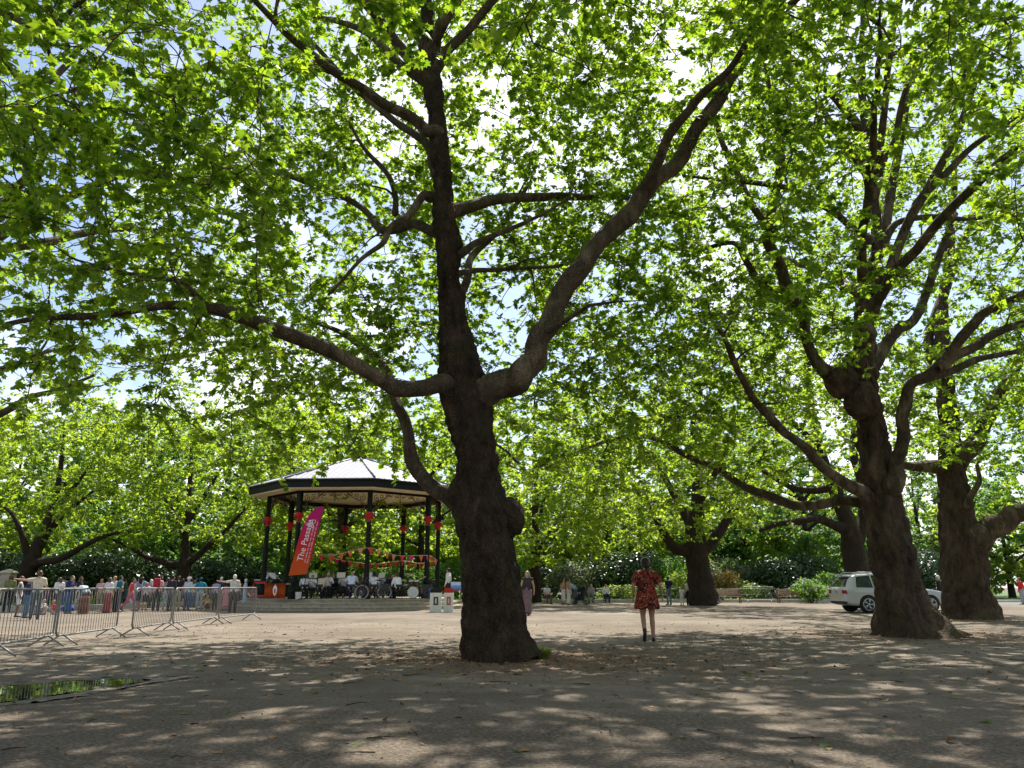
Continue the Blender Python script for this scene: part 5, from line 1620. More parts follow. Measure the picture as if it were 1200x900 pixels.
# roof: standing-seam sheets
bm = bmesh.new()
e0, e1 = oct_(EAVE + .12, 6.480), oct_(EAVE + .12, 6.520)
A0, A1 = Vector((0, 0, (APEX + U))), Vector((0, 0, (APEX + U) + .05))
for k in range(8):
    a, b = e1[k], e1[(k + 1) % 8]
    n_ = 15
    for q in range(n_):
        p0, p1 = a.lerp(b, q / n_), a.lerp(b, (q + 1) / n_)
        t = .985
        v = [bm.verts.new(x) for x in (p0, p1, p1.lerp(A1, t), p0.lerp(A1, t))]
        bm.faces.new(v)
    va = [bm.verts.new(x) for x in (e0[k], e0[(k + 1) % 8], A0)]
    bm.faces.new(va[::-1])
    va = [bm.verts.new(x) for x in (e0[k], e1[k], b, e0[(k + 1) % 8])]
    bm.faces.new(va)
bmesh.ops.remove_doubles(bm, verts=bm.verts, dist=.001)
rf = build("roof", bm, ROOFW, bs)
for k in range(8):
    bm = bmesh.new()
    a, b = e1[k], e1[(k + 1) % 8]
    mid_ = (a + b) / 2
    for q in range(1, 15):
        p0 = a.lerp(b, q / 15)
        f = 1 - abs(q / 15 - .5) * 2
        p1 = p0 + (A1 - mid_) * max(.03, f * .96)
        tube(bm, [p0 + Vector((0, 0, .01)), p1 + Vector((0, 0, .01))], .018, 4)
    build("seam", bm, simple("roof_seam", (.55, .55, .56), rough=.5) if k == 0 else bpy.data.materials["roof_seam"], rf)
for k in range(8):
    bm = bmesh.new(); tube(bm, [e1[k] + Vector((0, 0, .02)), A1 + Vector((0, 0, .02))], .055, 8); build("ridge", bm, ROOFTRIM, rf, smooth=True)
bm = bmesh.new()
lathe(bm, [(.45, (APEX + U) - .12), (.45, (APEX + U) + .15), (.34, (APEX + U) + .2), (.2, (APEX + U) + .55), (.10, (APEX + U) + .7), (.14, (APEX + U) + .78), (.10, (APEX + U) + .86), (.02, (APEX + U) + 1.25)], 16)
build("finial", bm, GREEN_BLK, bs, smooth=True, autosmooth=40)
# scrolled iron spandrels and frieze between columns
def spiral(c, r0, turns, s, flip):
    return [(c[0] + s * r0 * (1 - t) * math.cos(turns * 6.283 * t + 1.57), c[1] + flip * r0 * (1 - t) * math.sin(turns * 6.283 * t + 1.57)) for t in np.linspace(0, .92, 20)]
IRON = simple("iron_brown_black", (.035, .018, .012), rough=.45, var=.3)
cols = oct_(COLR, 0)
for k in range(8):
    a, b = cols[k], cols[(k + 1) % 8]
    ln = (b - a).length
    ex = (b - a).normalized()
    def W(s, z): return a + ex * s + Vector((0, 0, z))
    bm = bmesh.new()
    tube(bm, [W(.12, 5.920), W(ln - .12, 5.920)], .018, 6)
    for s0, sg in ((.12, 1), (ln - .12, -1)):
        for (cx, cz, r_, tn, fl) in ((.30, 5.620, .19, 1.6, 1), (.62, 5.720, .15, 1.5, -1), (.24, 5.280, .14, 1.5, -1), (.92, 5.800, .10, 1.4, 1), (.17, 5.060, .09, 1.3, 1)):
            tube(bm, [W(s0 + sg * x_, z_) for x_, z_ in spiral((cx, cz), r_, tn, 1, fl)], .017, 6)
        tube(bm, [W(s0, 4.940), W(s0 + sg * .16, 5.160), W(s0 + sg * .40, 5.470), W(s0 + sg * .75, 5.620), W(s0 + sg * 1.1, 5.880)], .022, 6)
    for q in np.linspace(1.25, ln - 1.25, 4):
        pts = [W(q + .14 * math.cos(t), 5.880 - .13 * abs(math.sin(t))) for t in np.linspace(0, math.pi, 9)]
        tube(bm, pts, .016, 6)
        pts = [W(q + .06 * math.cos(t), 5.820 - .05 * math.sin(t)) for t in np.linspace(0, 6.700, 9)]
        tube(bm, pts, .012, 5)
    tube(bm, [W(ln / 2, 5.900), W(ln / 2, 5.560)], .018, 6)
    lathe(bm, [(.01, -.08), (.04, -.02), (.01, .05)], 8, Matrix.Translation(W(ln / 2, 5.540)))
    build("spandrel", bm, IRON, bs, smooth=True)
# low railing round the back and right-hand bays
for k in range(1, 7):
    a, b = cols[k], cols[(k + 1) % 8]
    ln = (b - a).length; ex = (b - a).normalized()
    def W(s, z): return a + ex * s + Vector((0, 0, z))
    bm = bmesh.new()
    tube(bm, [W(.15, PLAT + .98), W(ln - .15, PLAT + .98)], .026, 8)
    tube(bm, [W(.15, PLAT + .12), W(ln - .15, PLAT + .12)], .018, 6)
    for s in np.arange(.3, ln - .2, .16): tube(bm, [W(s, PLAT + .12), W(s, PLAT + .98)], .010, 5)
    build("railing", bm, GREEN_BLK, bs, smooth=True)

# ------------------------------------------------------------------ bunting in two strings
BUNT = [cloth("bunt_red", (.56, .05, .035)), cloth("bunt_orange", (.62, .14, .04)), cloth("bunt_pink", (.55, .03, .16)), cloth("bunt_peach", (.68, .26, .13))]
def bunting(label, pts, n, size, seed):
    random.seed(seed)
    root = empty("bunting", pts[0])
    tag(root, label, "bunting", "bunting strings in the bandstand")
    o = Vector(pts[0])
    C = [Vector(c) - o for c in catmull(pts, 10)]
    bm = bmesh.new(); tube(bm, C, .012, 5); build("string", bm, cloth("bunt_cord", (.62, .5, .45)), root, smooth=True)
    cum = [0]
    for p, q in zip(C, C[1:]): cum.append(cum[-1] + (q - p).length)
    for k in range(n):
        s = (k + .5) / n * cum[-1]
        j = max(i for i in range(len(C) - 1) if cum[i] <= s)
        p = C[j].lerp(C[j + 1], (s - cum[j]) / max(cum[j + 1] - cum[j], 1e-6))
        ex = (C[j + 1] - C[j]).normalized()
        nrm = ex.cross(Vector((0, 0, 1))).normalized()
        sw = random.uniform(-.1, .1)
        bm = bmesh.new()
        A, B_, Cc = p - ex * size * .5, p + ex * size * .5, p + Vector((0, 0, -size * 1.15)) + nrm * sw + ex * random.uniform(-.04, .04)
        fr_, bk = [], []
        for v in (A, B_, Cc): fr_.append(bm.verts.new(v + nrm * .004)); bk.append(bm.verts.new(v - nrm * .004))
        bm.faces.new(fr_); bm.faces.new(bk[::-1])
        for i in range(3): bm.faces.new((fr_[i], bk[i], bk[(i + 1) % 3], fr_[(i + 1) % 3]))
        build("pennant", bm, BUNT[random.choice((0, 0, 1, 1, 2, 3))], root)
cw = [BC + v for v in cols]
fz = lambda v, z: Vector((v.x, v.y, z))
# columns 7 (front left), 0 (front), 1 (front right), 2 (right), 3 (back right), 4 (back), 5, 6
bunting("upper string of red and pink pennants slung between the bandstand's front columns",
        [fz(cw[7] * .85 + cw[0] * .15, 2.75), fz(cw[7] * .45 + cw[0] * .55, 2.72), fz(cw[0], 3.05) + Vector((0, -.15, 0)), fz((cw[0] + cw[1]) / 2, 2.72), fz(cw[1], 2.76) + Vector((.05, -.15, 0)), fz(cw[2], 2.62)], 21, .30, 4)
bunting("lower string of orange pennants slung between the bandstand's rear columns",
        [fz(cw[5] * .3 + cw[4] * .7, 2.9), fz(cw[4], 2.72) + Vector((0, -.15, 0)), fz((cw[4] + cw[3]) / 2, 2.5), fz(cw[3], 2.68) + Vector((0, -.15, 0)), fz((cw[3] + cw[2]) / 2, 2.5), fz(cw[2], 2.6) + Vector((0, -.15, 0))], 20, .30, 5)


# ------------------------------------------------------------------ lettering
def text_mesh(body, size, depth=.004):
    cu = bpy.data.curves.new("lettering", 'FONT')
    cu.body = body; cu.size = size; cu.extrude = depth
    cu.align_x = 'LEFT'
    ob = bpy.data.objects.new("lettering", cu)
    col.objects.link(ob)
    me = bpy.data.meshes.new_from_object(ob.evaluated_get(bpy.context.evaluated_depsgraph_get()))
    bpy.data.objects.remove(ob)
    return me


def sheet_mat(name, stops, axis=2, z0=0., z1=1., rough=.7):
    """Printed fabric whose dye runs from one colour to the next along the object's height."""
    m, nt, out = new_mat(name)
    b = N(nt, "BsdfPrincipled", Roughness=rough)
    b.inputs["Specular IOR Level"].default_value = .2
    tc = N(nt, "TexCoord"); sp = N(nt, "SeparateXYZ"); L(nt, tc, "Object", sp, "Vector")
    mr = N(nt, "MapRange"); mr.inputs["From Min"].default_value = z0; mr.inputs["From Max"].default_value = z1
    L(nt, sp, "XYZ"[axis], mr, "Value")
    r = ramp(nt, stops); L(nt, mr, "Result", r, "Fac")
    L(nt, r, "Color", b, "Base Color")
    t = N(nt, "BsdfTranslucent"); L(nt, r, "Color", t, "Color")
    mx_ = N(nt, "MixShader", Fac=.25)
    nt.links.new(b.outputs[0], mx_.inputs[1]); nt.links.new(t.outputs[0], mx_.inputs[2])
    L(nt, mx_, "Shader", out, "Surface")
    return m


# feather flag: stands on the steps in front of the left-hand columns
FY = 40.0
fp = Vector((at(353, 700, FY).x, FY, PLAT))
ff = empty("feather_flag", fp)
ff.scale = (1.2, 1.2, 1.2)
tag(ff, "tall feather flag shading from orange to magenta with white lettering", "flag")
lean = math.tan(R(11))
def fl(x, z): return Vector((x + lean * (z - 1.6) - .05, 0, z))
left = [(-.42, .95), (-.40, 1.6), (-.39, 2.3), (-.36, 2.9), (-.28, 3.3), (-.14, 3.6), (.06, 3.78), (.30, 3.84)]
right = [(.33, 3.80), (.33, 3.3), (.33, 2.6), (.33, 2.0), (.33, 1.4), (.32, 1.02)]
out_ = [fl(x, z) for x, z in left + right]
bm = bmesh.new()
fv = [bm.verts.new(v + Vector((0, -.006, 0))) for v in out_]; bv = [bm.verts.new(v + Vector((0, .006, 0))) for v in out_]
bm.faces.new(fv); bm.faces.new(bv[::-1])
for i in range(len(fv)): bm.faces.new((fv[i], bv[i], bv[(i + 1) % len(fv)], fv[(i + 1) % len(fv)]))
bmesh.ops.triangulate(bm, faces=[f for f in bm.faces if len(f.verts) > 4])
sail = build("sail", bm, sheet_mat("flag_print", [(0, (.68, .12, .02)), (.2, (.68, .09, .02)), (.42, (.66, .03, .035)), (.66, (.60, .02, .12)), (1, (.50, .015, .19))], z0=.95, z1=3.84), ff)
bm = bmesh.new()
tube(bm, [fl(.34, 0.02), fl(.345, 1.0), fl(.345, 2.5), fl(.345, 3.4), fl(.33, 3.82)], [.02, .018, .016, .012, .008], 8)
build("pole", bm, STEEL_DARK, ff, smooth=True)
bm = bmesh.new(); box(bm, fl(.34, 0).x, 0, .02, .5, .06, .03); box(bm, fl(.34, 0).x, 0, .02, .06, .5, .031); build("base_cross", bm, STEEL_DARK, ff)
WPRINT = simple("white_print", (.78, .74, .74), rough=.7, var=.05)
WFAINT = simple("pale_print", (.74, .52, .52), rough=.7, var=.05)
rot = Matrix.Rotation(R(90), 4, 'X')
def put_text(body, size, x, z, mat):
    me = text_mesh(body, size)
    q = link_mesh("lettering", me, mat, sail)
    p = fl(x, z)
    q.matrix_local = Matrix.Translation((p.x, -.013, p.z)) @ rot @ Matrix.Rotation(R(90) - math.atan(lean), 4, 'Z')
    return q
put_text("The Passage", .36, .02, 1.52, WPRINT)
for x_, z0_, z1_ in ((.125, 1.50, 2.95), (.235, 1.48, 3.10)):      # two lines of print too small to read
    bm = bmesh.new()
    z_ = z0_
    random.seed(int(x_ * 1000))
    while z_ < z1_:
        for _ in range(random.randint(3, 8)):
            ht = random.choice((.038, .038, .055))
            p = fl(x_ - ht / 2 + .02, z_)
            box(bm, p.x, -.011, p.z, ht, .006, .022, M=None)
            z_ += .034
        z_ += .045
    build("small_print", bm, WFAINT, sail)
# the doorway-and-figure mark above the name
bm = bmesh.new()
def stroke(pts, r=.014): tube(bm, [fl(x, z) + Vector((0, -.012, 0)) for x, z in pts], r, 5)
stroke([(.14, 3.14), (.14, 3.24), (.02, 3.26), (-.16, 3.2)]); stroke([(.14, 3.14), (.02, 3.10), (-.02, 2.96)])
stroke([(-.20, 3.02), (-.08, 3.10), (.04, 3.14)]); stroke([(-.20, 3.14), (-.10, 3.04), (.0, 2.98)]); stroke([(-.26, 3.06), (-.20, 3.12)])
stroke([(.02, 3.2), (-.06, 3.08), (-.12, 2.92)])
build("emblem", bm, WPRINT, sail, smooth=True)

# ------------------------------------------------------------------ orange stall, red board, side table on the platform's left
ORANGE = cloth("orange_cloth", (.62, .13, .03))
tY = 39.9
tb = empty("stall_table", Vector((at(324, 700, tY).x, tY, PLAT)))
tag(tb, "stall table hung with an orange cloth bearing a white flame emblem", "table")
w_ = 1.05
bm = bmesh.new(); box(bm, 0, .02, .74, w_ + .06, .66, .04, bevel=.01); build("table_top", bm, OFFW if 'OFFW' in globals() else simple("off_white", (.6, .58, .54), rough=.6), tb)
bm = bmesh.new()
n_ = 24
rows = []
for z in (.765, .4, .05):
    rows.append([bm.verts.new((-(w_ / 2) + w_ * q / n_, -.34 - (.765 - z) * .035 * (1 + math.sin(q * 1.1)), z)) for q in range(n_ + 1)])
for a, b in zip(rows, rows[1:]):
    for q in range(n_): bm.faces.new((a[q], a[q + 1], b[q + 1], b[q]))
bmesh.ops.solidify(bm, geom=bm.faces[:], thickness=.008)
ck = build("front_cloth", bm, ORANGE, tb, smooth=True)
bm = bmesh.new()
def flat(pts, y=-.43, t=.006):
    f = [bm.verts.new((x, y, z)) for x, z in pts]; b = [bm.verts.new((x, y + t, z)) for x, z in pts]
    bm.faces.new(f); bm.faces.new(b[::-1])
    for i in range(len(f)): bm.faces.new((f[i], b[i], b[(i + 1) % len(f)], f[(i + 1) % len(f)]))
flat([(.02 + .10 * math.sin(t) * (1 - .25 * math.cos(t)), .42 - .24 * math.cos(t) + (.05 if abs(t) > 3 else 0)) for t in np.linspace(-3.1, 3.1, 22)], t=.012)
build("emblem", bm, WPRINT, ck)
bm = bmesh.new(); flat([(.02 + .045 * math.sin(t), .40 - .13 * math.cos(t)) for t in np.linspace(-3.1, 3.1, 16)], y=-.436, t=.008); build("emblem", bm, ORANGE, ck)
for sx in (-1, 1):
    for sy in (-1, 1):
        bm = bmesh.new(); tube(bm, [(sx * w_ * .46, .02 + sy * .28, .72), (sx * w_ * .46, .02 + sy * .28, 0)], .016, 8); build("leg", bm, STEEL_DARK, tb, smooth=True)

rY = 43.35#
rb = empty("display_stand", Vector((at(303, 700, rY).x, rY, PLAT)), R(6))
tag(rb, "red tubular stand with a pink cloth, left of the orange stall", "stand")
bm = bmesh.new()
tube(bm, [(-.42, -.25, .02), (-.28, 0, .90), (.34, 0, .90), (.40, -.25, .02)], .022, 8)
tube(bm, [(-.42, .25, .02), (-.28, 0, .88), (.34, 0, .88), (.40, .25, .02)], .022, 8)
tube(bm, [(-.42, -.25, .06), (.40, -.25, .06)], .022, 8)
build("frame", bm, cloth("frame_red", (.58, .06, .03)), rb, smooth=True)
bm = bmesh.new(); box(bm, 0, -.12, .10, .80, .34, .14, bevel=.04); build("pink_cloth", bm, cloth("pinkcloth", (.55, .06, .10)), rb, smooth=True)
bm = bmesh.new(); box(bm, .03, .01, .83, .56, .02, .13); build("header_panel", bm, cloth("frame_red", (.58, .06, .03)), rb)
wt_ = empty("folding_table", Vector((at(314, 690, 46.2).x, 46.2, PLAT)))
tag(wt_, "long pale folding table at the back left of the bandstand", "table")
bm = bmesh.new(); box(bm, 0, 0, .98, 1.5, .6, .05, bevel=.012); build("table_top", bm, simple("table_white", (.66, .66, .66), rough=.5), wt_)
bm = bmesh.new(); box(bm, 0, -.22, .75, 1.3, .02, .40); build("apron", bm, cloth("dark_apron", (.02, .05, .045)), wt_)
for sx in (-1, 1):
    for sy in (-1, 1):
        bm = bmesh.new(); tube(bm, [(sx * .62, sy * .22, .96), (sx * .66, sy * .25, 0)], .016, 8); build("leg", bm, STEEL_DARK, wt_, smooth=True)

# ------------------------------------------------------------------ the band
BG = "band members on the bandstand"
def chair(x, y, rz, label):
    o = empty("folding_chair", Vector((x, y, PLAT)), rz)
    tag(o, label, "chair", "chairs on the bandstand")
    bm = bmesh.new(); box(bm, 0, 0, .435, .40, .40, .03, bevel=.01); build("seat", bm, SHOE_DARK, o)
    bm = bmesh.new(); box(bm, 0, -.21, .66, .38, .02, .13, bevel=.008); build("backrest", bm, SHOE_DARK, o)
    for s in (-1, 1):
        bm = bmesh.new(); tube(bm, [(s * .19, -.22, .74), (s * .19, -.19, .45), (s * .19, -.24, 0)], .011, 6); build("leg", bm, STEEL_DARK, o, smooth=True)
        bm = bmesh.new(); tube(bm, [(s * .19, .19, .43), (s * .19, .20, 0)], .011, 6); build("leg", bm, STEEL_DARK, o, smooth=True)
def band(x, Y, label, face, seat=None, **k):
    p = Vector((at(x, 690, Y).x, Y, PLAT))
    person(label, BG, p, face, **k)
    if seat: chair(p.x, p.y, R(face), seat)
band(357, 42.35, "seated player in white sleeves and dark trousers behind the feather flag", 15, "chair of the player next to the feather flag", kind='sitlean', top=('long', (.70, .70, .72)), low=('trousers', DK), hair=('short', HAIR_DARK))
band(376, 41.35, "broad seated player in a cream shirt bending over an instrument", -10, "chair of the player in the cream shirt", kind='sitlean', top=('long', (.66, .57, .43)), low=('trousers', DK), hair=('bob', HAIR_BROWN), girth=1.18)
band(391, 44.25, "seated player all in black behind the cream shirted player", 160, "chair of the player all in black", kind='sitplay', top=('long', DK), low=('trousers', DK), hair=('long', simple("hair_auburn", (.10, .02, .015), rough=.5, var=.3)))
band(412, 40.95, "bald player in a pale blue shirt sitting next to the bicycle", 0, "chair of the bald player", kind='sitplay', top=('short', (.62, .70, .82)), low=('trousers', NAVY), hair=(None, None), h=1.84)
band(425, 44.35, "seated player with fair hair facing out between bald player and front column", 175, "chair of the fair haired player", kind='sitplay', top=('long', (.12, .07, .06)), low=('trousers', DK), hair=('short', HAIR_FAIR))
band(438, 42.15, "dark haired player in a white shirt seated behind the front column", 20, "chair of the player behind the front column", kind='sit', top=('short', (.74, .78, .84)), low=('trousers', (.12, .02, .04)), hair=('short', HAIR_DARK), h=1.76)
band(452, 42.95, "seated player in a navy jacket leaning towards the drums", -50, "chair of the player in the navy jacket", kind='sitlean', top=('long', (.02, .022, .035)), low=('trousers', DK), hair=('bob', HAIR_BROWN))
band(465, 41.95, "player in a white shirt seated between the navy jacket and the drums", 40, "chair of the player nearest the drums", kind='sit', top=('long', (.80, .80, .80)), low=('trousers', DK), hair=('short', HAIR_BROWN), h=1.74)
band(322, 44.35, "person in a white shirt stooping at the pale table", 60, None, kind='bend', top=('long', (.64, .64, .66)), low=('trousers', DK), hair=('short', HAIR_BROWN), h=1.78)
person("man in a white shirt standing at the right end of the bandstand", BG, Vector((at(525, 690, 43.35).x, 43.35, PLAT * .66)), 70, top=('long', (.66, .64, .64)), low=('trousers', DK), hair=('short', HAIR_DARK), h=1.76)

band(366, 42.6, "young player in a white shirt behind the cream shirted player's left shoulder", 170, "chair of the young player facing the cream shirted one", kind='sitplay', top=('short', (.78, .78, .80)), low=('trousers', DK), hair=('short', HAIR_BROWN), h=1.6)
band(384, 43.9, "grey haired player in a white shirt at the back, beyond the cream shirted player", 185, "chair of the grey haired player at the back", kind='sitplay', top=('long', (.74, .74, .76)), low=('trousers', DK), hair=('short', HAIR_WHITE), h=1.78)
band(402, 44.6, "player in a white blouse behind the pale music score", 175, "chair of the player in the white blouse", kind='sitplay', top=('long', (.76, .76, .76)), low=('midi', DK), hair=('bob', HAIR_DARK), h=1.72)
band(446, 44.2, "player in a pale grey shirt at the back, right of the front column", 190, "chair of the player in the pale grey shirt", kind='sitplay', top=('short', (.56, .57, .6)), low=('trousers', DK), hair=('short', HAIR_DARK), h=1.74)
band(460, 45.0, "red haired player in a black top at the back near the drums", 185, "chair of the red haired player at the back", kind='sitplay', top=('long', DK), low=('trousers', DK), hair=('long', simple("hair_red", (.22, .06, .02), rough=.5, var=.3)), h=1.7)

# music stands
MS = empty("music_stand", Vector((at(399, 690, 42.35).x, 42.35, PLAT)), R(8))
tag(MS, "music stand holding a pale score in front of the player all in black", "music stand", "music stands on the bandstand")
bm = bmesh.new()
for a in (0, 2.1, 4.2): tube(bm, [(0, 0, .28), (.26 * math.cos(a), .26 * math.sin(a), .01)], .009, 6)
tube(bm, [(0, 0, .2), (0, 0, 1.1)], .011, 6)
build("tripod", bm, STEEL_DARK, MS, smooth=True)
bm = bmesh.new(); box(bm, 0, 0, 0, .48, .012, .32, M=Matrix.Translation((0, -.02, 1.18)) @ Matrix.Rotation(R(-20), 4, 'X')); ds = build("desk", bm, STEEL_DARK, MS)
bm = bmesh.new(); box(bm, 0, -.012, .02, .43, .006, .30, M=Matrix.Translation((0, -.02, 1.18)) @ Matrix.Rotation(R(-20), 4, 'X')); build("score", bm, simple("paper", (.66, .64, .52), rough=.8), ds)
for x_, Y_, rz, lb in ((366, 43.35, 20, "music stand with a score between the flag and the cream shirted player"), (431, 43.15, -6, "music stand with a score behind the bald player"), (447, 43.65, -25, "music stand with a score beside the navy jacketed player")):
    dup(MS, Vector((at(x_, 690, Y_).x, Y_, PLAT)), R(rz), lb)

# drum kit
dk = empty("drum_kit", Vector((at(485, 690, 42.35).x, 42.35, PLAT)))
tag(dk, "drum kit with raised cymbals at the right of the bandstand", "drum kit")
BRASS = simple("cymbal_metal", (.62, .55, .40), rough=.3, metal=.85, var=.15)
SHELL = simple("drum_shell", (.10, .06, .035), rough=.3, coat=.4)
HEADM = simple("drum_head", (.6, .6, .57), rough=.5)
def cyl(bm, c, r, h, M=Matrix.Identity(4)):
    lathe(bm, [(r, -h / 2), (r, h / 2)], 28, Matrix.Translation(c) @ M)
for c, r, h, M in (((0, -.1, .32), .30, .42, Matrix.Rotation(R(90), 4, 'X')), ((-.42, -.15, .62), .18, .14, Matrix.Rotation(R(8), 4, 'X')), ((.46, .0, .42), .22, .36, Matrix.Identity(4)), ((-.14, -.1, .80), .15, .22, Matrix.Rotation(R(20), 4, 'X')), ((.16, -.1, .80), .15, .22, Matrix.Rotation(R(20), 4, 'X'))):
    bm = bmesh.new(); cyl(bm, c, r, h, M); d_ = build("drum", bm, SHELL, dk, smooth=True, autosmooth=40)
    bm = bmesh.new()
    for s in (-1, 1):
        lathe(bm, [(r * .97, s * (h / 2 + .004)), (r * .5, s * (h / 2 + .006)), (.01, s * (h / 2 + .006))], 28, Matrix.Translation(c) @ M)
    build("drum_head", bm, HEADM, d_)
    bm = bmesh.new()
    for s in (-1, 1): lathe(bm, [(r + .004, s * h / 2 - .02), (r + .014, s * h / 2 - .01), (r + .012, s * h / 2 + .012)], 28, Matrix.Translation(c) @ M, cap=False)
    build("hoop", bm, STEEL_DARK, d_, smooth=True)
for x_, y_, z_, r_, tx in ((-.22, .05, 1.22, .26, 14), (.42, .10, 1.06, .23, -24), (-.62, -.02, .95, .18, 4)):
    bm = bmesh.new()
    M = Matrix.Translation((x_, y_, z_)) @ Matrix.Rotation(R(tx), 4, 'Y') @ Matrix.Rotation(R(14), 4, 'X')
    lathe(bm, [(r_, -.012), (r_ * .6, .004), (.05, .014), (.035, .03), (.004, .034), (.004, .026), (.05, .008), (r_ * .6, -.002), (r_, -.016)], 32, M, cap=False)
    cy = build("cymbal", bm, BRASS, dk, smooth=True)
    bm = bmesh.new()
    tube(bm, [(x_, y_, z_ + .05), (x_, y_, .35)], .010, 6)
    for a in (0.4, 2.5, 4.6): tube(bm, [(x_, y_, .38), (x_ + .22 * math.cos(a), y_ + .22 * math.sin(a), .01)], .009, 6)
    build("stand", bm, STEEL_DARK, cy, smooth=True)
bm = bmesh.new(); 
dsx = at(497, 690, 43.35).x
ch_ = stool(Vector((at(489, 690, 43.25).x, 43.25, PLAT)), "round black drummer's stool behind the drum kit", .5, .32)
# loudspeaker, backpack, bottle
sp_ = empty("loudspeaker", Vector((at(501, 690, 42.15).x, 42.15, PLAT)), R(-10))
tag(sp_, "black loudspeaker on the platform right of the drums", "loudspeaker")
bm = bmesh.new(); box(bm, 0, 0, .36, .42, .38, .70, bevel=.03); build("cabinet", bm, SHOE_DARK, sp_, smooth=True, autosmooth=40)
bm = bmesh.new()
lathe(bm, [(.15, 0), (.13, .01), (.05, -.02), (.01, -.02)], 24, Matrix.Translation((0, -.192, .26)) @ Matrix.Rotation(R(90), 4, 'X'))
lathe(bm, [(.06, 0), (.05, .01), (.01, -.01)], 20, Matrix.Translation((0, -.192, .56)) @ Matrix.Rotation(R(90), 4, 'X'))
build("driver", bm, STEEL_DARK, sp_, smooth=True)
bm = bmesh.new(); box(bm, 0, 0, .26, .30, .20, .48, bevel=.06); box(bm, 0, -.12, .17, .22, .08, .22, bevel=.03)
o = build("backpack", bm, cloth("bluepack", (.03, .07, .20)), smooth=True); o.location = Vector((at(506, 690, 40.35).x, 40.35, PLAT)); tag(o, "blue backpack leaning on the right of the bandstand platform", "backpack")
bm = bmesh.new(); tube(bm, [(-.05, .02, .49), (-.04, .02, .55), (.04, .02, .55), (.05, .02, .49)], .012, 6); build("handle", bm, SHOE_DARK, o, smooth=True)
bm = bmesh.new(); lathe(bm, [(.13, 0), (.14, .02), (.155, .33), (.16, .34), (.15, .35)], 20)
o = build("bucket", bm, simple("bucket_white", (.68, .68, .70), rough=.5), smooth=True, autosmooth=40); o.location = Vector((at(349.5, 700, 39.95).x, 39.95, PLAT)); tag(o, "small white bucket standing at the foot of the feather flag", "bucket")
bm = bmesh.new(); tube(bm, [(-.155, 0, .32), (-.10, -.02, .22), (0, -.165, .16), (.10, -.02, .22), (.155, 0, .32)], .006, 5); build("handle", bm, STEEL_DARK, o, smooth=True)

# ------------------------------------------------------------------ collection boxes and the blue sign at the right of the steps
def cbox(x, Y, label, lidmat, panelmat, w=.62, h=.86):
    o = empty("ballot_box", Vector((at(x, 715, Y).x, Y, 0)), R(3))
    tag(o, label, "box", "boxes at the bandstand's right corner")
    bm = bmesh.new(); box(bm, 0, 0, h / 2, w, .45, h, bevel=.012); build("cabinet", bm, simple("box_cream", (.62, .63, .56), rough=.6, var=.12, scale=4) if "box_cream" not in bpy.data.materials else bpy.data.materials["box_cream"], o)
    bm = bmesh.new(); prism(bm, [(-w * .48, -.22), (w * .48, -.22), (w * .42, .20), (-w * .42, .20)], h + .002, h + .20); build("lid", bm, lidmat, o)
    bm = bmesh.new(); box(bm, w * .02, -.232, h * .58, w * .42, .012, h * .42); pn = build("panel", bm, panelmat, o)
    bm = bmesh.new()
    box(bm, w * .02, -.242, h * .58, w * .16, .008, h * .26)
    build("mark", bm, simple("box_mark", (.5, .46, .4)) if "box_mark" not in bpy.data.materials else bpy.data.materials["box_mark"], pn)
cbox(510.5, 36.9, "white box with a dark lid and dark panel by the bandstand steps", cloth("lid_dark", (.02, .02, .022)), cloth("panel_dark", (.05, .055, .055)), .52)
cbox(525.5, 37.0, "white box with a red lid and red panel by the bandstand steps", cloth("lid_red", (.42, .03, .02)), cloth("panel_red", (.40, .08, .05)), .44)
sg = empty("display_table", Vector((at(538, 700, 40.6).x, 40.6, 0)), R(4))
tag(sg, "small table with a slanted blue and white sign beside the big trunk", "table")
bm = bmesh.new(); box(bm, 0, 0, .92, .9, .5, .035); build("table_top", bm, cloth("reddish", (.30, .05, .05)), sg)
bm = bmesh.new(); box(bm, 0, 0, 0, .86, .03, .44, M=Matrix.Translation((0, -.05, 1.16)) @ Matrix.Rotation(R(-28), 4, 'X')); pn = build("sign_board", bm, sheet_mat("sign_blue", [(0, (.05, .16, .42)), (.55, (.24, .40, .66)), (.6, (.62, .66, .72)), (1, (.40, .52, .70))], z0=.95, z1=1.4), sg)
for sx in (-1, 1):
    for sy in (-1, 1):
        bm = bmesh.new(); tube(bm, [(sx * .40, sy * .2, .9), (sx * .43, sy * .22, 0)], .015, 8); build("leg", bm, STEEL_DARK, sg, smooth=True)

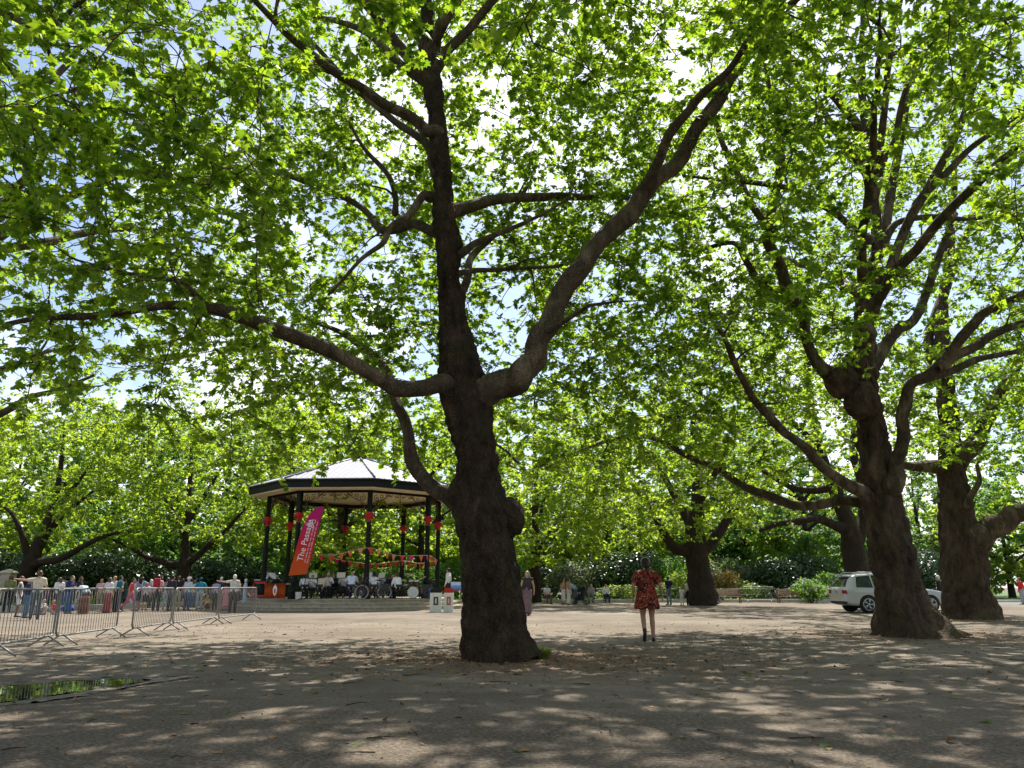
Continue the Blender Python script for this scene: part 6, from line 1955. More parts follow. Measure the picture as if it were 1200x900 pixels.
# ------------------------------------------------------------------ bicycle leaning at the front column
def bicycle(p, rz, tilt):
    o = empty("bicycle", p, rz)
    o.rotation_euler = (R(tilt), 0, rz)
    tag(o, "black city bicycle with a rear pannier leaning at the bandstand's front column", "bicycle")
    FR = simple("bike_black", (.015, .015, .018), rough=.3, coat=.5)
    TY = simple("bike_tyre", (.16, .15, .14), rough=.8)
    RIM = simple("bike_rim", (.5, .5, .5), rough=.3, metal=.9)
    r = .345
    for x_ in (-.56, .56):
        bm = bmesh.new(); tube(bm, [(x_ + r * math.cos(a), 0, r + r * math.sin(a)) for a in np.linspace(0, 6.2832, 40, endpoint=False)], .020, 8, closed=True)
        w = build("wheel", bm, TY, o, smooth=True)
        bm = bmesh.new(); tube(bm, [(x_ + .318 * math.cos(a), 0, r + .318 * math.sin(a)) for a in np.linspace(0, 6.2832, 40, endpoint=False)], .012, 6, closed=True)
        for k in range(20):
            a = k * 6.2832 / 20
            tube(bm, [(x_, .02 * (-1) ** k, r), (x_ + .315 * math.cos(a), 0, r + .315 * math.sin(a))], .003, 4)
        lathe(bm, [(.022, -.04), (.022, .04)], 10, Matrix.Translation((x_, 0, r)) @ Matrix.Rotation(R(90), 4, 'X'))
        build("rim", bm, RIM, w, smooth=True)
        bm = bmesh.new(); tube(bm, [(x_ + .385 * math.cos(a), 0, r + .385 * math.sin(a)) for a in np.linspace(R(20 if x_ < 0 else 40), R(190 if x_ > 0 else 200), 18)], .018, 6); build("mudguard", bm, FR, o, smooth=True)
    bm = bmesh.new()
    bb, st, ht, hb = (.02, 0, .30), (.20, 0, .82), (-.40, 0, .86), (-.43, 0, .72)
    tube(bm, [hb, bb], .017, 8); tube(bm, [ht, (.13, 0, .62)], .015, 8); tube(bm, [bb, st], .016, 8)
    for s in (-1, 1):
        tube(bm, [bb, (.56, s * .06, r)], .010, 6); tube(bm, [(.16, 0, .70), (.56, s * .06, r)], .009, 6); tube(bm, [(-.43, s * .04, .70), (-.56, s * .055, r)], .012, 6)
    tube(bm, [(-.44, 0, .68), (-.38, 0, .98)], .016, 8)
    build("frame", bm, FR, o, smooth=True)
    bm = bmesh.new(); tube(bm, [(-.20, -.29, 1.04), (-.34, -.26, 1.05), (-.39, -.10, 1.02), (-.39, .10, 1.02), (-.34, .26, 1.05), (-.20, .29, 1.04)], .012, 8); build("handlebar", bm, FR, o, smooth=True)
    bm = bmesh.new(); capsule(bm, [(.34, 0, .93), (.20, 0, .93), (.06, 0, .91)], [.085, .07, .02], 12)
    for v in bm.verts: v.co.z = .92 + (v.co.z - .92) * .4
    sd = build("saddle", bm, SHOE_DARK, o, smooth=True)
    bm = bmesh.new(); tube(bm, [st, (.215, 0, .90)], .012, 8); build("seat_post", bm, RIM, o, smooth=True)
    bm = bmesh.new(); box(bm, .56, 0, .73, .40, .14, .015); tube(bm, [(.45, .06, .73), (.56, .06, .36)], .006, 5); tube(bm, [(.45, -.06, .73), (.56, -.06, .36)], .006, 5); build("rack", bm, FR, o)
    bm = bmesh.new(); box(bm, .58, -.14, .56, .38, .14, .34, bevel=.03); build("pannier", bm, SHOE_DARK, o, smooth=True, autosmooth=40)
    for s in (-1, 1):
        bm = bmesh.new(); tube(bm, [(.02, s * .06, .30), (.02 + s * .12, s * .09, .30 - .11)], .009, 6); box(bm, .02 + s * .12, s * .13, .185, .09, .08, .02); build("pedal", bm, STEEL_DARK, o)
bicycle(Vector((at(437, 700, 39.75).x, 39.70, PLAT)), R(4), -7)
# ------------------------------------------------------------------ crowd barriers
GALV = simple("galvanised_steel", (.20, .195, .19), rough=.55, metal=.5, var=.2, scale=30)
def barrier(p, q, label, first=[None]):
    """Steel crowd barrier from ground point p to q: hooped frame, bars, two splayed feet."""
    p, q = Vector(p), Vector(q)
    ln = (q - p).length
    rz = math.atan2(q.y - p.y, q.x - p.x)
    o = empty("crowd_barrier", p, rz)
    tag(o, label, "barrier", "steel crowd barriers")
    z0, z1, rc = .20, 1.10, .13
    bm = bmesh.new()
    c = []
    for cx, cz, a0 in ((rc, z1 - rc, 180), (ln - rc, z1 - rc, 90), (ln - rc, z0 + rc, 0), (rc, z0 + rc, -90)):
        for k in range(6):
            a = R(a0 - 90 * k / 5)
            c.append((cx + rc * math.cos(a), 0, cz + rc * math.sin(a)))
    tube(bm, c, .020, 10, closed=True)
    build("frame", bm, GALV, o, smooth=True)
    bm = bmesh.new()
    n = int(round(ln / .14))
    for k in range(1, n):
        x_ = ln * k / n
        tube(bm, [(x_, 0, z0), (x_, 0, z1)], .0055, 6)
    build("bars", bm, GALV, o, smooth=True)
    for x_ in (.30, ln - .30):
        bm = bmesh.new()
        for s in (-1, 1): tube(bm, [(x_, s * .02, z0 + .01), (x_ + s * .02, s * .33, .015)], .017, 8)
        build("foot", bm, GALV, o, smooth=True)
    return o


def bar_px(x0, y0, x1, y1, label):
    return barrier(ground(x0, y0), ground(x1, y1), label)
bar_px(-16, 772, 60, 757, "steel crowd barrier cut off by the left edge of the frame")
bar_px(63, 758, 135, 746, "steel crowd barrier in front of the brown instrument case")
bar_px(153, 747, 199, 738, "steel crowd barrier in front of the man with the red backpack")
bar_px(201, 739, 253, 731, "steel crowd barrier in front of the person in the white sun hat")
bar_px(255, 732, 298, 726, "steel crowd barrier nearest to the bandstand steps")
# ------------------------------------------------------------------ white SUV, tail towards the left
CARW = simple("car_white", (.44, .45, .455), rough=.22, var=.04, coat=.7, scale=2)
GLASS = simple("car_glass", (.012, .016, .022), rough=.06, var=.0, spec=.8)
TYRE = simple("car_tyre", (.018, .018, .018), rough=.85)
ALLOY = simple("car_alloy", (.48, .49, .50), rough=.3, metal=.8)
TRIMB = simple("car_trim", (.02, .02, .022), rough=.6)
LAMP = simple("car_lamp_red", (.30, .012, .015), rough=.15, coat=.6, var=.25)
def suv(p, rz):
    o = empty("parked_car", p, rz)
    tag(o, "white estate car parked behind the second big trunk, tail lamp showing", "car")
    # sections along x: 0 = tail, 4.8 = nose; (x, half width at sill, half width at waist, half width at roof, z sill, z waist, z top)
    S = [(0.00, .78, .84, .60, .50, .95, 1.02), (.06, .86, .92, .66, .40, 1.00, 1.10), (.22, .92, .955, .67, .34, 1.02, 1.46), (.50, .94, .965, .68, .30, 1.02, 1.66), (.95, .95, .970, .69, .28, 1.01, 1.715),
         (1.8, .95, .970, .70, .27, 1.00, 1.725), (2.5, .95, .970, .69, .27, .99, 1.70), (2.95, .95, .965, .67, .27, .985, 1.60), (3.35, .95, .96, .66, .27, .98, 1.30), (3.62, .95, .955, .74, .28, .97, 1.075), (4.1, .94, .94, .80, .29, .93, 1.02), (4.5, .90, .90, .78, .32, .84, .94), (4.72, .80, .82, .70, .38, .74, .82), (4.80, .68, .70, .60, .46, .66, .70)]
    bm = bmesh.new()
    rings = []
    for x, a, b, c, z0, zw, zt in S:
        zm = (z0 + zw) / 2
        half = [(0, z0 - .02), (a * .9, z0 - .02), (a, z0 + .05), (a * 1.005, zm), (b, zw - .10), (b * .992, zw), (b * .97, zw + .03), ((b * .93 + c) / 2, (zw + zt) / 2 + .03), (c * 1.02, zt - .06), (c * .9, zt - .015), (c * .5, zt + .008), (0, zt + .012)]
        pts = [(y, z) for y, z in half] + [(-y, z) for y, z in half[-2:0:-1]]
        rings.append([bm.verts.new((x, y, z)) for y, z in pts])
    m = len(rings[0])
    for A, B in zip(rings, rings[1:]):
        for k in range(m): bm.faces.new((A[k], A[(k + 1) % m], B[(k + 1) % m], B[k]))
    bm.faces.new(rings[0][::-1]); bm.faces.new(rings[-1])
    body = build("body", bm, CARW, o, smooth=True, autosmooth=32)
    sub = body.modifiers.new("soft", 'SUBSURF'); sub.levels = 2; sub.render_levels = 2
    # wheel arches cut out
    for xw in (.98, 3.82):
        me = bpy.data.meshes.new("arch"); b2 = bmesh.new()
        lathe(b2, [(.42, -1.3), (.42, 1.3)], 40, Matrix.Translation((xw, 0, .37)) @ Matrix.Rotation(R(90), 4, 'X'))
        bmesh.ops.recalc_face_normals(b2, faces=b2.faces); b2.to_mesh(me); b2.free()
        cut = bpy.data.objects.new("arch", me); col.objects.link(cut); cut.parent = o
        md = body.modifiers.new("arch", 'BOOLEAN'); md.object = cut; md.operation = 'DIFFERENCE'; md.solver = 'EXACT'
    bpy.context.view_layer.update()
    dg = bpy.context.evaluated_depsgraph_get()
    nm = bpy.data.meshes.new_from_object(body.evaluated_get(dg))
    body.modifiers.clear(); body.data = nm
    for q in [q for q in col.objects if q.name.startswith("arch")]: bpy.data.objects.remove(q)
    # surface finder for things laid on the body
    from mathutils.bvhtree import BVHTree
    tree = BVHTree.FromPolygons([v.co.copy() for v in nm.vertices], [tuple(p.vertices) for p in nm.polygons])
    def skin_panel(name, outline, axis, mat, parent, off=.006, n=10, inset=.012):
        """Panel that follows the body: outline [(u, v)] as a quad patch TL TR BR BL, projected along axis ('y-', 'y+', 'x')."""
        bm = bmesh.new()
        tl, tr, br, bl = [Vector((*q, 0)) for q in outline]
        G = []
        for i in range(n + 1):
            row = []
            for j in range(n + 1):
                s, t = j / n, i / n
                q = (tl * (1 - s) + tr * s) * (1 - t) + (bl * (1 - s) + br * s) * t
                if axis == 'x': org, d = Vector((-2, q.x, q.y)), Vector((1, 0, 0))
                elif axis == 'xn': org, d = Vector((8, q.x, q.y)), Vector((-1, 0, 0))
                else:
                    sy = -1 if axis == 'y-' else 1
                    org, d = Vector((q.x, sy * 3, q.y)), Vector((0, -sy, 0))
                hit, nr, _i, _d = tree.ray_cast(org, d)
                if hit is None: hit, nr = org + d * 2.2, -d
                if nr.dot(d) > 0: nr = -nr
                row.append((bm.verts.new(hit + nr * off), hit - nr * inset))
            G.append(row)
        for i in range(n):
            for j in range(n): bm.faces.new((G[i][j][0], G[i][j + 1][0], G[i + 1][j + 1][0], G[i + 1][j][0]))
        edge = [G[0][j] for j in range(n)] + [G[i][n] for i in range(n)] + [G[n][j] for j in range(n, 0, -1)] + [G[i][0] for i in range(n, 0, -1)]
        low = [bm.verts.new(e[1]) for e in edge]
        for k in range(len(edge)): bm.faces.new((edge[k][0], edge[(k + 1) % len(edge)][0], low[(k + 1) % len(edge)], low[k]))
        return build(name, bm, mat, parent, smooth=True, autosmooth=40)
    for ax in ('y-', 'y+'):
        skin_panel("side_window", [(.62, 1.56), (1.22, 1.62), (1.26, 1.09), (.50, 1.10)], ax, GLASS, o)
        skin_panel("side_window", [(1.30, 1.62), (2.08, 1.62), (2.12, 1.07), (1.32, 1.08)], ax, GLASS, o)
        skin_panel("side_window", [(2.16, 1.62), (2.72, 1.56), (3.30, 1.08), (2.18, 1.06)], ax, GLASS, o)
        skin_panel("sill_trim", [(1.46, .42), (3.34, .42), (3.34, .30), (1.46, .30)], ax, TRIMB, o, off=.008)
        for dx in (1.28, 2.14, 3.28): skin_panel("door_gap", [(dx - .004, 1.02), (dx + .004, 1.02), (dx + .004, .44), (dx - .004, .44)], ax, TRIMB, o, off=.002, n=6)
        for dx in (1.42, 2.30): skin_panel("door_handle", [(dx, .90), (dx + .2, .90), (dx + .2, .865), (dx, .865)], ax, CARW, o, off=.025, n=4)
    skin_panel("rear_window", [(-.58, 1.55), (.58, 1.55), (.72, 1.13), (-.72, 1.13)], 'x', GLASS, o)
    skin_panel("windscreen", [(-.60, 1.62), (.60, 1.62), (.76, 1.12), (-.76, 1.12)], 'xn', GLASS, o)
    for s in (-1, 1):
        skin_panel("tail_light", [(s * .90, .98), (s * .50, .98), (s * .54, .84), (s * .90, .82)], 'x', LAMP, o, off=.010)
        skin_panel("headlight", [(s * .84, .80), (s * .50, .78), (s * .52, .66), (s * .82, .66)], 'xn', simple("car_lamp_clear", (.6, .62, .65), rough=.1, coat=.8) if "car_lamp_clear" not in bpy.data.materials else bpy.data.materials["car_lamp_clear"], o, off=.008)
    skin_panel("bumper", [(-.84, .50), (.84, .50), (.78, .40), (-.78, .40)], 'x', TRIMB, o, off=.015)
    skin_panel("number_plate", [(-.26, .76), (.26, .76), (.26, .65), (-.26, .65)], 'x', simple("plate_yellow", (.58, .44, .08), rough=.5), o, off=.012, n=4)
    bm = bmesh.new(); lathe(bm, [(.055, 0), (.055, .012), (.045, .014), (.01, .014)], 20, Matrix.Translation((-.005, 0, .90)) @ Matrix.Rotation(R(-90), 4, 'Y')); build("badge", bm, ALLOY, o)
    bm = bmesh.new(); box(bm, .33, 0, 1.665, .26, 1.20, .03, bevel=.01); build("spoiler", bm, CARW, o)
    for s in (-1, 1):
        bm = bmesh.new(); tube(bm, [(.55, s * .63, 1.69), (.70, s * .635, 1.755), (1.7, s * .645, 1.775), (2.35, s * .635, 1.755), (2.5, s * .62, 1.70)], .018, 8); build("roof_rail", bm, ALLOY, o, smooth=True)
        bm = bmesh.new(); capsule(bm, [(3.10, s * .93, 1.06), (3.08, s * 1.08, 1.10)], [.06, .09], 12); build("wing_mirror", bm, CARW, o, smooth=True)
    for xw in (.98, 3.82):
        for s in (-1, 1):
            M = Matrix.Translation((xw, s * .83, .37)) @ Matrix.Rotation(R(90), 4, 'X')
            bm = bmesh.new(); lathe(bm, [(.24, -.115), (.34, -.12), (.368, -.09), (.370, .09), (.34, .12), (.24, .115)], 40, M, cap=False); w = build("wheel", bm, TYRE, o, smooth=True, autosmooth=50)
            bm = bmesh.new()
            lathe(bm, [(.25, s * -.112), (.25, s * .05)], 36, M, cap=True)
            build("wheel_well", bm, TRIMB, w)
            bm = bmesh.new()
            for k in range(5):
                a = k * 6.2832 / 5
                for d_ in (-.13, .13):
                    pts = [M @ Vector((.05 * math.cos(a), .05 * math.sin(a), s * -.118)), M @ Vector((.24 * math.cos(a + d_), .24 * math.sin(a + d_), s * -.120))]
                    tube(bm, pts, .022, 6)
            lathe(bm, [(.06, s * -.10), (.055, s * -.135), (.01, s * -.138)], 16, M)
            lathe(bm, [(.235, s * -.118), (.25, s * -.125), (.265, s * -.112)], 36, M, cap=False)
            build("rim", bm, ALLOY, w, smooth=True)
    return o
cp = Vector((14.75, 36.4, 0))
suv(cp, R(3))
# ------------------------------------------------------------------ puddle, beds, kerb, road, railings, benches
def px_poly(pts, z, sub=6):
    return [(p[0], p[1], z) for p in catmull([tuple(ground(x, y)) for x, y in pts] , sub)]


def sheet(name, outline, z, mat, label, cat, kind="structure"):
    bm = bmesh.new()
    vs = [bm.verts.new((p[0], p[1], z)) for p in outline]
    f = bm.faces.new(vs)
    bmesh.ops.triangulate(bm, faces=[f])
    for f in bm.faces:
        if f.normal.z < 0: f.normal_flip()
    me = bpy.data.meshes.new(name); bm.to_mesh(me); bm.free()
    o = link_mesh(name, me, mat)
    return tag(o, label, cat, kind=kind)


def puddle_mats():
    m, nt, out = new_mat("puddle_water")
    b = N(nt, "BsdfPrincipled", Roughness=0.02)
    b.inputs["Base Color"].default_value = (.018, .016, .012, 1)
    b.inputs["Specular IOR Level"].default_value = 0.5
    tc = N(nt, "TexCoord"); nz = N(nt, "TexNoise", Scale=3.5, Detail=2.0); L(nt, tc, "Object", nz, "Vector")
    bp = N(nt, "Bump", Strength=.06, Distance=.01); L(nt, nz, "Fac", bp, "Height"); L(nt, bp, "Normal", b, "Normal")
    L(nt, b, "BSDF", out, "Surface")
    m2, nt, out = new_mat("wet_gravel")
    b = N(nt, "BsdfPrincipled", Roughness=0.35)
    tc = N(nt, "TexCoord"); nz = N(nt, "TexNoise", Scale=14.0, Detail=6.0); L(nt, tc, "Object", nz, "Vector")
    r = ramp(nt, [(.3, (.065, .051, .037)), (.7, (.15, .122, .090))]); L(nt, nz, "Fac", r, "Fac"); L(nt, r, "Color", b, "Base Color")
    r = ramp(nt, [(.4, .7), (.65, .95)]); L(nt, nz, "Fac", r, "Fac"); L(nt, r, "Color", b, "Roughness")
    bp = N(nt, "Bump", Strength=.35, Distance=.01); L(nt, nz, "Fac", bp, "Height"); L(nt, bp, "Normal", b, "Normal")
    L(nt, b, "BSDF", out, "Surface")
    return m, m2


WATER, WETG = puddle_mats()
def ragged(pts, amp, seed):
    random.seed(seed)
    P = catmull([tuple(ground(x, y)) for x, y in pts] + [tuple(ground(*pts[0]))], 10)[:-1]
    n = len(P)
    return [(p[0] + amp * (math.sin(i * 1.7) + random.uniform(-1, 1)), p[1] + amp * .8 * (math.sin(i * 2.3 + 1) + random.uniform(-1, 1))) for i, p in enumerate(P)]
rim = ragged([(-260, 836), (-60, 830), (10, 826.5), (70, 819), (125, 810), (172, 802), (205, 797), (218, 794), (190, 793), (150, 793.5), (110, 795), (55, 798), (0, 803.5), (-80, 811), (-260, 820)], .06, 2)
sheet("wet_ground", rim, .004, WETG, "damp rim of gravel round the puddle", "ground")
wat = ragged([(-240, 833), (-60, 827), (0, 823.5), (50, 817), (100, 810), (140, 804), (165, 799.5), (172, 797.5), (160, 796), (110, 797), (60, 800), (5, 805.5), (-80, 813), (-240, 823)], .045, 3)
sheet("puddle", wat, .008, WATER, "shallow puddle reflecting the trees", "water")

# bed edge
K = [(-60, 33), (at(-20, 700, 38).x, 38.5), (at(90, 700, 41).x, 41.0), (at(180, 700, 44).x, 45), (at(290, 700, 52).x, 54), (at(420, 700, 57).x, 57.5), (at(640, 700, 58.5).x, 58.6), (at(820, 700, 59).x, 59.0), (at(1000, 700, 58).x, 58.5), (at(1075, 700, 58).x, 59.5)]
KC = catmull([(x, y, 0) for x, y in K], 8)
SOIL = simple("bed_soil", (.075, .06, .038), rough=.95, var=.4, scale=2.2, bump=.5)
far_ = [(p[0], p[1]) for p in KC] + [(44, 140), (-110, 140)]
sheet("planting_bed", far_, .004, SOIL, "dark soil of the planting beds under the far shrubs", "bed")
LAWN = simple("lawn_green", (.07, .12, .03), rough=.95, var=.4, scale=1.2, bump=.4)
sheet("lawn", [(at(1085, 700, 61).x, 61.5), (140, 66), (160, 160), (46, 160)], .004, LAWN, "sunlit lawn beyond the road on the right", "lawn")
ASPH = simple("road_asphalt", (.12, .118, .115), rough=.9, var=.2, scale=6, bump=.3)
sheet("road", [(at(1082, 700, 50).x, 50.5), (140, 47), (140, 60), (at(1086, 700, 60).x, 59.8)], .006, ASPH, "pale asphalt road crossing behind the right-hand trunks", "road")
STONE = simple("kerb_stone", (.40, .37, .31), rough=.85, var=.2, scale=3, bump=.3)
def kerb(name, pts, w, h, label):
    bm = bmesh.new()
    fr = frames_along([Vector((p[0], p[1], 0)) for p in pts])
    prev = None
    for p, t, a, b in fr:
        s = Vector((-t.y, t.x, 0)).normalized()
        ring = [bm.verts.new(q) for q in (p - s * w / 2 + Vector((0, 0, -.05)), p - s * w / 2 + Vector((0, 0, h - .015)), p - s * (w / 2 - .015) + Vector((0, 0, h)), p + s * (w / 2 - .015) + Vector((0, 0, h)), p + s * w / 2 + Vector((0, 0, h - .015)), p + s * w / 2 + Vector((0, 0, -.05)))]
        if prev:
            for k in range(5): bm.faces.new((prev[k], prev[k + 1], ring[k + 1], ring[k]))
        prev = ring
    o = build(name, bm, STONE)
    tag(o, label, "kerb", kind="structure")
kerb("kerb", KC, .34, .24, "pale stone kerb edging the planting beds")
kerb("road_kerb", catmull([(at(1084, 700, 60).x, 60.2, 0), (60, 61, 0), (140, 60.3, 0)], 6), .18, .13, "kerb on the far side of the road")

# railing behind the kerb
RAILG = simple("railing_green", (.035, .075, .06), rough=.5, var=.2)
def railing(label, pts, h=.95, step=.14, cross=False):
    o = empty("park_railing", (pts[0][0], pts[0][1], 0))
    tag(o, label, "railing", "low railings along the beds")
    b = Vector((pts[0][0], pts[0][1], 0))
    P = [Vector((p[0], p[1], 0)) - b for p in pts]
    for z in (h, .18):
        bm = bmesh.new(); tube(bm, [p + Vector((0, 0, z)) for p in P], .022, 6); build("rail", bm, RAILG, o, smooth=True)
    bm = bmesh.new()
    tube(bm, [p + Vector((0, 0, .56)) for p in P], .012, 5)
    cum = 0
    for p, q in zip(P, P[1:]):
        ln = (q - p).length
        for k in range(int(ln / step)):
            x_ = p.lerp(q, (k + .5) * step / ln)
            if cross:
                e = p.lerp(q, min(1, (k + .5) * step / ln + .5 / ln)); f = p.lerp(q, max(0, (k + .5) * step / ln - .5 / ln))
                tube(bm, [x_ + Vector((0, 0, .18)), e + Vector((0, 0, h))], .012, 4); tube(bm, [x_ + Vector((0, 0, .18)), f + Vector((0, 0, h))], .012, 4)
            else:
                tube(bm, [x_ + Vector((0, 0, .18)), x_ + Vector((0, 0, h))], .009, 4)
    build("lattice", bm, RAILG, o)
    n = 0
    for p, q in zip(P, P[1:]):
        m = max(1, int((q - p).length / 2.0))
        for k in range(m):
            x_ = p.lerp(q, k / m)
            bm = bmesh.new(); tube(bm, [x_, x_ + Vector((0, 0, h + .06))], .028, 8); build("post", bm, RAILG, o, smooth=True)
back = [(p[0], p[1] + .9) for p in KC]
nK = len(KC)
def part_of(px0, px1):
    return [p for p in back if px0 <= 600 + p[0] / p[1] * 937 <= px1]
railing("green lattice railing behind the crowd at the left", part_of(-40, 240), cross=True, step=.5)
railing("green railing along the kerb in the middle distance", part_of(570, 832))
railing("green railing along the kerb behind the two benches", part_of(832, 960))

# benches
WOOD = simple("bench_timber", (.34, .25, .19), rough=.7, var=.25, scale=4, bump=.2)
WRED = simple("bench_arm", (.20, .055, .035), rough=.6)
def bench(x, Y, label):
    o = empty("park_bench", Vector((at(x, 700, Y).x, Y, 0)), R(-3))
    tag(o, label, "bench", "benches by the planting bed")
    bm = bmesh.new()
    for k in range(4): box(bm, 0, -.20 + k * .125, .45, 2.1, .105, .035, bevel=.006)
    build("seat", bm, WOOD, o)
    bm = bmesh.new()
    for k in range(3): box(bm, 0, .27 + k * .035, .60 + k * .135, 2.1, .03, .115, bevel=.006)
    build("backrest", bm, WOOD, o)
    for s in (-1, 1):
        bm = bmesh.new()
        box(bm, s * .98, -.19, .30, .07, .07, .60, bevel=.006); box(bm, s * .98, .06, .64, .075, .62, .045, bevel=.008)
        box(bm, s * .98, .30, .46, .07, .07, .92, bevel=.006); box(bm, s * .98, .05, .39, .05, .46, .07)
        build("end_frame", bm, WRED, o)
bench(851, 57.2, "timber park bench nearest the stub-limbed plane")
bench(929, 57.0, "timber park bench nearest the white flowering bush")
bF = barrier(Vector((at(872, 700, 57.4).x, 57.6, 0)), Vector((at(908, 700, 57.4).x, 57.3, 0)), "weathered crowd barrier standing far off between the two benches")
PIER = simple("pier_stone", (.34, .30, .23), rough=.9, var=.25, scale=4, bump=.4)
o = empty("gate_pier", Vector((at(-1, 690, 42).x, 42.6, 0))); tag(o, "pale stone gate pier at the left edge behind the crowd", "pier")
bm = bmesh.new(); box(bm, 0, 0, .9, .55, .55, 1.8, bevel=.02); build("shaft", bm, PIER, o)
bm = bmesh.new(); lathe(bm, [(.46, 1.80), (.48, 1.86), (.40, 1.92), (.12, 2.02), (.02, 2.05)], 4, Matrix.Rotation(R(45), 4, 'Z')); build("cap", bm, PIER, o)
person("person in a red coat at the far right edge by the road", None, Vector((at(1198, 700, 52).x, 52.0, 0)), 30, top=('long', (.50, .02, .02)), low=('trousers', (.3, .3, .3)), hair=('short', HAIR_BROWN), h=1.70)
# ------------------------------------------------------------------ shrubs in the beds
SG = "shrubs in the far planting beds"
def shrub(label, x, Y, rx, h, leaf, n=3200, size=.22, ry=None, name="shrub", flowers=None, cat="shrub", flat=.4, stems=True):
    base = Vector((at(x, 700, Y).x, Y, 0))
    o = empty(name, base); tag(o, label, cat, SG)
    ry = ry or rx * .85
    nb = 9
    lobes = [(np.array([rng.uniform(-.5, .5) * rx, rng.uniform(-.5, .5) * ry, h * rng.uniform(.34, .70)]), np.array([rx * rng.uniform(.40, .62), ry * rng.uniform(.40, .62), h * rng.uniform(.22, .36)])) for _ in range(nb)]
    lobes.append((np.array([0, 0, h * .38]), np.array([rx * .85, ry * .85, h * .42])))
    P, Nn = [], []
    for c_, r_ in lobes:
        k = n // nb
        d = unit(rng.normal(0, 1, (k, 3)))
        q = c_ + d * r_ * rng.uniform(.72, 1.08, (k, 1))
        ok = q[:, 2] > .03
        P.append(q[ok]); Nn.append((d + np.array([0, 0, flat]))[ok])
    P = np.concatenate(P); Nn = np.concatenate(Nn)
    m = len(P)
    Nn = unit(Nn) + rng.normal(0, .45, (m, 3))
    T = np.cross(Nn, rng.normal(0, 1, (m, 3))) + np.array([0, 0, -.25])
    link_mesh("foliage", leaf_mesh("foliage", P, size * rng.uniform(.6, 1.3, m), T, Nn, DIAMOND if size < .3 else STAR, leaf), None, o)
    if stems:
        w = Wood()
        for k in range(6):
            c_ = lobes[k][0]
            a = np.array([rng.uniform(-.12, .12), rng.uniform(-.12, .12), -.02])
            w.tube(catmull([a, a * .5 + c_ * .5 + rng.normal(0, .06, 3), c_], 4), np.linspace(.05, .015, 9), 5)
        link_mesh("stems", w.mesh("stems", BARK_FAR), None, o)
    if flowers:
        k = 150
        sel = rng.choice(m, k)
        d = unit(P[sel] - np.array([0, 0, h * .35]))
        fp_ = []
        FP, FN, FT = [], [], []
        for p_, dd in zip(P[sel] + d * .06, d):
            for _ in range(10):
                e = unit(rng.normal(0, 1, 3)); FP.append(p_ + e * .06); FN.append(e); FT.append(np.cross(e, rng.normal(0, 1, 3)))
        FP, FN, FT = map(np.array, (FP, FN, FT))
        link_mesh("flowers", leaf_mesh("flowers", FP, np.full(len(FP), .09), FT, FN, DIAMOND, flowers), None, o)
    return o


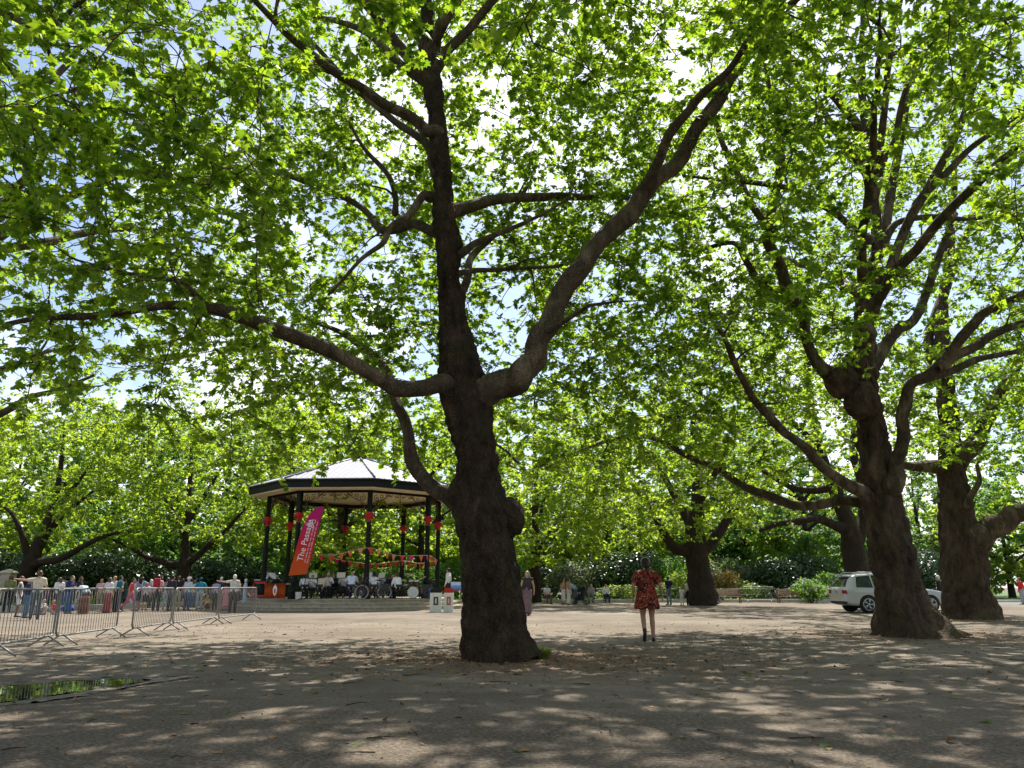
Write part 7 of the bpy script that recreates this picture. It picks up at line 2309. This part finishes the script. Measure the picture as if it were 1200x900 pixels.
PETAL = leaf_mat("petal_white", (.70, .66, .56), (.5, .48, .4), .3, hue=.08)
for i, (x, Y, rx, h, lf, lb) in enumerate([
    (-60, 47, 3.4, 4.2, LEAF_DARK, "dark evergreen shrub at the far left edge"),
    (12, 49, 3.2, 3.4, LEAF_DARK, "dark evergreen shrub behind the tall man in cream"),
    (66, 50, 3.0, 3.5, LEAF_DARK, "glossy dark shrub behind the man in the navy jumper"),
    (112, 50.5, 3.2, 3.9, LEAF_DARK, "glossy dark shrub behind the woman in the rust skirt"),
    (160, 53, 3.2, 3.7, LEAF_DARK, "dark shrub behind the man with the red backpack"),
    (206, 56, 3.0, 3.4, LEAF_DARK, "dark shrub under the thin-trunked spreading plane"),
    (248, 58, 3.0, 3.5, LEAF_DARK, "dark shrub behind the white haired pointing man"),
    (288, 60, 3.0, 3.3, LEAF_DARK, "dark shrub left of the bandstand's columns"),
    (330, 63, 3.2, 3.2, LEAF_GREEN, "bright green shrub behind the orange stall"),
    (378, 64, 3.2, 2.8, LEAF_GREEN, "bright green shrub behind the cream shirted player"),
    (428, 63, 3.0, 3.3, LEAF_GREEN, "bright green shrub behind the bandstand's front column"),
    (480, 64, 3.2, 2.9, LEAF_GREEN, "bright green shrub behind the drum kit"),
    (524, 63, 2.6, 3.4, LEAF_GREEN, "mid green shrub behind the man standing at the bandstand's end"),
    (575, 64, 3.2, 3.4, LEAF_GREEN, "mid green shrub hidden mostly by the big trunk"),
    (640, 66, 3.4, 3.8, LEAF_DARK, "tall dark shrub beyond the seated person in white"),
    (668, 63.5, 2.6, 3.2, LEAF_GREY, "greyish green shrub behind the pushchair"),
    (700, 66, 3.2, 4.3, LEAF_DARK, "tallest dark shrub behind the people sitting on the kerb"),
    (742, 65, 3.0, 4.2, LEAF_DARK, "tall dark shrub just left of the woman in red"),
    (722, 61, 1.7, 1.3, LEAF_LIME, "low fresh green plants behind the middle railing"),
    (785, 65, 2.8, 3.9, LEAF_GREEN, "green shrub right of the woman in red"),
    (800, 61.5, 1.8, 2.4, LEAF_LIME, "pale lime shrub beside the stub-limbed plane"),
    (770, 61.5, 1.4, 1.6, LEAF_LIME, "small lime shrub behind the man in the navy shirt"),
    (838, 61.5, 1.1, 1.1, LEAF_LIME, "low clipped green hedge piece at the first bench"),
    (852, 63.5, 1.6, 2.7, LEAF_YELLOW, "golden leaved shrub behind the first bench"),
    (832, 66, 2.6, 3.6, LEAF_GREY, "pale greyish shrub behind the stub-limbed plane"),
    (873, 66, 2.4, 3.6, LEAF_GREY, "pale feathery shrub between the two benches"),
    (886, 61.2, 1.4, 1.6, LEAF_LIME, "bright green rounded shrub behind the far barrier"),
    (912, 63, 2.6, 3.5, LEAF_DARK, "large dark shrub behind the second bench"),
    (945, 65, 2.6, 4.0, LEAF_DARK, "dark shrub rising above the white flowering bush"),
    (1090, 64, 3.0, 4.5, LEAF_DARK, "dark shrub seen between the two right-hand trunks"),
    (1040, 66, 3.2, 4.4, LEAF_DARK, "dark shrub hidden mostly by the flared trunk"),
    (1142, 63, 1.4, 1.5, LEAF_GREEN, "low round bush by the road at the right"),
    (985, 62, 2.4, 2.6, LEAF_GREEN, "green shrub behind the tail of the white car"),
]):
    shrub(lb, x, Y, rx, h, lf, n=int(1100 * rx * (h / 3) ** .5), size=.23 if lf is not LEAF_LIME else .2)
shrub("bush with clustered white flowers left of the white car's tail", 951, 56.5, 1.3, 1.7, LEAF_GREEN, 2200, .16, flowers=PETAL, name="flowering_bush", cat="bush")
for i, (x, lf) in enumerate([(-110, LEAF_GREEN), (-30, LEAF_FAR), (45, LEAF_GREEN), (115, LEAF_FAR), (185, LEAF_GREEN), (255, LEAF_FAR), (320, LEAF_GREEN), (385, LEAF_FAR), (450, LEAF_GREEN), (515, LEAF_FAR), (590, LEAF_GREEN),
                             (655, LEAF_FAR), (725, LEAF_GREEN), (790, LEAF_FAR), (860, LEAF_GREEN), (930, LEAF_FAR), (1000, LEAF_GREEN)]):
    where = ("beyond the left edge", "behind the gate pier", "behind the man in navy", "behind the rust skirt", "behind the crowd's right half", "left of the bandstand", "behind the orange stall", "behind the bandstand's middle", "behind the bunting's right half",
             "behind the bandstand's right end", "behind the big trunk", "behind the pushchair", "behind the kerb sitters", "behind the woman in red", "behind the golden shrub", "behind the second bench", "behind the white car")[i]
    shrub("tall leafy screen shrub far " + where, x, 74 + 3 * (i % 3), 4.3, 6.8 + (i * 37 % 10) * .16, lf, 5200, .31, name="screen_shrub", stems=False)
# rough ground cover under the shrubs
P = []
while len(P) < 15000:
    x, y = rng.uniform(-45, 45), rng.uniform(38, 72)
    if y > np.interp(x, KC[:, 0], KC[:, 1]) + .35 and x < 29: P.append((x, y, rng.uniform(.01, .32)))
P = np.array(P); m = len(P)
o = link_mesh("ground_cover", leaf_mesh("ground_cover", P, rng.uniform(.15, .34, m), rng.normal(0, 1, (m, 3)), np.array([0, 0, 1.2]) + rng.normal(0, .6, (m, 3)), DIAMOND, LEAF_GREEN))
tag(o, "leafy ground cover in the planting beds", "ground cover", kind="stuff")

# grass tuft at the foot of the big trunk
def blades(n, spread, hgt, seed):
    P, S, T, Nn = [], [], [], []
    for _ in range(n):
        a = rng.uniform(0, 6.28); r = spread * rng.uniform(0, 1) ** .6
        P.append((r * math.cos(a), r * .6 * math.sin(a), 0)); S.append(hgt * rng.uniform(.5, 1.2))
        T.append((math.cos(a) * r * 1.6 / spread * .5 + rng.normal(0, .2), math.sin(a) * .4 + rng.normal(0, .2), 1)); Nn.append(rng.normal(0, 1, 3))
    return np.array(P), np.array(S), np.array(T), np.array(Nn)
BLADE = [(0, 0), (.06, .4), (0, 1), (-.06, .4)]
g = ground(630, 772)
tu = empty("grass_tuft", g + Vector((-.02, .05, 0))); tag(tu, "small bright green tuft of grass at the foot of the big trunk", "grass tuft")
Pq, Sq, Tq, Nq = blades(300, .17, .2, 1)
link_mesh("blades", leaf_mesh("blades", Pq, Sq, Tq, Nq, BLADE, LEAF_LIME), None, tu)
Pq, Sq, Tq, Nq = blades(40, .15, .07, 1)
link_mesh("leaves", leaf_mesh("leaves", Pq + np.array([0, 0, .09]), Sq, Tq * np.array([1, 1, .3]), Nq, DIAMOND, LEAF_LIME), None, tu)

# litter on the gravel: old leaves, bark crumbs, twigs
LITTER = leaf_mat("dead_leaf", (.20, .125, .065), (.10, .06, .02), .15, rough=.8, hue=.4)
c0 = ground(583, 772)
Q = []
while len(Q) < 19000:
    if rng.uniform() < .62:
        a, r = rng.uniform(0, 6.28), abs(rng.normal(0, 2.6)) + .3
        cc, w2 = (c0, 1.0) if rng.uniform() < .6 else ((ground(1069, 745), 1.1) if rng.uniform() < .65 else (ground(1137, 726), 1.2))
        p = (cc.x + .3 + r * 1.5 * w2 * math.cos(a), cc.y - .2 + r * .8 * w2 * math.sin(a))
    else:
        p = (rng.uniform(-13, 13), rng.uniform(2.2, 26))
    if p[1] > 2: Q.append(p)
Q = np.array(Q); m = len(Q)
Pz = np.column_stack([Q, rng.uniform(.006, .016, m)])
o = link_mesh("leaf_litter", leaf_mesh("leaf_litter", Pz, np.clip(rng.lognormal(-3.35, .5, m), .012, .11), np.column_stack([rng.normal(0, 1, (m, 2)), rng.normal(0, .12, m)]), np.array([0, 0, 1]) + rng.normal(0, .28, (m, 3)), STAR, LITTER))
tag(o, "scattered dead leaves and bark crumbs on the gravel", "leaf litter", kind="stuff")
m = 70
Q = np.column_stack([rng.uniform(-6, 7, m), rng.uniform(3, 13, m), rng.uniform(.008, .014, m)])
o = link_mesh("fallen_leaves", leaf_mesh("fallen_leaves", Q, rng.uniform(.07, .14, m), np.column_stack([rng.normal(0, 1, (m, 2)), rng.normal(0, .1, m)]), np.array([0, 0, 1]) + rng.normal(0, .2, (m, 3)), LOBED, LEAF_LIME))
tag(o, "few fresh green leaves fallen on the gravel", "fallen leaves", kind="stuff")
w = Wood()
for _ in range(160):
    a = rng.uniform(0, 6.28); p = np.array([rng.uniform(-9, 10), rng.uniform(3, 22), .008]); l = rng.uniform(.06, .3)
    e = p + np.array([math.cos(a) * l, math.sin(a) * l, .004])
    w.tube(np.array([p, (p + e) / 2 + np.array([rng.normal(0, .02), rng.normal(0, .02), .006]), e]), [.005, .004, .002], 4)
o = link_mesh("fallen_twigs", w.mesh("fallen_twigs", BARK_FAR)); tag(o, "fallen twigs on the gravel", "twigs", kind="stuff")
# ------------------------------------------------------------------ sky, sun, render
SUN_EL, SUN_AZ = R(56), R(14)          # azimuth measured from +Y (ahead) towards +X (right)
world = bpy.data.worlds.new("World")
scene.world = world
world.use_nodes = True
wt = world.node_tree
wt.nodes.clear()
wo = wt.nodes.new("ShaderNodeOutputWorld")
bg = wt.nodes.new("ShaderNodeBackground")
bg.inputs["Strength"].default_value = 0.095
sky = wt.nodes.new("ShaderNodeTexSky")
sky.sky_type = 'NISHITA'
sky.sun_disc = False
sky.sun_elevation = SUN_EL
sky.sun_rotation = SUN_AZ
sky.air_density = 1.0
sky.dust_density = 1.2
tc = wt.nodes.new("ShaderNodeTexCoord")
nz = wt.nodes.new("ShaderNodeTexNoise")
nz.inputs["Scale"].default_value = 2.6
nz.inputs["Detail"].default_value = 7.0
nz.inputs["Roughness"].default_value = 0.58
wt.links.new(tc.outputs["Generated"], nz.inputs["Vector"])
rp = ramp(wt, [(0.49, 0.0), (0.64, 1.0)])
wt.links.new(nz.outputs["Fac"], rp.inputs["Fac"])
mx = wt.nodes.new("ShaderNodeMixRGB")
mx.inputs["Color2"].default_value = (9.0, 9.1, 9.4, 1)
wt.links.new(rp.outputs["Color"], mx.inputs["Fac"])
wt.links.new(sky.outputs["Color"], mx.inputs["Color1"])
wt.links.new(mx.outputs["Color"], bg.inputs["Color"])
wt.links.new(bg.outputs["Background"], wo.inputs["Surface"])

sl = bpy.data.lights.new("sun", 'SUN')
sl.energy = 5.0
sl.angle = R(0.53)
sl.color = (1.0, 0.95, 0.86)
so = bpy.data.objects.new("sun", sl)
col.objects.link(so)
so.location = (10, 40, 60)
d = Vector((math.sin(SUN_AZ) * math.cos(SUN_EL), math.cos(SUN_AZ) * math.cos(SUN_EL), math.sin(SUN_EL)))
so.rotation_euler = d.to_track_quat('Z', 'Y').to_euler()

vs = scene.view_settings
scene.display_settings.display_device = 'sRGB'
vs.view_transform = 'Standard'
vs.look = 'None'
vs.exposure = 1.02
vs.gamma = 1.0
vs.use_curve_mapping = False
c = scene.cycles
c.max_bounces = 8
c.diffuse_bounces = 4
c.glossy_bounces = 3
c.transmission_bounces = 5
c.transparent_max_bounces = 8
c.sample_clamp_indirect = 6.0
c.caustics_reflective = False
c.caustics_refractive = False
c.use_adaptive_sampling = True
c.adaptive_threshold = 0.015
c.use_denoising = True
scene.render.film_transparent = False
